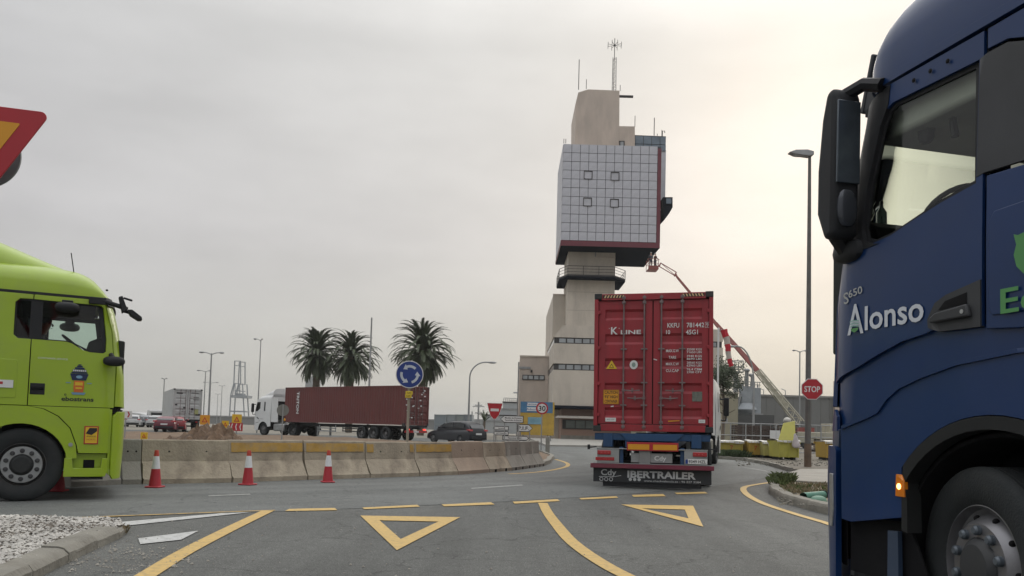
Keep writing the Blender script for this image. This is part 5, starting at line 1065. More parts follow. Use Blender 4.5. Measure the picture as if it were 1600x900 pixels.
tq = tp('number_plate', SWH, -.035, -.025, -1.115, -.68, .545, .645, .004); tp('plate_band', SBLUE, -.037, -.0355, -.735, -.685, .55, .64, 0, tq); text('9349 HZL', .062, TX((-.036, -.92, .565), (0, -1, 0), (0, 0, 1)), SBLK, tq, w=.34, bold=.01)
bmp = tp('bumper_bar', M('dull_red_bar', (.15, .018, .04), .5, dirt=.3), -.05, .05, -1.25, 1.25, .42, .515, .01); tp('bumper_trim', GALV, -.052, -.03, -1.2, 1.2, .517, .53)
fl = tp('mudflap', M('flap_black', (.014, .016, .019), .6, var=.2, dirt=.3, dcol=(.04, .04, .04)), .06, .075, -1.2, 1.2, .13, .415)
def FX(y, z): return TX((.058, y, z), (0, -1, 0), (0, 0, 1))
FW = M('flap_print', (.42, .43, .43), .6)
text('IBERTRAILER', .135, FX(-.20, .235), FW, fl, w=1.38, bold=.035); text('www.checkvalencia.es - 96 227 3284', .038, FX(-.42, .158), FW, fl, w=1.14, bold=.01)
text('Cdy', .12, FX(.88, .27), FW, fl, w=.32, bold=.02); text('Cdy', .09, TX((.027, -.18, .60), (0, -1, 0), (0, 0, 1)), SWH, gb, w=.24, bold=.02)
cr = MB()
for k in range(3): cr.lathe([(.033, .058), (.001, .057)], 14, ax='x', c=(0, .43-k*.09, .195))
cr.build('three_discs', FW, fl); cr = MB()
for k in range(3): cr.tube([(.057, 1.03-k*.1+.035*math.cos(a*.5236), .185+.035*math.sin(a*.5236)) for a in range(13)], .008, 4)
cr.tube([(.057, 1.08, .235), (.057, .74, .245), (.057, .62, .27)], .008, 4); cr.build('logo_wheels', FW, fl)
tp('mudflap_strip', PLAST, .08, .10, -1.0, 1.0, .04, .13)
MB().tube([(.0, 1.13, .86), (-.02, 1.27, .84)], .012).cbox((-.02, 1.29, .85), (.05, .05, .10)).build('marker_lamp_arm', PLAST, tr); MB().tube([(.0, -1.13, .86), (-.02, -1.27, .84)], .012).cbox((-.02, -1.29, .85), (.05, .05, .10)).build('marker_lamp_arm', PLAST, tr)
# tractor pulling it, bending to the right
ang = rz-rad(6.5); dv = Vector((math.cos(rz), math.sin(rz), 0)); kp = RC+dv*11.6; d2 = Vector((math.cos(ang), math.sin(ang), 0))
white_tractor('white tractor truck almost hidden in front of the red container, its right mirror showing', kp+d2*3.7, ang)
# ================================================================ brown container truck on the far side
b = rad(39); d3 = Vector((-math.cos(b), math.sin(b), 0)); P = Vector((-7.48, 55, 0)); lf3 = Vector((-d3.y, d3.x, 0)); rz3 = math.atan2(d3.y, d3.x); cc = P - lf3*1.22
skeletal_trailer('black container trailer under the brown container beyond the barriers', cc, rz3, L=13.5)
bc = container('long brown shipping container lettered TRITON passing behind the roundabout', 'shipping container', BROWN, 14.0, 2.78, loc=cc+Vector((0, 0, 1.15)), rz=rz3)
bw = [o for o in bc.children if o.name.startswith('side_wall')][0]
text('TRITON', .30, Matrix.Translation((12.4, 1.235, 1.55)) @ TX((0, 0, 0), (0, 0, -1), (-1, 0, 0)), LETW, bw, w=1.75, bold=.03)
bd = [o for o in bc.children if o.name.startswith('door') and not o.name.startswith('door_')]
for dd in bd:
    for k in range(9): 
        y = random.uniform(.15, .9)*(1 if dd is bd[1] else -1); z = random.uniform(.4, 2.5); dec([(y, z), (y+.15, z), (y+.15, z+.08), (y, z+.08)], LETW, 'white_sticker', dd)
wt = white_tractor('white high roof tractor truck pulling the brown container, facing left', cc+d3*(12.9-1.3+5.4), rz3+rad(4), )
for s in (1, -1):
    tl = [o for o in COL.objects if o.name.startswith('container_trailer')][-1]
    MB().box(-.03, .0, s*.8-.14, s*.8+.14, .80, .90).build('tail_lamp', M('lit_red', (.9, .05, .03), .3, emit=1.5), tl)
MB().box(-.01, .02, -1.1, 1.1, .62, .78).build('rear_bumper', LAMPR, tl); MB().box(-.02, -.01, -.25, .25, .64, .75).build('number_plate', SWH, tl)
# ================================================================ white reefer truck and cars on the left
h = rad(-27.8); dvr = Vector((math.sin(h), math.cos(h), 0)); PR = at(292, 655, 71); PR.z = 0
REF = M('reefer_white', (.42, .43, .42), .5, var=.08, dirt=.35, ds=1.2, dcol=(.22, .21, .19))
skeletal_trailer('trailer under the white refrigerated container at far left', PR, math.atan2(dvr.y, dvr.x), L=12)
rf = container('white refrigerated container seen from behind at far left', 'shipping container', REF, 12.19, 2.75, loc=PR+Vector((0, 0, 1.12)), rz=math.atan2(dvr.y, dvr.x))
for dd in [o for o in rf.children if o.name.startswith('door') and not o.name.startswith('door_')]:
    s = 1 if 'unused' else -1
for (y, z, w_, h_, mt) in ((.7, 2.35, .5, .12, PLAST2), (.95, 1.3, .2, .14, SBLK), (-.4, .95, .2, .16, SBLK), (.25, 1.05, .22, .14, SBLK), (-.75, .7, .35, .45, M('reefer_sticker', (.35, .36, .15), .5)), (-.9, .45, .4, .15, SBLK), (-.6, 2.4, .6, .05, PLAST2), (-.7, 2.0, .45, .05, PLAST2), (-.7, 1.8, .45, .05, PLAST2)):
    MB().box(.04, .046, y-w_/2, y+w_/2, z-h_/2, z+h_/2).build('door_marking', mt, rf)
for s in (1, -1): MB().box(-.03, .0, s*.8-.1, s*.8+.1, .85, .95).build('tail_lamp', LAMPR, [o for o in COL.objects if o.name.startswith('container_trailer')][-1])
# ================================================================ control tower
TW = M('tower_concrete', (.52, .47, .40), .85, var=.08, vs=.4, dirt=.42, ds=.55, dcol=(.24, .215, .19), streak=1.2)
TW2 = M('tower_concrete_top', (.50, .43, .37), .85, var=.07, vs=.4, dirt=.36, ds=.5, dcol=(.2, .175, .16), streak=1.2)
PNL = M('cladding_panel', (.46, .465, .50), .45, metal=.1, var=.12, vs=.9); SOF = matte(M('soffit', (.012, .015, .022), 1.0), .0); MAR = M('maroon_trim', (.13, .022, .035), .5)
BGL = M('band_glass', (.16, .20, .24), .15, metal=.3, var=.25, vs=.6); FRM = M('window_frame_dark', (.03, .028, .027), .6); WPAN = M('window_pane', (.30, .32, .33), .12, metal=.2, var=.2, vs=.7)
PINK = M('pink_render', (.30, .20, .155), .85, var=.08, vs=.5, dirt=.2, dcol=(.2, .15, .12))
def tower():
    t = thing('control_tower', 'tall control tower with a big cube of square grey panels on a concrete shaft', 'tower', (10, 88, 0)); O = Vector((10, 88, 0))
    def bx(nm, mat, x0, x1, y0, y1, z0, z1, bev=0, par=None): return MB().box(x0-O.x, x1-O.x, y0-O.y, y1-O.y, z0, z1).build(nm, mat, par or t, bevel=bev)
    def pz(nm, mat, pts, Y, y1, par=None):
        q = [(at(px, py, Y).x-O.x, at(px, py, Y).z) for px, py in pts]; return MB().prism(q, Y-O.y, y1-O.y).build(nm, mat, par or t)
    X0, X1, Z0, Z1 = 4.86, 15.52, 20.95, 32.12; Y0, Y1 = 84.0, 94.0
    bx('cube_core', M('joint_dark', (.05, .05, .055), .7), X0+.06, X1-.01, Y0+.08, Y1, Z0+.02, Z1-.03); bx('cube_soffit', SOF, X0+.02, X1, Y0+.02, Y1+.02, Z0-.04, Z0)
    bx('cube_roof', TW2, X0+.2, X1-.2, Y0+.2, Y1, Z1-.05, Z1+.02)
    zb = 21.52; n = 11; cw = (10.27)/n; ch = (Z1-zb)/n; me = None
    for i in range(n):
        for j in range(n):
            x = X0+.02+i*cw; z = zb+j*ch
            if me is None:
                o = MB().box(.026, cw-.026, 0, .07, .026, ch-.026).build('cladding_panel', PNL, t, bevel=.0); me = o.data
            else: o = link('cladding_panel', me, t)
            o.location = (x-O.x, Y0-O.y+random.uniform(-.008, .008), z); o.rotation_euler = (random.uniform(-.004, .004), 0, random.uniform(-.004, .004))
    # left and right faces
    sp = MB(); ny = 10; dy = (Y1-Y0-.1)/ny
    for i in range(ny):
        for j in range(n): sp.box(X0-O.x, X0+.05-O.x, Y0+.1+i*dy+.035-O.y, Y0+.1+(i+1)*dy-.035-O.y, zb+j*ch+.035, zb+(j+1)*ch-.035)
    sp.build('side_panels', PNL, t)['kind'] = 'stuff'
    bx('maroon_bottom_band', MAR, X0-.02, X1+.02, Y0-.03, Y0+.3, Z0-.02, zb-.02); bx('maroon_side_band', MAR, X1-.36, X1+.03, Y0-.035, Y0+.3, zb-.021, Z1-.25)
    bx('maroon_base_side', MAR, X0-.03, X0+.1, Y0+.3, Y1, Z0, Z0+.35)
    for px, py in ((919, 273.5), (961, 275.5), (918, 315.5), (960, 317.5)):
        c = at(px, py, Y0); w = .46; f_ = MB()
        for a, b_, c_, d_ in ((-w, w, w-.08, w), (-w, w, -w, -w+.04), (-w, -w+.05, -w, w), (w-.07, w, -w, w)): f_.box(c.x-O.x+a, c.x-O.x+b_, -.10+Y0-O.y, .0+Y0-O.y, c.z+c_, c.z+d_)
        fo = f_.build('window_frame', FRM, t); MB().box(c.x-O.x-w+.04, c.x-O.x+w-.04, Y0-O.y-.03, Y0-O.y-.012, c.z-w+.04, c.z+w-.04).build('window_pane', PNL, fo)
    # shaft
    sx0, sx1 = at(888, 400, 86.8).x, at(961.5, 400, 86.8).x
    bx('shaft', TW, sx0, sx1, 86.8, 93.4, 0, 21); bx('shaft_window', GALV, at(929.5, 395, 86.75).x, at(931.5, 395, 86.75).x, 86.76, 86.82, at(930, 401, 86.8).z, at(930, 391, 86.8).z)
    bx('shaft_ledge', TW2, at(931, 400, 86.7).x, sx1+.02, 86.74, 86.85, at(940, 402.5, 86.8).z, at(940, 401.5, 86.8).z)
    for k in range(1, 10):
        z_ = 2.05*k; MB().box(sx0-.004-O.x, sx1+.004-O.x, 86.796-O.y, 86.83-O.y, z_, z_+.035).build('formwork_joint', M('joint_shadow', (.27, .24, .20), .9), t)
    # ring balcony
    zs = at(900, 429.5, 85.3).z; q = [(at(887, 430, 85.3).x, 85.3), (at(960, 430, 85.3).x, 85.3), (at(977, 430, 87.3).x, 87.3), (at(977, 430, 87.3).x, 92.5), (at(874, 430, 87.3).x, 92.5), (at(874, 430, 87.3).x, 87.3)]
    q = [(a-O.x, b_-O.y) for a, b_ in q]; bal = MB().prism(q, zs-.28, zs, ax='z').build('ring_balcony', SOF, t)
    MB().prism([(a*1.005, b_*1.005) for a, b_ in q], zs-.10, zs+.06, ax='z').build('balcony_edge', FRM, bal)
    rl = MB(); loop = q+[q[0]]
    for h_ in (.35, .68, 1.0): rl.tube([(a, b_, zs+h_) for a, b_ in loop], .025 if h_ < 1 else .035, 5)
    for (a, b_), (c, d) in zip(loop, loop[1:]):
        ln = math.hypot(c-a, d-b_); k_ = max(1, int(ln/1.6))
        for k in range(k_): rl.tube([(a+(c-a)*k/k_, b_+(d-b_)*k/k_, zs), (a+(c-a)*k/k_, b_+(d-b_)*k/k_, zs+1.0)], .03, 5)
    rl.build('balcony_railing', FRM, bal)
    # top block
    tb = pz('lift_block', TW2, [(898.5, 228), (899, 163), (903.5, 144.5), (919, 139.6), (968, 141.6), (967.5, 228)], 87, 93)
    pz('lower_lift_block', TW2, [(966, 228), (967, 197), (992, 197.5), (992, 230)], 87.05, 92.9); pz('door_frame', FRM, [(968, 229), (967.5, 220), (976, 220), (976, 229)], 86.9, 87.0, tb); pz('door', WPAN, [(969.5, 229), (969.2, 221.5), (974.3, 221.5), (974.3, 229)], 86.86, 86.9, tb)
    gb_ = pz('roof_glass_block', FRM, [(992, 232), (992, 211), (1040.5, 213), (1040, 236)], 88, 94)
    for i in range(4):
        for j in range(2): x0 = 992.8+i*13; y_ = 212.3+j*13+i*.4; pz('glass_pane', BGL, [(x0, y_+12-3*j), (x0, y_), (min(x0+12, 1040.4), y_+.4), (min(x0+12, 1040.2), y_+12.4-3*j)], 87.92, 88.0, gb_)
    pz('side_annex', PNL, [(1030, 390), (1032, 229), (1040, 229), (1037, 384)], 88.0, 93.9) if False else bx('rear_column', PNL, X1-.3, at(1039.5, 280, 88.2).x, 88.05, 93.9, 26.2, 33.2)
    # balcony box on the right face
    pz('side_balcony', SOF, [(1036, 308), (1051, 308), (1051, 324), (1046, 333), (1037, 343)], 86.5, 89.5); pz('side_balcony_glass', BGL, [(1041, 310), (1049, 310), (1049, 318), (1041, 318)], 86.44, 86.5)
    # parapet posts, pipe and antennas
    an = MB()
    def tb_(px, py0, py1, Y, r, slope=.0): a = at(px, py0, Y)-O; c = at(px, py1, Y)-O; an.tube([a, (a.x, a.y, c.z)], r, 6)
    for px, y0_, y1_ in ((904, 140, 93), (916, 139, 124), (969, 142, 133), (992, 198, 181), (1022, 212, 184), (1034, 213, 203), (881, 224, 217), (884, 224, 217), (920, 226, 218), (958, 228, 220), (1027, 212, 209)): tb_(px, y0_, y1_, 88.5, .035 if y0_-y1_ < 20 else .045)
    an.build('roof_antennas', FRM, t)
    a = at(967, 150.5, 88)-O; MB().tube([a, (a.x+1.62, a.y, a.z)], .15, 12).build('horizontal_pipe', FRM, t)
    a = at(959, 142, 88.5)-O; zt = at(959, 91, 88.5).z; m_ = MB(); w = .22
    for dx, dy in ((-w, -w), (w, -w), (0, w)): m_.tube([(a.x+dx, a.y+dy, a.z-.3), (a.x+dx*.85, a.y+dy*.85, zt)], .035, 5)
    n_ = 14
    for k in range(n_):
        z0 = a.z+(zt-a.z)*k/n_; z1 = a.z+(zt-a.z)*(k+1)/n_; s = 1 if k % 2 else -1
        m_.tube([(a.x-w*s, a.y-w, z0), (a.x+w*s, a.y-w, z1)], .022, 4).tube([(a.x+w*s, a.y-w, z0), (a.x, a.y+w, z1)], .022, 4)
    m_.build('lattice_mast', FRM, t); zz = at(960, 71, 88.5).z; m_ = MB().tube([(a.x, a.y, zt-.2), (a.x, a.y, at(960, 60, 88.5).z)], .04, 6)
    for k in range(8):
        an_ = k*math.pi/4+.3; e = (a.x+.82*math.cos(an_), a.y+.82*math.sin(an_), zz+.05); m_.tube([(a.x, a.y, zz), e], .025, 5).tube([(e[0], e[1], zz-.22), (e[0], e[1], zz+.28)], .028, 5)
    m_.ell((a.x, a.y, zz), (.12, .12, .12), 8, 6); m_.build('star_antenna', FRM, t)
    c = at(1035, 206, 88.5)-O; MB().tube([(c.x, c.y, c.z-.6), (c.x, c.y, c.z+.1), (c.x+.25, c.y, c.z+.1), (c.x+.28, c.y, c.z-.12)], .05, 6).build('roof_camera', FRM, t)
    return t
tower()
def offices():
    O = Vector((12, 86, 0)); t = thing('office_building', 'concrete office with two strip windows and pink ground floor at the tower foot', 'building', O)
    X = lambda px, py, Y: at(px, py, Y).x-O.x
    z = lambda px, py, Y: at(px, py, Y).z
    def bx(nm, mat, x0, x1, y0, y1, z0, z1, bev=0, par=None): return MB().box(x0, x1, y0-O.y, y1-O.y, z0, z1).build(nm, mat, par or t, bevel=bev)
    xl, xr = X(864, 580, 84), 10.5; ztop = z(890, 508.5, 84); zf = z(900, 634, 84)
    # body: floors stacked with recessed window strips
    strips = [(z(895, 578.5, 84), z(895, 568.5, 84)), (z(895, 537, 84), z(895, 527.5, 84))]
    lv = [zf, strips[0][0], strips[0][1], strips[1][0], strips[1][1]]
    bx('wall', TW, xl, xr, 84, 100, lv[0], lv[1]); bx('wall', TW, xl, xr, 84, 100, lv[2], lv[3])
    MB().prism([(xl, lv[4]), (X(880, 508.5, 84), ztop), (xr, ztop), (xr, lv[4])], 84-O.y, 100-O.y).build('wall', TW, t)
    for k, (a, b_) in enumerate(strips):
        bk = bx('strip_window', FRM, xl+.10, xr-.1, 84.10, 99.8, a-.01, b_+.01); x = xl+.25+.35
        while x < xr-1: bx('pane', WPAN, x, x+.70, 84.07, 84.11, a+.10, b_-.12, par=bk); x += .85
        y = 84.6
        while y < 99: MB().box(xl+.06, xl+.11, y-O.y, y+.7-O.y, a+.1, b_-.12).build('pane', WPAN, bk); y += .85
    bx('overhang', SOF, xl-.2, xr, 83.8, 100, zf-.32, zf-.01)
    xg = X(877, 660, 85.3); gf = bx('ground_floor', PINK, xg, xr, 85.3, 99, 0, zf-.33)
    cz = z(900, 652, 84.6); MB().prism([(xg-.75, cz-.12), (xg-.5, cz+.12), (xr, cz+.16), (xr, cz-.14)], 83.9-O.y, 86-O.y).build('canopy', M('canopy_white', (.42, .39, .35), .7), t)
    wz0, wz1 = z(900, 670.5, 85.3), z(900, 656, 85.3); wb = bx('window_band', FRM, xg+.12, xr-.5, 85.22, 85.32, wz0, wz1); x = xg+.5
    while x < xr-1.3: bx('pane', M('dark_pane', (.10, .12, .11), .15, var=.3, vs=.5), x, x+.95, 85.18, 85.225, wz0+.12, wz1-.08, par=wb); x += 1.08
    bx('plinth', CONCG, xg-.02, xr, 85.25, 85.4, 0, .5)
    # tall rear left part
    t2 = thing('annex_building', 'tall plain concrete annex behind the left side of the port office', 'building', O)
    xa = X(863, 520, 90); xb = X(892, 520, 90); MB().box(xa, xb, 90-O.y, 108-O.y, 0, z(875, 461, 90)).build('wall', TW, t2); MB().box(xa-.03, xb+.03, 89.95-O.y, 90.1-O.y, z(875, 461, 90)-.05, z(875, 461, 90)+.12).build('parapet', TW2, t2)
    for k in range(3): MB().box(xa-.02, xa+.01, 95+k*4-O.y, 95.8+k*4-O.y, 3, 7).build('slit_window', FRM, t2)
    t3 = thing('side_building', 'lower concrete building with one strip window left of the port office', 'building', O)
    xa, xb = X(811, 620, 94), X(856, 620, 94); zt = z(830, 557.5, 94); MB().box(xa, xb, 94-O.y, 112-O.y, 0, zt).build('wall', TW2, t3); MB().box(xa-.04, xb, 93.9-O.y, 94.1-O.y, zt-.02, zt+.15).build('parapet', TW, t3)
    a, b_ = z(835, 594, 94), z(835, 586, 94); wf = MB().box(X(816, 590, 94), X(851, 590, 94), 93.9-O.y, 94.02-O.y, a, b_).build('strip_window', FRM, t3)
    for k in range(4): x0 = X(817.3+k*8.6, 590, 94); MB().box(x0, x0+.52, 93.86-O.y, 93.91-O.y, a+.1, b_-.1).build('pane', WPAN, wf)
    MB().box(X(811, 575, 94)-.02, X(829, 575, 94), 93.88-O.y, 93.99-O.y, z(820, 576.5, 94), z(820, 573, 94)).build('wall_duct', GALV, t3); MB().box(X(829, 580, 94), X(832, 580, 94), 93.8-O.y, 94-O.y, z(830, 582, 94), z(830, 578, 94)).build('wall_vent', FRM, t3)
    MB().box(X(807, 620, 94)+.1, X(807, 620, 94)+.25, 96-O.y, 96.2-O.y, 0, zt-.5).build('downpipe', GALV, t3)
offices()
# billboard mural in front of the buildings
def mural():
    Y = 66; x0, x1 = at(813, 650, Y).x, at(866, 650, Y).x; t = thing('information_board', 'large blue and yellow information board in front of the left building', 'board', ((x0+x1)/2, Y, 0)); w = (x1-x0)/2
    z = lambda py: at(840, py, Y).z
    MB().box(-w, w, 0, .1, .6, z(628)).build('board', M('board_yellow', (.42, .27, .04), .6, var=.2, vs=2, dirt=.3, dcol=(.3, .25, .1)), t); MB().box(-w, w*.9, -.02, -.003, z(645), z(628)).build('blue_header', M('board_blue', (.05, .15, .27), .6, var=.3, vs=1.5), t)
    MB().box(-w*.55, w*.3, -.03, -.004, z(663), z(652)).build('light_blue_field', M('board_light_blue', (.16, .30, .36), .6, var=.3, vs=1.5), t)
    for k, (a, b_) in enumerate(((629.5, 634.5), (636.5, 642.5))):
        sg = MB().box(-w*.62, w*.02, -.04, -.021, z(b_), z(a)).build('white_sign_field', SWH, t); text(('Recinto', 'Aduana')[k], .17, TX((-w*.3, -.042, z(b_)+.07), (1, 0, 0), (0, 0, 1)), SBLUE, sg, w=1.0)
    for s in (-.8, .8): MB().box(s*w-.08, s*w+.08, .1, .2, 0, 2.4).build('post', GALV, t)
mural()
# ================================================================ signs
def plate(poly, X, y0, y1): return MB().prism(poly, y0, y1)
def pole(t, r, z0, z1, mat=GALV, x=0, y=.05, nm='post'): return MB().tube([(x, y, z0), (x, y, z1)], r, 10).build(nm, mat, t)
def roundabout_sign():
    Y = 25.7; c = at(640, 585, Y); t = thing('roundabout_sign', 'round blue roundabout sign with three white arrows on a post behind the barriers', 'traffic sign', (c.x, Y, 0), rad(8)); z = c.z; r = .45
    MB().lathe([(r, 0), (r, .03)], 44, c=(0, 0, z)).build('white_rim', SWH, t); f = MB().lathe([(r*.94, -.004), (r*.94, .0)], 44, c=(0, 0, z)).build('blue_face', SBLUE, t)
    for k in range(3):
        a0 = rad(90+k*120-44); a1 = rad(90+k*120+22); ri, ro = r*.50, r*.68; n = 10; pts = [(ro*math.cos(a0+(a1-a0)*i/n), z+ro*math.sin(a0+(a1-a0)*i/n)) for i in range(n+1)]; inn = [(ri*math.cos(a1+(a0-a1)*i/n), z+ri*math.sin(a1+(a0-a1)*i/n)) for i in range(n+1)]
        tip = a1+rad(30); pts += [(r*.80*math.cos(a1), z+r*.80*math.sin(a1)), (r*.59*math.cos(tip), z+r*.59*math.sin(tip)), (r*.38*math.cos(a1), z+r*.38*math.sin(a1))]
        MB().prism(pts+inn, -.009, -.005).build('white_arrow', M('arrow_white', (.45, .50, .55), .5), f)
    pole(t, .045, 0, z+r*.9, M('post_beige', (.27, .25, .20), .6, dirt=.3), y=.08)
    for py, dx, s in ((614, .0, .11), (619, -.02, .10)):
        q = at(640, py, Y).z; MB().box(dx-s, dx+s*1.1, -.01, .02, q-.055, q+.06).build('yellow_tag', M('tag_yellow', (.60, .45, .03), .6), t, bevel=.01); text('QE' if py < 616 else 'NIF', .05, TX((dx, -.012, q-.02), (1, 0, 0), (0, 0, 1)), SBLK, t, w=.12)
roundabout_sign()
def stop_sign():
    Y = 27.9; c = at(1269, 608, Y); t = thing('stop_sign', 'red octagonal STOP sign fixed to the tall lamp post', 'traffic sign', (c.x, Y, 0), rad(-6)); z = c.z; R = .40
    oc = lambda r: [(r*math.cos(rad(22.5+45*k)), z+r*math.sin(rad(22.5+45*k))) for k in range(8)]
    MB().prism(oc(R), 0, .025).build('white_border', SWH, t); f = MB().prism(oc(R*.94), -.004, 0).build('red_face', SRED, t); text('STOP', .20, TX((0, -.0055, z-.10), (1, 0, 0), (0, 0, 1)), SWH, f, w=.54, bold=.02)
    MB().box(-.03, .03, .03, .6, z-.03, z+.03).build('bracket', GALV, t)
stop_sign()
def speed_sign():
    Y = 38; c = at(847, 638, Y); t = thing('speed_limit_sign', 'round 30 speed limit sign with a red ring', 'traffic sign', (c.x, Y, 0)); z = c.z; r = .295
    MB().lathe([(r, 0), (r, .02)], 36, c=(0, 0, z)).build('red_ring', SRED, t); f = MB().lathe([(r*.74, -.004), (r*.74, .0)], 36, c=(0, 0, z)).build('white_face', SWH, t); text('30', .24, TX((0, -.006, z-.12), (1, 0, 0), (0, 0, 1)), SBLK, f, w=.34, bold=.02)
    pole(t, .03, 0, z+.2)
    w = at(857, 690, 38.2); MB().box(.22, .42, .1, .3, 0, .8).build('grey_cabinet', CONCG, t, bevel=.03)
speed_sign()
def no_entry():
    Y = 38; c = at(773, 642, Y); t = thing('no_entry_sign', 'red sign with a white bar and pointed foot, left of the direction arrows', 'traffic sign', (c.x, Y, 0)); z = c.z
    q = [(-.36, .36), (.36, .36), (.30, .12), (.20, -.20), (.06, -.38), (-.06, -.38), (-.20, -.22), (-.29, .08)]; MB().prism([(a*1.08, z+b*1.06) for a, b in q], 0, .02).build('white_border', SWH, t)
    f = MB().prism([(a, z+b) for a, b in q], -.005, 0).build('red_face', SRED, t); MB().box(-.20, .20, -.009, -.0055, z-.02, z+.11).build('white_bar', SWH, f); pole(t, .03, 0, z)
no_entry()
def arrow_sign(label, pxl, pxr, pyc, hpx, s, txts, Y=36, border=SBLK):
    a, b_ = at(pxl, pyc, Y), at(pxr, pyc, Y); L_ = b_.x-a.x; h = hpx/FPX*Y/2; c = at((pxl+pxr)/2, pyc, Y); t = thing('direction_sign', label, 'traffic sign', (c.x, Y, 0), 0, 'arrow shaped direction signs'); z = c.z
    def shp(k, g): w = L_/2-g; hh = h-g; return [(s*w, z), (s*(w-hh*1.1), z+hh), (-s*w, z+hh), (-s*w, z-hh), (s*(w-hh*1.1), z-hh)]
    MB().prism(shp(1, 0), 0, .03).build('dark_border', border, t); f = MB().prism(shp(1, .035), -.005, 0).build('white_face', SWH, t)
    for i, tx in enumerate(txts):
        hh = (h*2-.1)/max(1, len(txts))*.62; text(tx, hh, TX((-s*h*.4, -.0065, z+h-.06-(i+1)*hh*1.45+hh*.3 if len(txts) > 1 else z-hh/2), (1, 0, 0), (0, 0, 1)), SBLK, f, w=min(L_*.72, hh*.68*len(tx)*1.05), bold=.012)
    for d in (-.3, .3): pole(t, .028, 0, z+h*.8, x=d*L_, nm='post')
arrow_sign('upper white arrow sign pointing left, with two lines of text', 781.5, 818, 655, 11.5, -1, ['Muelles de Poniente', 'Terminales de Buques'])
arrow_sign('white P.I.F. arrow sign pointing right', 808.5, 832.5, 669, 12, 1, ['P.I.F.'], Y=37)
arrow_sign('small upper white arrow sign pointing left, beside the grey car', 770, 795, 669, 6.5, -1, ['Levante'], Y=39)
arrow_sign('small lower white arrow sign pointing left, beside the grey car', 770, 794.5, 677, 6.5, -1, ['A7 Valencia'], Y=39)
arrow_sign('long Terminal MSC arrow sign pointing right', 785, 826.5, 684.5, 7.5, 1, ['Terminal MSC'], Y=36.3)
def chevron_board(label, pxl, pxr, py, h, Y, s=1, n=3, red=True):
    a, b_ = at(pxl, py, Y), at(pxr, py, Y); t = thing('chevron_board', label, 'traffic sign', ((a.x+b_.x)/2, Y, 0)); w = (b_.x-a.x)/2; z = (a.z+b_.z)/2; MB().box(-w, w, 0, .03, z-h/2, z+h/2).build('board', SWH if red else SRED, t)
    for k in range(n):
        x = -w+(k+.5)*2*w/n; d = w/n*.45; MB().prism([(x-d*s, z+h*.4), (x, z+h*.4), (x+d*s, z), (x, z-h*.4), (x-d*s, z-h*.4), (x, z)], -.005, 0).build('chevron', SRED if red else SWH, t)
    pole(t, .03, 0, z)
chevron_board('white board with two red chevrons pointing right, beside the lime green truck', 186, 206, 647.5, .36, 40, 1, 2)
chevron_board('red board with white chevrons pointing left, near the white tractor truck', 359, 379, 667, .5, 48, -1, 3, False)
def tri_sign(label, px, py, s, Y, face, shape='tri', post=True):
    c = at(px, py, Y); t = thing('works_sign', label, 'traffic sign', (c.x, Y, 0)); z = c.z
    if shape == 'tri': p = lambda r: [(-r, z-r*.6), (r, z-r*.6), (0, z+r*1.1)]
    else: p = lambda r: [(-r, z-r), (r, z-r), (r, z+r), (-r, z+r)]
    MB().prism(p(s), 0, .02).build('border', SRED if shape == 'tri' else face, t); f = MB().prism(p(s*.74), -.005, 0).build('face', SYEL if shape == 'tri' else face, t); (MB().prism([(-s*.6, z-s*.5), (s*.6, z-s*.5), (0, z+s*.6)], -.010, -.006).build('symbol', SRED, f), MB().prism([(-s*.34, z-s*.35), (s*.34, z-s*.35), (0, z+s*.28)], -.014, -.0105).build('symbol_inner', SORA, f))
    if post: pole(t, .03, 0, z)
tri_sign('orange works sign right of the white refrigerated container', 320, 656, .29, 47, SORA, 'sq'); tri_sign('yellow diamond like works sign near the chevrons', 352, 663, .22, 49, SYEL, 'sq'); tri_sign('yellow box sign above the white chevron board', 370, 655, .30, 48.5, SYEL, 'sq')
tri_sign('small yellow works marker lying on the soil beside the lime green truck', 225, 681, .10, 23, SYEL, 'sq')
def sign_back():
    Y = 44; c = at(455, 657, Y); t = thing('sign_back', 'grey back of a round sign in front of the brown container', 'traffic sign', (c.x, Y, 0)); z = c.z; a0 = at(413, 663, Y).x
    MB().lathe([(.30, 0), (.30, .03)], 32, c=(0, 0, z)).build('disc', M('sign_back_grey', (.16, .165, .15), .6), t); pole(t, .035, 0, z+.2, y=-.04)
    MB().ell((.12, -.05, z-.55), (.05, .04, .09), 8, 6).build('warning_lamp', SORA, t)
c0 = at(444, 639, 44)
def sign_back2():
    Y = 40; c = at(442, 641, Y); t = thing('sign_back', 'grey back of a round sign before the white tractor truck', 'traffic sign', (c.x, Y, 0), rad(20)); z = c.z
    MB().lathe([(.30, 0), (.30, .03)], 32, c=(0, 0, z)).build('disc', M('sign_back_grey', (.16, .165, .15), .6), t); pole(t, .035, 0, z+.3, y=-.04); MB().ell((.1, -.05, z-.48), (.05, .04, .08), 8, 6).build('warning_lamp', SORA, t)
sign_back2()
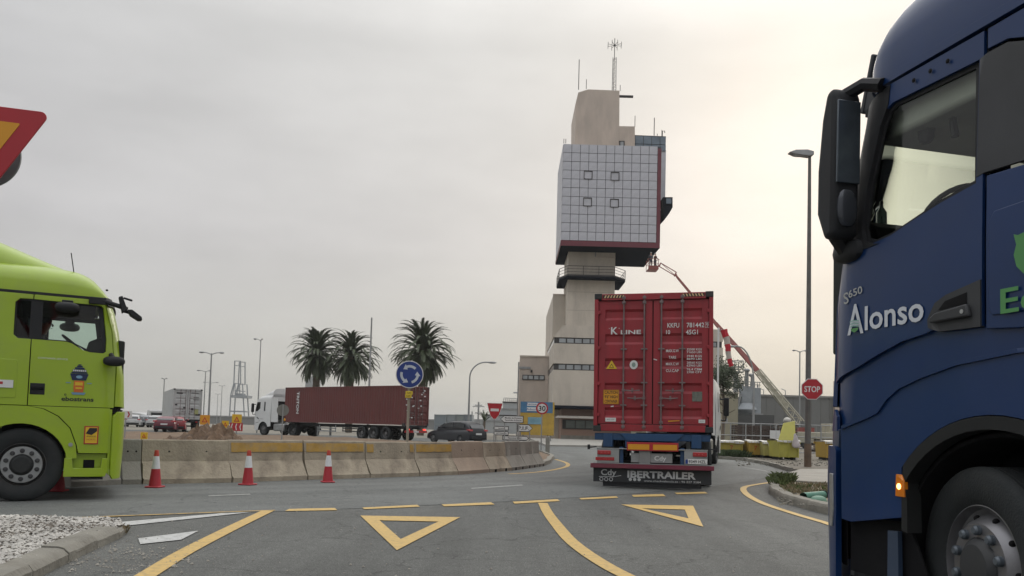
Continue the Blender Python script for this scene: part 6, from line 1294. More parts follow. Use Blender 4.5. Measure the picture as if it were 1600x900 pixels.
def near_sign():
    Y = 6.5; c = at(67, 181, Y); yaw = rad(17); S_ = .9; t = thing('give_way_sign', 'yellow works give way triangle with a red border at the upper left edge', 'traffic sign', (c.x-.47*math.cos(yaw), Y-.47*math.sin(yaw), 0), yaw)
    zt = c.z+.035
    def tr(s, r, z0=0):
        V = [Vector((-s/2, 0)), Vector((s/2, 0)), Vector((0, -s*.866))]; out = []
        for i in range(3):
            p, a, b_ = V[i], (V[i-1]-V[i]).normalized(), (V[(i+1) % 3]-V[i]).normalized(); bi = (a+b_).normalized(); cc = p+bi*(2*r); a0 = math.atan2(*reversed((p+a*r*1.732-cc))); a1 = math.atan2(*reversed((p+b_*r*1.732-cc)))
            while a1-a0 > math.pi: a1 -= 2*math.pi
            while a1-a0 < -math.pi: a1 += 2*math.pi
            out += [(cc.x+r*math.cos(a0+(a1-a0)*k/6), zt+z0+cc.y+r*math.sin(a0+(a1-a0)*k/6)) for k in range(7)]
        return out
    MB().prism(tr(1.06, .045), 0, .02).build('red_border', SRED, t, bevel=.003); MB().prism(tr(.62, .008, -.125), -.004, 0).build('yellow_face', SORA, t)
    MB().tube([(0, .05, 0), (0, .05, zt-.1)], .04, 12).build('post', GALV, t)
    t2 = thing('sign_back', 'dark grey back of a round sign just behind the works give way sign', 'traffic sign', (c.x-.47*math.cos(yaw), Y+.12, 0), yaw); z2 = at(-17, 243, Y+.25).z; x2 = at(-17, 243, Y+.25).x-(c.x-.47*math.cos(yaw))
    MB().lathe([(.30, .12), (.30, .15), (.285, .16)], 44, c=(x2, 0, z2)).build('disc', M('sign_back_dark', (.10, .125, .125), .45, var=.15), t2); MB().box(x2-.2, .02, .05, .12, z2-.02, z2+.02).build('bracket', GALV, t2)
near_sign()
# ================================================================ street lamps and masts
def lamp_single(label, pb, ptop, Y, head=True):
    g = at(pb[0], pb[1], Y); z = at(*ptop, Y).z; t = thing('street_lamp', label, 'street lamp', (g.x, Y, 0))
    PM = M('lamp_post', (.12, .12, .115), .55, metal=.3, var=.2, dirt=.4, dcol=(.16, .12, .08), ds=2)
    MB().tube([(0, 0, 0), (0, 0, 3), (0, 0, z)], [.115, .10, .055], 14).build('post', PM, t); MB().tube([(0, 0, 0), (0, 0, .9)], .128, 14).build('base', M('base_rust', (.13, .09, .06), .8, var=.3), t)
    h = MB(); prof = [(.12, .06), (-.12, .12), (-.55, .10), (-.80, .0), (-.60, -.08), (-.05, -.14), (.12, -.08)]
    h.prism([(a, z+b) for a, b in prof], -.14, .14); o = h.build('lamp_head', GALV, t, bevel=.03); MB().ell((-.42, 0, z-.08), (.28, .11, .06), 14, 8).build('lamp_glass', M('lamp_glass', (.35, .36, .35), .3), o)
lamp_single('tall street lamp carrying the STOP sign, right of the red container', (1262, 730), (1266, 240), 28.6)
def mast_lamp(label, px, ybase, ytop, Y, arms=((-1, 1.2), (1, 1.2)), r=.09, cat='street lamp', nm='street_lamp', dz=.0):
    g = at(px, 668, Y); zt = at(px, ytop, Y).z; t = thing(nm, label, cat, (g.x, Y, 0)); MB().tube([(0, 0, 0), (0, 0, zt)], [r, r*.6], 8).build('post', GALV, t)
    for s, L_ in arms:
        MB().tube([(0, 0, zt-.1), (s*L_*.5, 0, zt+.05+dz), (s*L_, 0, zt+.1+dz)], r*.45, 6).build('arm', GALV, t); MB().ell((s*(L_+L_*.12), 0, zt+.08+dz), (L_*.3, .2, .09), 10, 6).build('lamp_head', GALV, t)
mast_lamp('tall double armed street lamp left of the port crane', 325, 660, 552, 70, ((-1, .8), (1, .8)), .10)
mast_lamp('shorter double armed street lamp with its left arm showing behind the taller one', 317, 660, 580, 100, ((-1, .8), (1, .5)), .09)
mast_lamp('far double armed street lamp seen low behind the tall one', 326, 660, 598, 140, ((-1, 1.0), (1, 1.0)), .09)
mast_lamp('thin street lamp above the left edge of the white refrigerated container', 253, 660, 592, 100, ((-1, .25), (1, .25)), .10)
mast_lamp('thin faint lamp mast between the double lamps and the crane', 344, 660, 603, 180, ((-1, .5), (1, .5)), .10)
mast_lamp('thin lamp mast just above the white tractor truck', 401.5, 660, 531, 75, ((-1, .5), (1, .1)), .07)
mast_lamp('flagpole like white mast standing before the middle palm', 574.5, 660, 496, 62, (), .10, 'mast', 'mast')
mast_lamp('lamp mast with a broad head behind the STOP sign', 1249, 660, 549, 80, ((-1, .55), (1, .55)), .10)
mast_lamp('small far lamp mast at the left over the wall', 338, 660, 616, 200, ((-1, .5), (1, .5)), .09)
def arch_lamp(label, px, y0, s, ex, ey, Y, yb):
    g = at(px, 690, Y); z1 = at(px, y0, Y).z; e = at(ex, ey, Y); t = thing('street_lamp', label, 'street lamp', (g.x, Y, 0)); dx = e.x-g.x; pts = [(0, 0, 0), (0, 0, z1*.5), (0, 0, z1)]
    for k in range(1, 9): a = math.pi/2*k/8; pts.append((dx*.85*(1-math.cos(a)), 0, z1+(e.z-z1)*math.sin(a)))
    pts.append((dx, 0, e.z)); MB().tube(pts, [.09, .08]+[.055]*(len(pts)-2), 8).build('post', GALV, t); MB().ell((dx+s*.25, 0, e.z-.02), (.36, .12, .09), 12, 6).build('lamp_head', GALV, t)
arch_lamp('curved street lamp right of the palms, arm bending right', 731, 590, 1, 764, 566, 62, 690); arch_lamp('curved street lamp right of the red container, arm bending left under the boom', 1177, 600, -1, 1148, 541, 55, 690)
# ================================================================ palms
def frond_mesh(e0, Lf=3.5, droop=1.25):
    m_ = MB(); n = 22; pts = []; x = z = 0; 
    for i in range(n+1):
        t = i/n; a = e0-droop*t*t*(.95+.05*math.cos(e0)); pts.append((x, z, a)); x += Lf/n*math.cos(a); z += Lf/n*math.sin(a)
    m_.tube([(p[0], 0, p[1]) for p in pts[::3]+[pts[-1]]], [.035-.003*k for k in range(len(pts[::3])+1)], 4)
    for i in range(2, n*2+1):
        t = i/(n*2); j = min(n-1, int(t*n)); f_ = t*n-j; px = pts[j][0]*(1-f_)+pts[j+1][0]*f_; pz = pts[j][1]*(1-f_)+pts[j+1][1]*f_; a = pts[j][2]; ln = .46*math.sin(math.pi*min(1, t*.93+.09))**.6+.05
        for s in (-1, 1):
            fx, fz = math.cos(a), math.sin(a); ux, uz = -math.sin(a), math.cos(a); L2 = ln*random.uniform(.85, 1.1)
            ex = px+fx*L2*.72+ux*L2*.16; ez = pz+fz*L2*.72+uz*L2*.16-.10*L2; ey = s*L2*.55; w = .06
            m_.add([(px-fx*w, s*.01, pz-fz*w), (px+fx*w, s*.01, pz+fz*w), (ex, ey, ez)], [(0, 1, 2)])
    return m_.mesh('frond', False)
FR = []
for k in range(9):
    e0 = rad(84-k*17.5); me = frond_mesh(e0, 3.6 if k < 6 else 3.2, 1.75 if k < 5 else .8); me.materials.append(LEAF); FR.append((e0, me))
def palm(label, px, py, Y, R=1.0, n=215):
    c = at(px, py, Y); t = thing('palm_tree', label, 'palm tree', (c.x, Y, 0), 0, 'palms behind the brown container'); z = c.z
    m_ = MB(); seg = []; 
    for k in range(26): zz = (z-.3)*k/25; seg.append(((0, 0, zz), .40+(.05 if k % 2 else 0)+(.12 if k > 22 else 0)))
    m_.tube([s[0] for s in seg], [s[1] for s in seg], 12); m_.ell((0, 0, z-.3), (.62, .62, .75), 12, 8); m_.build('trunk', BARK, t)
    for i in range(n):
        k = min(8, int(9*((i+.5)/n)**.85)); o = link('frond', FR[k][1], t); o.location = (random.uniform(-.12, .12), random.uniform(-.12, .12), z+.15-.07*k); o.rotation_euler = (random.uniform(-.17, .17), random.uniform(-.17, .17), i*2.39996+random.uniform(-.35, .35)); s = R*random.uniform(.80, 1.10); o.scale = (s, s, s)
palm('leftmost palm with a full round crown', 496, 552, 100, 1.14); palm('middle palm with the flagpole in front of it', 549, 556, 98, 1.14); palm('rightmost and largest palm, behind the roundabout sign', 661, 548, 90, 1.22)
def small_palm():
    c = at(757, 655, 80); t = thing('small_palm', 'small young palm beside the grey car', 'palm tree', (c.x, 80, 0)); MB().tube([(0, 0, 0), (0, 0, c.z-.2)], .12, 8).build('trunk', BARK, t)
    for i in range(12): o = link('frond', FR[(0, 1, 2)[i % 3]][1], t); o.location = (0, 0, c.z-.3); o.rotation_euler = (0, 0, i*2.4); o.scale = (.42, .42, .42)
small_palm()
def tree(label, px, py, Y, rx, rz_, n=5200):
    c = at(px, py, Y); t = thing('broadleaf_tree', label, 'tree', (c.x, Y, 0)); tk = MB().tube([(0, 0, 0), (.1, 0, c.z*.5), (0, .1, c.z)], [.16, .12, .05], 8)
    for k in range(14):
        a = k*2.4; zz = c.z*(.45+.5*k/14); e = Vector((rx*.75*math.cos(a), rx*.75*math.sin(a), zz+random.uniform(.3, 1.2))); tk.tube([(0, 0, zz), e*.55+Vector((0, 0, zz*.45)), e], [.06, .04, .02], 5)
    tk.build('trunk', BARK, t); cr = MB(); cl = [(Vector((random.gauss(0, .42)*rx, random.gauss(0, .42)*rx, random.gauss(0, .42)*rz_)), random.uniform(.3, .6)) for _ in range(46)]
    for i in range(n):
        p, r = random.choice(cl); q = p+Vector((random.gauss(0, 1), random.gauss(0, 1), random.gauss(0, 1)))*r*.5; q.z += c.z; s = random.uniform(.05, .11); a = Vector((random.uniform(-1, 1), random.uniform(-1, 1), random.uniform(-1, 1))).normalized(); b_ = a.orthogonal().normalized()
        cr.add([q-a*s, q+b_*s*.5, q+a*s, q-b_*s*.5], [(0, 1, 2, 3)])
    cr.build('crown', LEAF2, t, fix=False)
tree('bushy tree just right of the red container', 1130, 588, 60, 1.25, 1.9)
# ================================================================ skips, fence, pallets
SK = M('skip_yellow', (.34, .27, .04), .6, var=.18, vs=1.5, dirt=.55, ds=2, dcol=(.19, .15, .07)); SK2 = M('skip_lime_yellow', (.37, .345, .06), .6, var=.15, vs=1.5, dirt=.35, ds=2, dcol=(.25, .22, .08)); SK3 = M('skip_orange_yellow', (.37, .24, .035), .6, var=.15, vs=1.5, dirt=.4, dcol=(.22, .15, .06))
PLW = M('plastic_sheeting', (.42, .41, .38), .6, var=.2, vs=3)
def skip(label, x0, x1, yt, yb, Y, mat, depth=1.3, open_lid=False, sheet_=True, mark_=True):
    a, b_ = at(x0, yb, Y), at(x1, yb, Y); zt = at((x0+x1)/2, yt, Y).z; w = (b_.x-a.x); h = zt-.06; t = thing('waste_skip', label, 'skip', ((a.x+b_.x)/2, Y, .06), rad(random.uniform(-4, 4)), 'yellow waste skips on the verge'); 
    MB().prism([(-w/2+.05, .12), (w/2-.05, .12), (w/2, h), (-w/2, h)], 0, depth).build('tub', mat, t, bevel=.02)
    r = MB().box(-w/2-.04, w/2+.04, -.05, .03, h-.10, h).box(-w/2-.04, w/2+.04, depth-.03, depth+.05, h-.10, h); n = max(2, int(w/.5))
    for k in range(n+1): x = -w/2+.06+(w-.12)*k/n; r.box(x-.03, x+.03, -.04, .01, .12, h-.1)
    r.build('rim_and_ribs', mat, t)
    f = MB()
    for s in (-1, 1): f.box(s*w*.3-.06, s*w*.3+.06, .1, depth-.1, 0, .13)
    f.build('feet', FRAME, t)
    if open_lid:
        P4 = [(-w/2+.02, .0, h+.02), (w/2-.16, .0, h+.02), (w/2-.02, .5, h+.92), (-w/2+.42, .5, h+.80)]; q_ = [(a_, b_+.06, c_) for a_, b_, c_ in P4]
        MB().add(P4+q_, [(0, 1, 2, 3), (7, 6, 5, 4), (0, 4, 5, 1), (1, 5, 6, 2), (2, 6, 7, 3), (3, 7, 4, 0)]).build('raised_lid', mat, t, bevel=.015)
    if sheet_:
        q = MB(); n = 16; vs = []; fs = []
        for i in range(n+1):
            x = -w/2-.05+(w+.1)*i/n
            for j, (yy, zz) in enumerate(((-.065, h-.07), (-.06, h+.01), (.1, h+.05), (depth*.5, h+.07), (depth, h+.02))): vs.append((x, yy+.02*math.sin(i*2.1), zz+.035*noise.noise(Vector((x*2.5, j, Y)))))
        for i in range(n):
            for j in range(4): fs.append((i*5+j, i*5+j+1, i*5+j+6, i*5+j+5))
        q.add(vs, fs).build('plastic_sheet', PLW, t, ang=70)
    if mark_: text('7', .22, TX((0, -.045, h*.45), (1, 0, 0), (0, 0, 1)), SRED, t, name='skip_number')
    return t
skip('leftmost yellow skip, wide and half hidden by dark weeds', 1124, 1161, 690, 716, 38.5, SK); skip('orange yellow skip with a red mark, second from the left', 1169, 1191, 690, 716, 38.2, SK3); skip('pale yellow narrow skip with white sheeting hanging down its side', 1192, 1211, 691, 718, 37.6, M('skip_pale', (.36, .33, .10), .6, var=.15, dirt=.5, dcol=(.2, .17, .1)), mark_=False)
skip('lime yellow skip with a raised lid, left of the lamp post', 1215.5, 1249, 689, 720, 35.5, SK2, open_lid=True, mark_=False); skip('yellow skip with a white pointed heap, right of the lamp post', 1290, 1325, 691, 719, 36.5, SK3, mark_=False)
c = at(1285, 688, 36.5); 
bag = MB()
bag.lathe([(.02, .42), (.06, .36), (.09, .22), (.15, .05), (.19, -.10), (.15, -.20), (.05, -.24)], 12, ax='z')
for i_, v_ in enumerate(bag.v): q_ = 1+.35*noise.noise(Vector(v_)*7); bag.v[i_] = (v_[0]*q_-.12*v_[2], v_[1]*.6*q_, v_[2])
o = bag.build('rubbish_bag', M('bag_white', (.42, .38, .38), .6, var=.2, vs=4)); o.location = at(1244, 692, 35.3); tag(o, 'pale plastic rubbish sack hanging at the right end of the lime yellow skip', 'bag')
o = MB().tube([at(1203, 693, 37.3), at(1205, 702, 37.2), at(1209, 716, 37.2)], [.10, .07, .08], 8).build('hanging_sheeting', PLW); tag(o, 'white plastic sheeting hanging down between the pale and the lime yellow skips', 'plastic sheet')
def fence():
    Y = 43; x0, x1 = at(1118, 680, Y).x, at(1330, 680, Y).x; t = thing('steel_fence', 'grey steel tube fence behind the yellow skips', 'fence', (x0, Y, 0)); zt = at(1160, 661, Y).z; L_ = x1-x0; n = 9
    for k in range(n+1): MB().tube([(L_*k/n, 0, 0), (L_*k/n, 0, zt)], .035, 6).build('fence_post', GALV, t)
    for z in (zt-.02, zt*.62, .25): MB().tube([(0, 0, z), (L_, 0, z)], .025, 6).build('rail', GALV, t)
    m_ = MB(); k = 0
    while k*.5 < L_: m_.tube([(k*.5, 0, .25), (k*.5, 0, zt)], .008, 4); k += 1
    m_.build('mesh_wires', GALV, t)['kind'] = 'stuff'
    MB().box(L_*.40, L_*.40+.55, -.03, -.01, zt*.55, zt*.8).build('white_notice', SWH, t)
fence()
WOODP = M('dark_pallet_wood', (.075, .055, .045), .9, var=.3, vs=3); WOODL = M('pale_pallet_wood', (.21, .16, .11), .9, var=.3, vs=3)
def pallet():
    t = thing('wooden_pallet', 'x', 'pallet')
    for k in range(3): MB().box(-.6, .6, -.5+k*.43, -.5+k*.43+.12, 0, .10).build('bearer', WOODP, t)
    for k in range(6): MB().box(-.6+k*.212, -.6+k*.212+.14, -.5, .5, .105, .13).build('plank', WOODP, t)
    return t
PAL = pallet()
def stack(px, Y, zt, lab, n, first=False, mat=None):
    c = at(px, 680, Y)
    for k in range(n):
        lb = f'{lab}, ' + ('topmost' if k == n-1 else 'bottom one' if k == 0 else f'{["", "second", "third", "fourth", "fifth", "sixth", "seventh", "eighth", "ninth", "tenth", "eleventh", "twelfth", "thirteenth"][k]} from the ground')
        if k == 0 and first: o = PAL; o.location = (c.x, Y, .145*k); o['label'] = lb; o['group'] = 'stacked pallets behind the fence'
        else: o = again(PAL, (c.x+random.uniform(-.03, .03), Y, .145*k), random.uniform(-.05, .05), lb, 'stacked pallets behind the fence')
        if mat and k % 3 != 1:
            for ch in o.children:
                key = ch.data.name.split('.')[0]+'_pale'
                if key not in bpy.data.meshes: q = ch.data.copy(); q.name = key; q.materials.clear(); q.materials.append(mat)
                ch.data = bpy.data.meshes[key]
stack(1160, 50, 0, 'dark pallet in the left stack behind the fence', 12, True); stack(1187, 50, 0, 'dark pallet in the second stack behind the fence', 12); stack(1226, 49, 0, 'pallet in the stack behind the raised skip lid', 13, mat=WOODL)
stack(1171, 51.5, 0, 'dark pallet in the third stack behind the fence, set further back', 12); stack(1204, 51, 0, 'dark pallet in the fourth stack behind the fence', 11)
stack(1282, 52, 0, 'pallet in the low stack right of the lamp post', 7, mat=WOODL)
o = MB().ell((0, 0, 0), (.24, .24, .2), 16, 10).build('white_tank', M('tank_white', (.45, .44, .40), .6)); o.location = at(1230, 657, 50); tag(o, 'round white tank top showing above the pallets', 'tank')
# ================================================================ buildings and plant on the right
GREYW = M('warehouse_cladding', (.155, .16, .155), .7, var=.06, vs=.5, dirt=.2, dcol=(.11, .11, .1), streak=2)
def right_side():
    Y = 100; x0 = at(1183, 640, Y).x; zt = at(1250, 621, Y).z; t = thing('warehouse', 'long low grey warehouse on the right', 'building', (x0, Y, 0)); MB().box(0, 46, 0, 30, 0, zt).build('wall', GREYW, t); MB().box(-.1, 46.1, -.15, 30, zt, zt+.25).build('roof_edge', M('roof_edge_grey', (.2, .2, .19), .6), t)
    m_ = MB(); 
    for k in range(40): m_.box(k*1.15, k*1.15+.06, -.04, 0, 0, zt-.05)
    m_.build('cladding_ribs', GREYW, t); MB().box(at(1302, 640, Y).x-x0, at(1312, 640, Y).x-x0, -.6, 0, 0, zt+2.2).build('corner_block', TW2, t)
    for px in (1205, 1226, 1240): MB().tube([(at(px, 618, Y).x-x0, 3, zt+.2), (at(px, 618, Y).x-x0, 3, zt+1.0), (at(px, 618, Y).x-x0-.5, 3, zt+1.2)], .05, 6).build('roof_camera', GALV, t)
    Y = 70; x0, x1 = at(1116, 650, Y).x, at(1153, 650, Y).x; zt = at(1130, 615, Y).z; t = thing('beige_building', 'small plain beige building behind the tree', 'building', ((x0+x1)/2, Y, 0)); w = (x1-x0)/2; MB().box(-w-6, w, 0, 9, 0, zt).build('wall', M('beige_wall', (.27, .25, .18), .85, var=.06, dirt=.2), t)
    MB().box(-w-6.1, w+.1, -.1, 9.1, zt, zt+.15).build('roof_edge', TW, t); MB().box(w-1.2, w-.9, -.05, .02, 2.2, 2.5).build('wall_lamp', GALV, t)
    MB().box(w, w+3.4, .5, 8, 0, zt*.62).build('dark_side_wing', M('dark_wall', (.07, .072, .07), .8), t)
    # silo plant
    Y = 78; c = at(1166, 640, Y); t = thing('silo_plant', 'pale grey silo tank with pipes, platforms and chimneys', 'industrial plant', (c.x, Y, 0)); z = lambda py: at(1166, py, Y).z; X = lambda px: at(px, 620, Y).x-c.x; SI = M('silo_grey', (.30, .33, .35), .5, var=.08, dirt=.3, dcol=(.2, .2, .2))
    MB().lathe([(.3, z(655)), (1.1, z(640)), (X(1180)*.75, z(630)), (X(1180)*.85, z(606)), (X(1180)*.8, z(604))], 24, ax='z').build('silo', SI, t); MB().box(X(1175), X(1186), -.6, .6, z(660), z(606)).build('side_tower', SI, t, bevel=.03)
    MB().box(X(1170), X(1188), -1, .5, z(648), z(646)).build('lower_platform', GALV, t)
    p = MB()
    for px, a, b_, r in ((1165, 606, 581, .10), (1168, 606, 579, .10), (1175, 606, 588, .15), (1184, 620, 600, .06), (1158, 640, 600, .12), (1148, 665, 582, .16), (1151, 665, 582, .16), (1161, 606, 596, .08)): p.tube([(X(px), 0, z(a)), (X(px), 0, z(b_))], r, 8)
    for px in (1165, 1168, 1173): p.ell((X(px), 0, z(578.5 if px < 1170 else 586)), (.22, .2, .18), 8, 6)
    p.build('chimney_pipes', GALV, t); f = MB(); x0, x1 = X(1144), X(1157)
    for x in (x0, x1):
        for y in (-.8, .8): f.tube([(x, y, z(583)), (x, y, z(565))], .05, 5)
    for zz in (z(565), z(574), z(582)):
        f.tube([(x0, -.8, zz), (x1, -.8, zz), (x1, .8, zz), (x0, .8, zz), (x0, -.8, zz)], .045, 5)
    f.box(x0, x1, -.8, .8, z(583), z(582)); f.build('upper_platform', GALV, t); f = MB()
    for k in range(9): px = 1154+k*3.5; f.tube([(X(px), -.9, z(606)), (X(px), -.9, z(597))], .035, 4)
    f.tube([(X(1154), -.9, z(597)), (X(1184), -.9, z(598))], .045, 4).tube([(X(1154), -.9, z(601)), (X(1184), -.9, z(602))], .035, 4); f.tube([(X(1156), 0, z(604)), (X(1153), 0, z(590)), (X(1163), 0, z(589)), (X(1164), 0, z(600))], .06, 5); f.tube([(X(1157), -.3, z(616)), (X(1151), -.3, z(640))], .12, 6)
    f.build('railings_and_ducts', GALV, t)
right_side()
# boom lift
def boom():
    RB = M('boom_red', (.22, .05, .04), .5, var=.15, dirt=.3, dcol=(.2, .12, .1)); CB = M('boom_cream', (.36, .34, .26), .6, var=.1, dirt=.3); Y1, Y0 = 80, 72
    base = at(1252, 668, Y0); t = thing('boom_lift', 'long boom lift reaching from behind the pallets up to the tower cube', 'boom lift', (base.x, Y0, 0)); B_ = Vector((base.x, Y0, 0))
    pts = {k: at(*v[:2], v[2])-B_ for k, v in dict(a=(1250, 661, 72.2), b=(1183, 579, 74.5), c=(1118, 505, 77), d=(1058, 433, 79), e=(1055.5, 428, 79.1), f=(1031, 414, 79.8), g=(1026, 418, 80)).items()}
    # cream lattice-like base section with dark holes
    d = (pts['b']-pts['a']).normalized(); u = Vector((0, 1, 0)).cross(d).normalized()
    m_ = MB(); L_ = (pts['b']-pts['a']).length; w = .33
    for s in (-1, 1):
        for y in (-.28, .28): m_.tube([pts['a']+u*s*w+Vector((0, y, 0)), pts['b']+u*s*w*.7+Vector((0, y, 0))], .06, 4)
    n = 15
    for k in range(n):
        t0 = k/n; t1 = (k+1)/n; s = 1 if k % 2 else -1; ww = lambda t_: w*(1-.3*t_)
        for y in (-.28, .28): m_.tube([pts['a']+d*L_*t0+u*s*ww(t0)+Vector((0, y, 0)), pts['a']+d*L_*t1-u*s*ww(t1)+Vector((0, y, 0))], .045, 4)
    m_.build('cream_boom_section', CB, t)
    def beam(a, b_, w0, w1, nm, mat):
        q = (b_-a).normalized(); v = Vector((0, 1, 0)).cross(q).normalized(); V = []
        for p, w_ in ((a, w0), (b_, w1)):
            for s, y in ((-1, -1), (1, -1), (1, 1), (-1, 1)): V.append(p+v*s*w_+Vector((0, y*w_*.8, 0)))
        return MB().add(V, [(0, 1, 2, 3), (4, 7, 6, 5), (0, 4, 5, 1), (1, 5, 6, 2), (2, 6, 7, 3), (3, 7, 4, 0)]).build(nm, mat, t)
    beam(pts['b']-d*4.5, pts['b']+d*.3, .17, .17, 'inner_boom_section', CB); beam(pts['b'], pts['c'], .22, .16, 'red_boom_section', RB); beam(pts['c'], pts['d'], .14, .10, 'upper_boom_section', RB)
    j = MB(); v = Vector((.12, 0, .30)); j.tube([pts['e']+v*.6, pts['f']+v*.7], .05, 5).tube([pts['e']-v*.6, pts['f']-v*.5], .05, 5).tube([pts['e']+v*.6, pts['e']-v*.9], .07, 5).tube([pts['f']+v*.7, pts['f']-v*.6], .07, 5).tube([pts['f']+v*.7, pts['f']*.5+pts['e']*.5+v*.1, pts['e']-v*.4], .03, 4)
    j.tube([pts['d'], pts['e']], .10, 6); j.tube([pts['f'], pts['g']], .08, 5); j.build('jib', RB, t)
    c = pts['g']+Vector((-.45, 0, 0)); bk = MB().box(c.x-.5, c.x+.5, c.y-.7, c.y+.7, c.z-.35, c.z-.25)
    bk.box(c.x-.5, c.x+.5, c.y-.7, c.y-.66, c.z-.25, c.z+.05)
    for x in (-.5, .5):
        for y in (-.7, .7): bk.tube([(c.x+x, c.y+y, c.z-.3), (c.x+x, c.y+y, c.z+.75)], .03, 5)
    for zz in (.3, .75): bk.tube([(c.x-.5, c.y-.7, c.z+zz), (c.x+.5, c.y-.7, c.z+zz), (c.x+.5, c.y+.7, c.z+zz), (c.x-.5, c.y+.7, c.z+zz), (c.x-.5, c.y-.7, c.z+zz)], .025, 5)
    bk.build('basket', RB, t)
    v_ = MB().box(-1.2, 3.8, -1.2, 1.2, .5, 1.5).box(2.2, 4.4, -1.1, 1.1, .8, 2.3); v_.build('carrier_chassis', CB, t, bevel=.05); MB().box(-1.0, .9, -.8, .8, 1.5, 1.9).build('turntable', RB, t)
    for x in (0, 2.8):
        for s in (1, -1): wheel(t, x, s*1.05, .45, .3, s, 'rear')
    for i, (dx, dy, rz_, sh, lb) in enumerate(((-.18, -.2, 1.9, M('work_shirt_dark', (.05, .05, .06), .8), 'worker on the left of the boom lift basket, in dark clothes'), (.30, .15, .4, M('work_shirt_brown', (.09, .05, .04), .8), 'worker on the right of the boom lift basket, reaching forward'))):
        Xp = Matrix.Translation(B_+c+Vector((dx, dy, -.25))) @ Matrix.Rotation(rz_, 4, 'Z'); person('person', lb, STAND, Xp, sh, M('work_trousers', (.04, .04, .05), .8), SKIN, HAIR, helmet=M('helmet_grey', (.25, .25, .24), .4))
boom()
def windsock():
    Y = 36; c = at(1120.5, 690, Y); t = thing('windsock_pole', 'white pole with a limp red and white windsock beside the red container', 'windsock', (c.x, Y, 0)); zt = at(1121, 512, Y).z; MB().tube([(0, 0, 0), (0, 0, zt)], .045, 8).build('pole', SWH, t)
    a, b_ = at(1131, 515, Y)-Vector((c.x, Y, 0)), at(1143, 572, Y)-Vector((c.x, Y, 0)); m_ = MB().tube([(0, 0, zt-.2), (a.x-.1, 0, a.z)], .02, 5); m_.build('arm', GALV, t); n = 5
    for k in range(n):
        p, q = a.lerp(b_, k/n), a.lerp(b_, (k+1)/n); bend = Vector((.03*math.sin(k*1.3), 0, 0)); r0 = .165-.012*k; MB().tube([p+bend, p.lerp(q, .5)+bend*1.4, q+Vector((.03*math.sin((k+1)*1.3), 0, 0))], [r0, r0*.9, r0-.012], 10).build('red_stripe' if k % 2 == 0 else 'white_stripe', M('sock_red', (.42, .02, .035), .8, var=.2) if k % 2 == 0 else M('sock_white', (.42, .38, .34), .8, var=.15), t)
windsock()
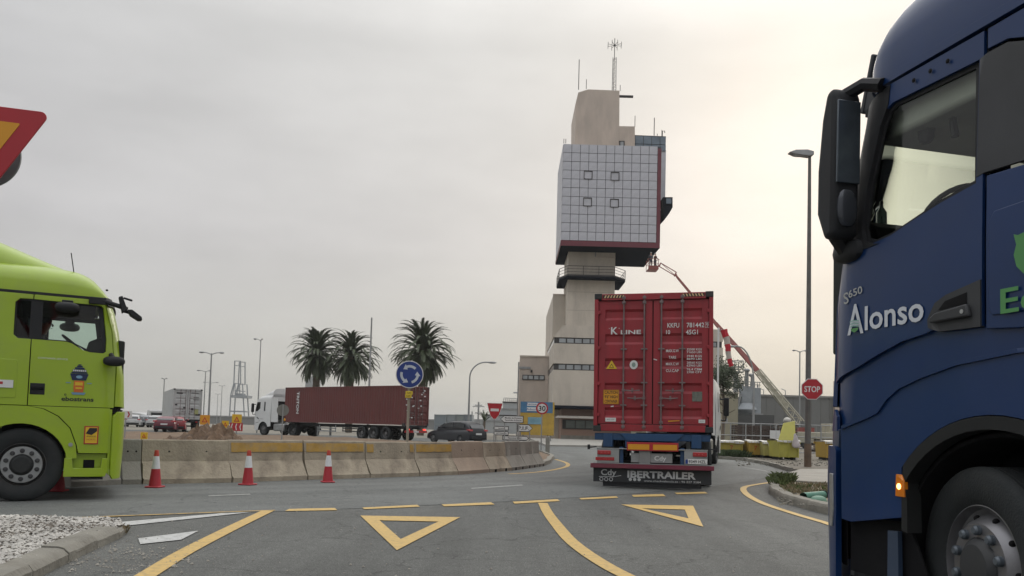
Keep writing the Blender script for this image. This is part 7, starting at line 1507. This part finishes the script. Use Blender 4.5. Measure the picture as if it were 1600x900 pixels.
# ================================================================ left background
WALLF = M('far_wall', (.20, .205, .20), .85, var=.1, vs=.1)
def far_left():
    Y = 210
    for nm_, lab, pa, pb, yy, ht in (('harbour_wall', 'long pale grey harbour wall beyond the trucks on the left', -120, 448, 210, 648), ('quay_wall', 'grey harbour wall seen right of the palms', 660, 800, 215, 660)):
        a = at(pa, 655, yy); b_ = at(pb, 655, yy); z = at((pa+pb)/2, ht-1.5, yy).z; t = thing(nm_, lab, 'wall', ((a.x+b_.x)/2, yy, 0)); w = (b_.x-a.x)/2; MB().box(-w, w, 0, 2, 0, z).build('wall', WALLF, t); MB().box(-w, w, -.2, 2.2, z, z+.35).build('coping', GALV, t)
        q = MB(); k = -w
        while k < w: q.box(k, k+.25, -.12, .0, 0, z); k += 6
        q.build('joints', GALV, t)
    # port crane
    Y = 480; CR = M('crane_grey', (.22, .245, .26), .6, var=.05); c = at(376, 655, Y); t = thing('port_crane', 'pale grey container crane standing far away beyond the wall', 'crane', (c.x, Y, 0)); X = lambda px, py: at(px, py, Y).x-c.x; Z = lambda py: at(376, py, Y).z
    m_ = MB(); r = .42
    for y in (-4, 4):
        m_.tube([(X(362, 655), y, 0), (X(365, 600), y, Z(618)), (X(369, 600), y, Z(600)), (X(370.5, 565), y, Z(565))], r, 4).tube([(X(386, 655), y, 0), (X(383.5, 620), y, Z(620)), (X(382.5, 600), y, Z(600)), (X(379.5, 600), y, Z(600)), (X(379.5, 565), y, Z(565))], r, 4)
        m_.tube([(X(370, 600), y, Z(600)), (X(367, 618), y, Z(618)), (X(371, 618), y, Z(618)), (X(371, 600), y, Z(600))], r*.8, 4)
        for py in (565, 572, 600, 611): m_.tube([(X(370, py), y, Z(py)), (X(380, py), y, Z(py))], r*.7, 4)
    m_.build('legs_and_mast', CR, t); MB().box(X(366, 620), X(390, 620), -5, 5, Z(622), Z(618)).box(X(369, 620), X(381, 620), -3, 3, Z(618), Z(615)).build('machine_house', CR, t)
    MB().box(X(362, 650), X(386, 650), -4, 4, Z(644), Z(642)).build('sill_beam', CR, t)
    # blue grey container stacks
    STK = [M('stack_grey_blue', (.20, .235, .26), .6, var=.06, vs=.4), M('stack_pale_blue', (.25, .28, .30), .6, var=.06, vs=.4), M('stack_green_grey', (.22, .25, .25), .6, var=.06)]
    lab = ['left grey blue container of the far block, beside the brown container', 'second pale container of the far block', 'third pale blue container of the far block', 'fourth grey green container of the far block']
    for k, (a, b_) in enumerate(((678, 697), (697, 711), (711, 725), (725, 737.5))):
        Yk = 118+k*.3; p, q = at(a, 660, Yk), at(b_, 660, Yk); z = at(a, 647.5, Yk).z; t = thing('shipping_container', lab[k], 'shipping container', ((p.x+q.x)/2, Yk, 0), 0, 'far block of blue grey containers'); w = (q.x-p.x)/2-.02
        MB().box(-w, w, 0, 6, 0, z).build('box_walls', STK[k % 3], t); f = MB(); f.box(-w, -w+.1, -.05, 0, 0, z).box(w-.1, w, -.05, 0, 0, z).box(-w, w, -.05, 0, z-.12, z).box(-w, w, -.05, 0, z*.5-.1, z*.5)
        f.build('frame_posts', STK[(k+1) % 3], t)
    # white stepped terminal building
    WB = M('terminal_white', (.33, .345, .345), .7, var=.06, vs=.3); Y = 150; c = at(790, 660, Y); t = thing('terminal_building', 'white stepped terminal building behind the no entry sign', 'building', (c.x, Y, 0)); X = lambda px, py=650: at(px, py, Y).x-c.x; Z = lambda py: at(790, py, Y).z
    lvl = [(757, 812, 665, 657), (758, 812, 657, 648), (772, 812, 648, 637.5), (785, 812, 637.5, 626.5)]
    for k, (a, b_, y0, y1) in enumerate(lvl):
        MB().box(X(a), X(b_), k*1.0, 14, Z(y0) if k else 0, Z(y1)).build('storey', WB, t); MB().box(X(a)-.1, X(b_), k*1.0-.12, k*1.0, Z(y1)-.25, Z(y1)).build('dark_window_line' if k % 2 else 'roof_edge', FRM if k % 2 else GALV, t)
    r_ = MB(); 
    for k in range(8): r_.tube([(X(786+k*3), 3, Z(626.5)), (X(786+k*3), 3, Z(621))], .06, 4)
    r_.tube([(X(786), 3, Z(621)), (X(810), 3, Z(621.5))], .07, 4).tube([(X(786), 3, Z(624)), (X(810), 3, Z(624.5))], .05, 4).tube([(X(801), 3, Z(612)), (X(808), 3, Z(612))], .15, 5); r_.build('roof_railing', GALV, t)
    # ship mast with yards
    Y = 190; c = at(747, 660, Y); t = thing('ship_mast', 'pale ship mast with cross arms above the grey car', 'mast', (c.x, Y, 0)); z = lambda py: at(747, py, Y).z; m_ = MB().tube([(0, 0, 0), (0, 0, z(628))], .22, 6)
    for py, w in ((633, .9), (635, 1.4), (645, .8)): m_.tube([(-w, 0, z(py)), (w, 0, z(py))], .12, 5)
    m_.tube([(1.2, 0, 0), (1.2, 0, z(640))], .15, 5).tube([(-1.5, 0, 0), (-1.5, 0, z(643))], .15, 5); m_.build('mast_and_yards', GALV, t); MB().box(-1.9, 2.1, .3, 5, 0, z(655)).build('wheelhouse', WB, t)
    # pale block behind palms
    Y = 125; a, b_ = at(477, 600, Y), at(493.5, 600, Y); t = thing('white_block_building', 'small white block showing between the left palm and the brown container', 'building', ((a.x+b_.x)/2, Y, 0)); w = (b_.x-a.x)/2; MB().box(-w, w, 0, 3, 0, at(485, 588, Y).z).build('wall', WB, t); MB().tube([(w*.3, 0, at(485, 588, Y).z), (w*.3, 0, at(485, 582, Y).z)], .06, 5).build('aerial', GALV, t)
    # white tent roof building left
    Y = 130; a, b_ = at(196, 650, Y), at(232, 655, Y); t = thing('white_tent', 'white rounded tent hall behind the chevron board at the left', 'tent', ((a.x+b_.x)/2, Y, 0)); w = (b_.x-a.x)/2; z1 = at(213, 645, Y).z; z0 = at(213, 650, Y).z
    MB().prism([(-w-3, 0), (w, 0), (w, z0*.9), (w*.75, z0+(z1-z0)*.5), (w*.2, z1), (-w*.6, z1+.1), (-w-3, z0)], 0, 8).build('tent_cover', M('tent_white', (.45, .455, .45), .7, var=.08), t, bevel=.15); MB().box(-w, w*.6, -.05, 0, 0, z0*.55).build('tent_opening', GREYW, t)
far_left()
# ================================================================ cars
def car(label, body, loc, rz, L=4.4, Wd=1.82, H=1.62, wag=True, parts=True, lit=False):
    t = thing('parked_car' if not lit else 'car', label, 'car', loc, rz, None); hw = Wd/2
    def loft(st, nm, mat, n=3.4, seg=14):
        rings = []
        for x, w, zb, zt in st: rings.append([(x, -w*math.copysign(abs(math.cos(math.pi*k/seg))**(2/n), math.cos(math.pi*k/seg)), zb+(zt-zb)*abs(math.sin(math.pi*k/seg))**(2/n)) for k in range(seg+1)])
        vs = [v for r in rings for v in r]; m = seg+1; fs = []
        for i in range(len(st)-1):
            for k in range(seg): fs.append((i*m+k, i*m+k+1, (i+1)*m+k+1, (i+1)*m+k))
            fs.append((i*m+seg, i*m, (i+1)*m, (i+1)*m+seg))
        fs += [tuple(range(m)), tuple(range(len(st)*m-1, (len(st)-1)*m-1, -1))]; return MB().add(vs, fs).build(nm, mat, t, ang=35)
    b_ = loft([(0, hw*.86, .38, .92), (.05, hw*.93, .30, 1.0), (.3, hw, .24, 1.05), (1.2, hw, .22, 1.02), (2.6, hw, .22, .99), (3.2, hw, .22, .97), (3.9, hw*.97, .25, .86), (4.25, hw*.88, .32, .74), (4.4, hw*.70, .38, .62)], 'body', body, 4.2)
    cab = [(.12, hw*.80, .9, 1.02), (.35, hw*.82, .9, H*.86), (.60, hw*.80, .9, H*.97), (1.2, hw*.79, .9, H), (2.1, hw*.79, .9, H*.985), (2.6, hw*.80, .9, H*.90), (3.1, hw*.84, .9, 1.12), (3.35, hw*.85, .9, .98)]
    cb = loft(cab, 'cabin', body, 5)
    if parts:
        for s in (1, -1):
            MB().prism([(.62, 1.06), (2.95, 1.06), (2.50, H*.87), (2.0, H*.935), (1.0, H*.94), (.66, H*.90)], s*hw*.79, s*hw*.835).build('side_window', GLD if False else M('car_glass', (.02, .025, .03), .1, coat=.5), t, bevel=.01); MB().box(1.62, 1.70, min(s*hw*.83, s*hw*.84), max(s*hw*.83, s*hw*.84), 1.03, H*.93).build('window_post', body, t)
            MB().prism([(-.0, .86), (.28, .92), (.30, 1.0), (.02, .98)], s*hw*.60, s*hw*.985).build('tail_lamp', LAMPR, t, bevel=.01)
            MB().ell((2.85, s*(hw+.09), 1.08), (.10, .09, .07), 8, 6).build('wing_mirror', body, t)
        MB().prism([(.10, 1.05), (.28, H*.84), (.25, H*.85), (.065, 1.05)], -hw*.68, hw*.68).build('rear_window', M('car_glass'), t); MB().box(-.03, .0, -.27, .27, .62, .74).build('number_plate', SWH, t); MB().box(-.03, .1, -hw*.8, hw*.8, .34, .52).build('rear_bumper', PLAST, t, bevel=.03)
        MB().prism([(3.33, 1.02), (2.66, H*.88), (2.69, H*.89), (3.38, 1.03)], -hw*.7, hw*.7).build('windscreen', M('car_glass'), t)
    for x in (.85, 3.5):
        for s in (1, -1): wheel(t, x, s*(hw-.10), .33, .22, s, 'front')
    return t
b = rad(42); dvc = Vector((-math.cos(b), math.sin(b), 0)); pc = gr(748, 692); pc = at(748, 680, 53); car('dark grey hatchback following the brown container truck on the roundabout', M('car_grey', (.006, .008, .012), .4, coat=.1, var=.05), (pc.x, 53, 0), math.atan2(dvc.y, dvc.x), lit=True, H=1.54)
RC_ = M('car_dark_red', (.13, .012, .025), .35, coat=.4); RC2 = M('car_red', (.24, .015, .02), .35, coat=.4); WC = M('car_white', (.42, .43, .43), .4, coat=.3); SC = M('car_silver', (.25, .26, .27), .35, metal=.3)
for lb, px, Y, mt, r_ in (('dark red car beside the white refrigerated container', 256, 66, RC_, 100), ('brighter red car just right of the dark red one', 273, 67, RC2, 112), ('white car nearest the lime green truck', 206, 95, WC, 110), ('pale silver car in the row of cars at the left', 222, 98, SC, 100), ('white car right of the silver one in the left row', 238, 96, WC, 95)):
    c = at(px, 668, Y); car(lb, mt, (c.x, Y, 0), rad(r_), H=1.36 if Y < 70 else 1.5)
def van(label, px, Y, rz):
    c = at(px, 660, Y); t = thing('parked_van', label, 'van', (c.x, Y, 0), rz); MB().prism([(0, .35), (0, 2.2), (.12, 2.35), (3.7, 2.35), (4.4, 1.35), (5.1, 1.1), (5.2, .35)], -.95, .95).build('body', WC, t, bevel=.08)
    MB().box(-.02, .01, -.75, .75, 1.35, 1.95).build('rear_windows', M('car_glass'), t); MB().prism([(3.78, 2.25), (4.43, 1.36), (4.40, 1.33), (3.74, 2.22)], -.8, .8).build('windscreen', M('car_glass'), t)
    for s in (1, -1):
        MB().prism([(2.9, 1.4), (4.2, 1.4), (3.75, 2.0), (2.9, 2.0)], s*.95, s*.96).build('side_window', M('car_glass'), t); MB().box(-.03, .0, s*.86-.06, s*.86+.06, .8, 1.2).build('tail_lamp', LAMPR, t)
        for x in (.9, 4.2): wheel(t, x, s*.84, .35, .24, s, 'front')
van('white van parked among the cars at the left', 244, 118, rad(120))

# pale forecourt before the office
fc_ = [tuple(gr(*p).xy) for p in [(853,697.5),(930,698.5),(1010,700),(1100,703)]]+[(20, 60), (20, 84.5), (2, 84.5)]
slab('pavement', fc_, -.02, .12, M('forecourt_concrete', (.29, .28, .25), .9, var=.12, vs=1, dirt=.4, dcol=(.2, .19, .17)), 'pale concrete forecourt in front of the port office')

# the air between here and the far quay
hz = MB().box(-3020, 3020, -320, 4020, -1.2, 56).build('haze', MATS['concrete']); hm = bpy.data.materials.new('haze_air'); hm.use_nodes = True; n_ = hm.node_tree.nodes; n_.clear()
pv = n_.new('ShaderNodeVolumePrincipled'); pv.inputs['Density'].default_value = .0003; pv.inputs['Color'].default_value = (.93, .93, .92, 1); pv.inputs['Anisotropy'].default_value = .2
ho = n_.new('ShaderNodeOutputMaterial'); hm.node_tree.links.new(pv.outputs[0], ho.inputs['Volume']); hz.data.materials.clear(); hz.data.materials.append(hm); tag(hz, 'thin pale haze in the air over the port', None, None, 'stuff')
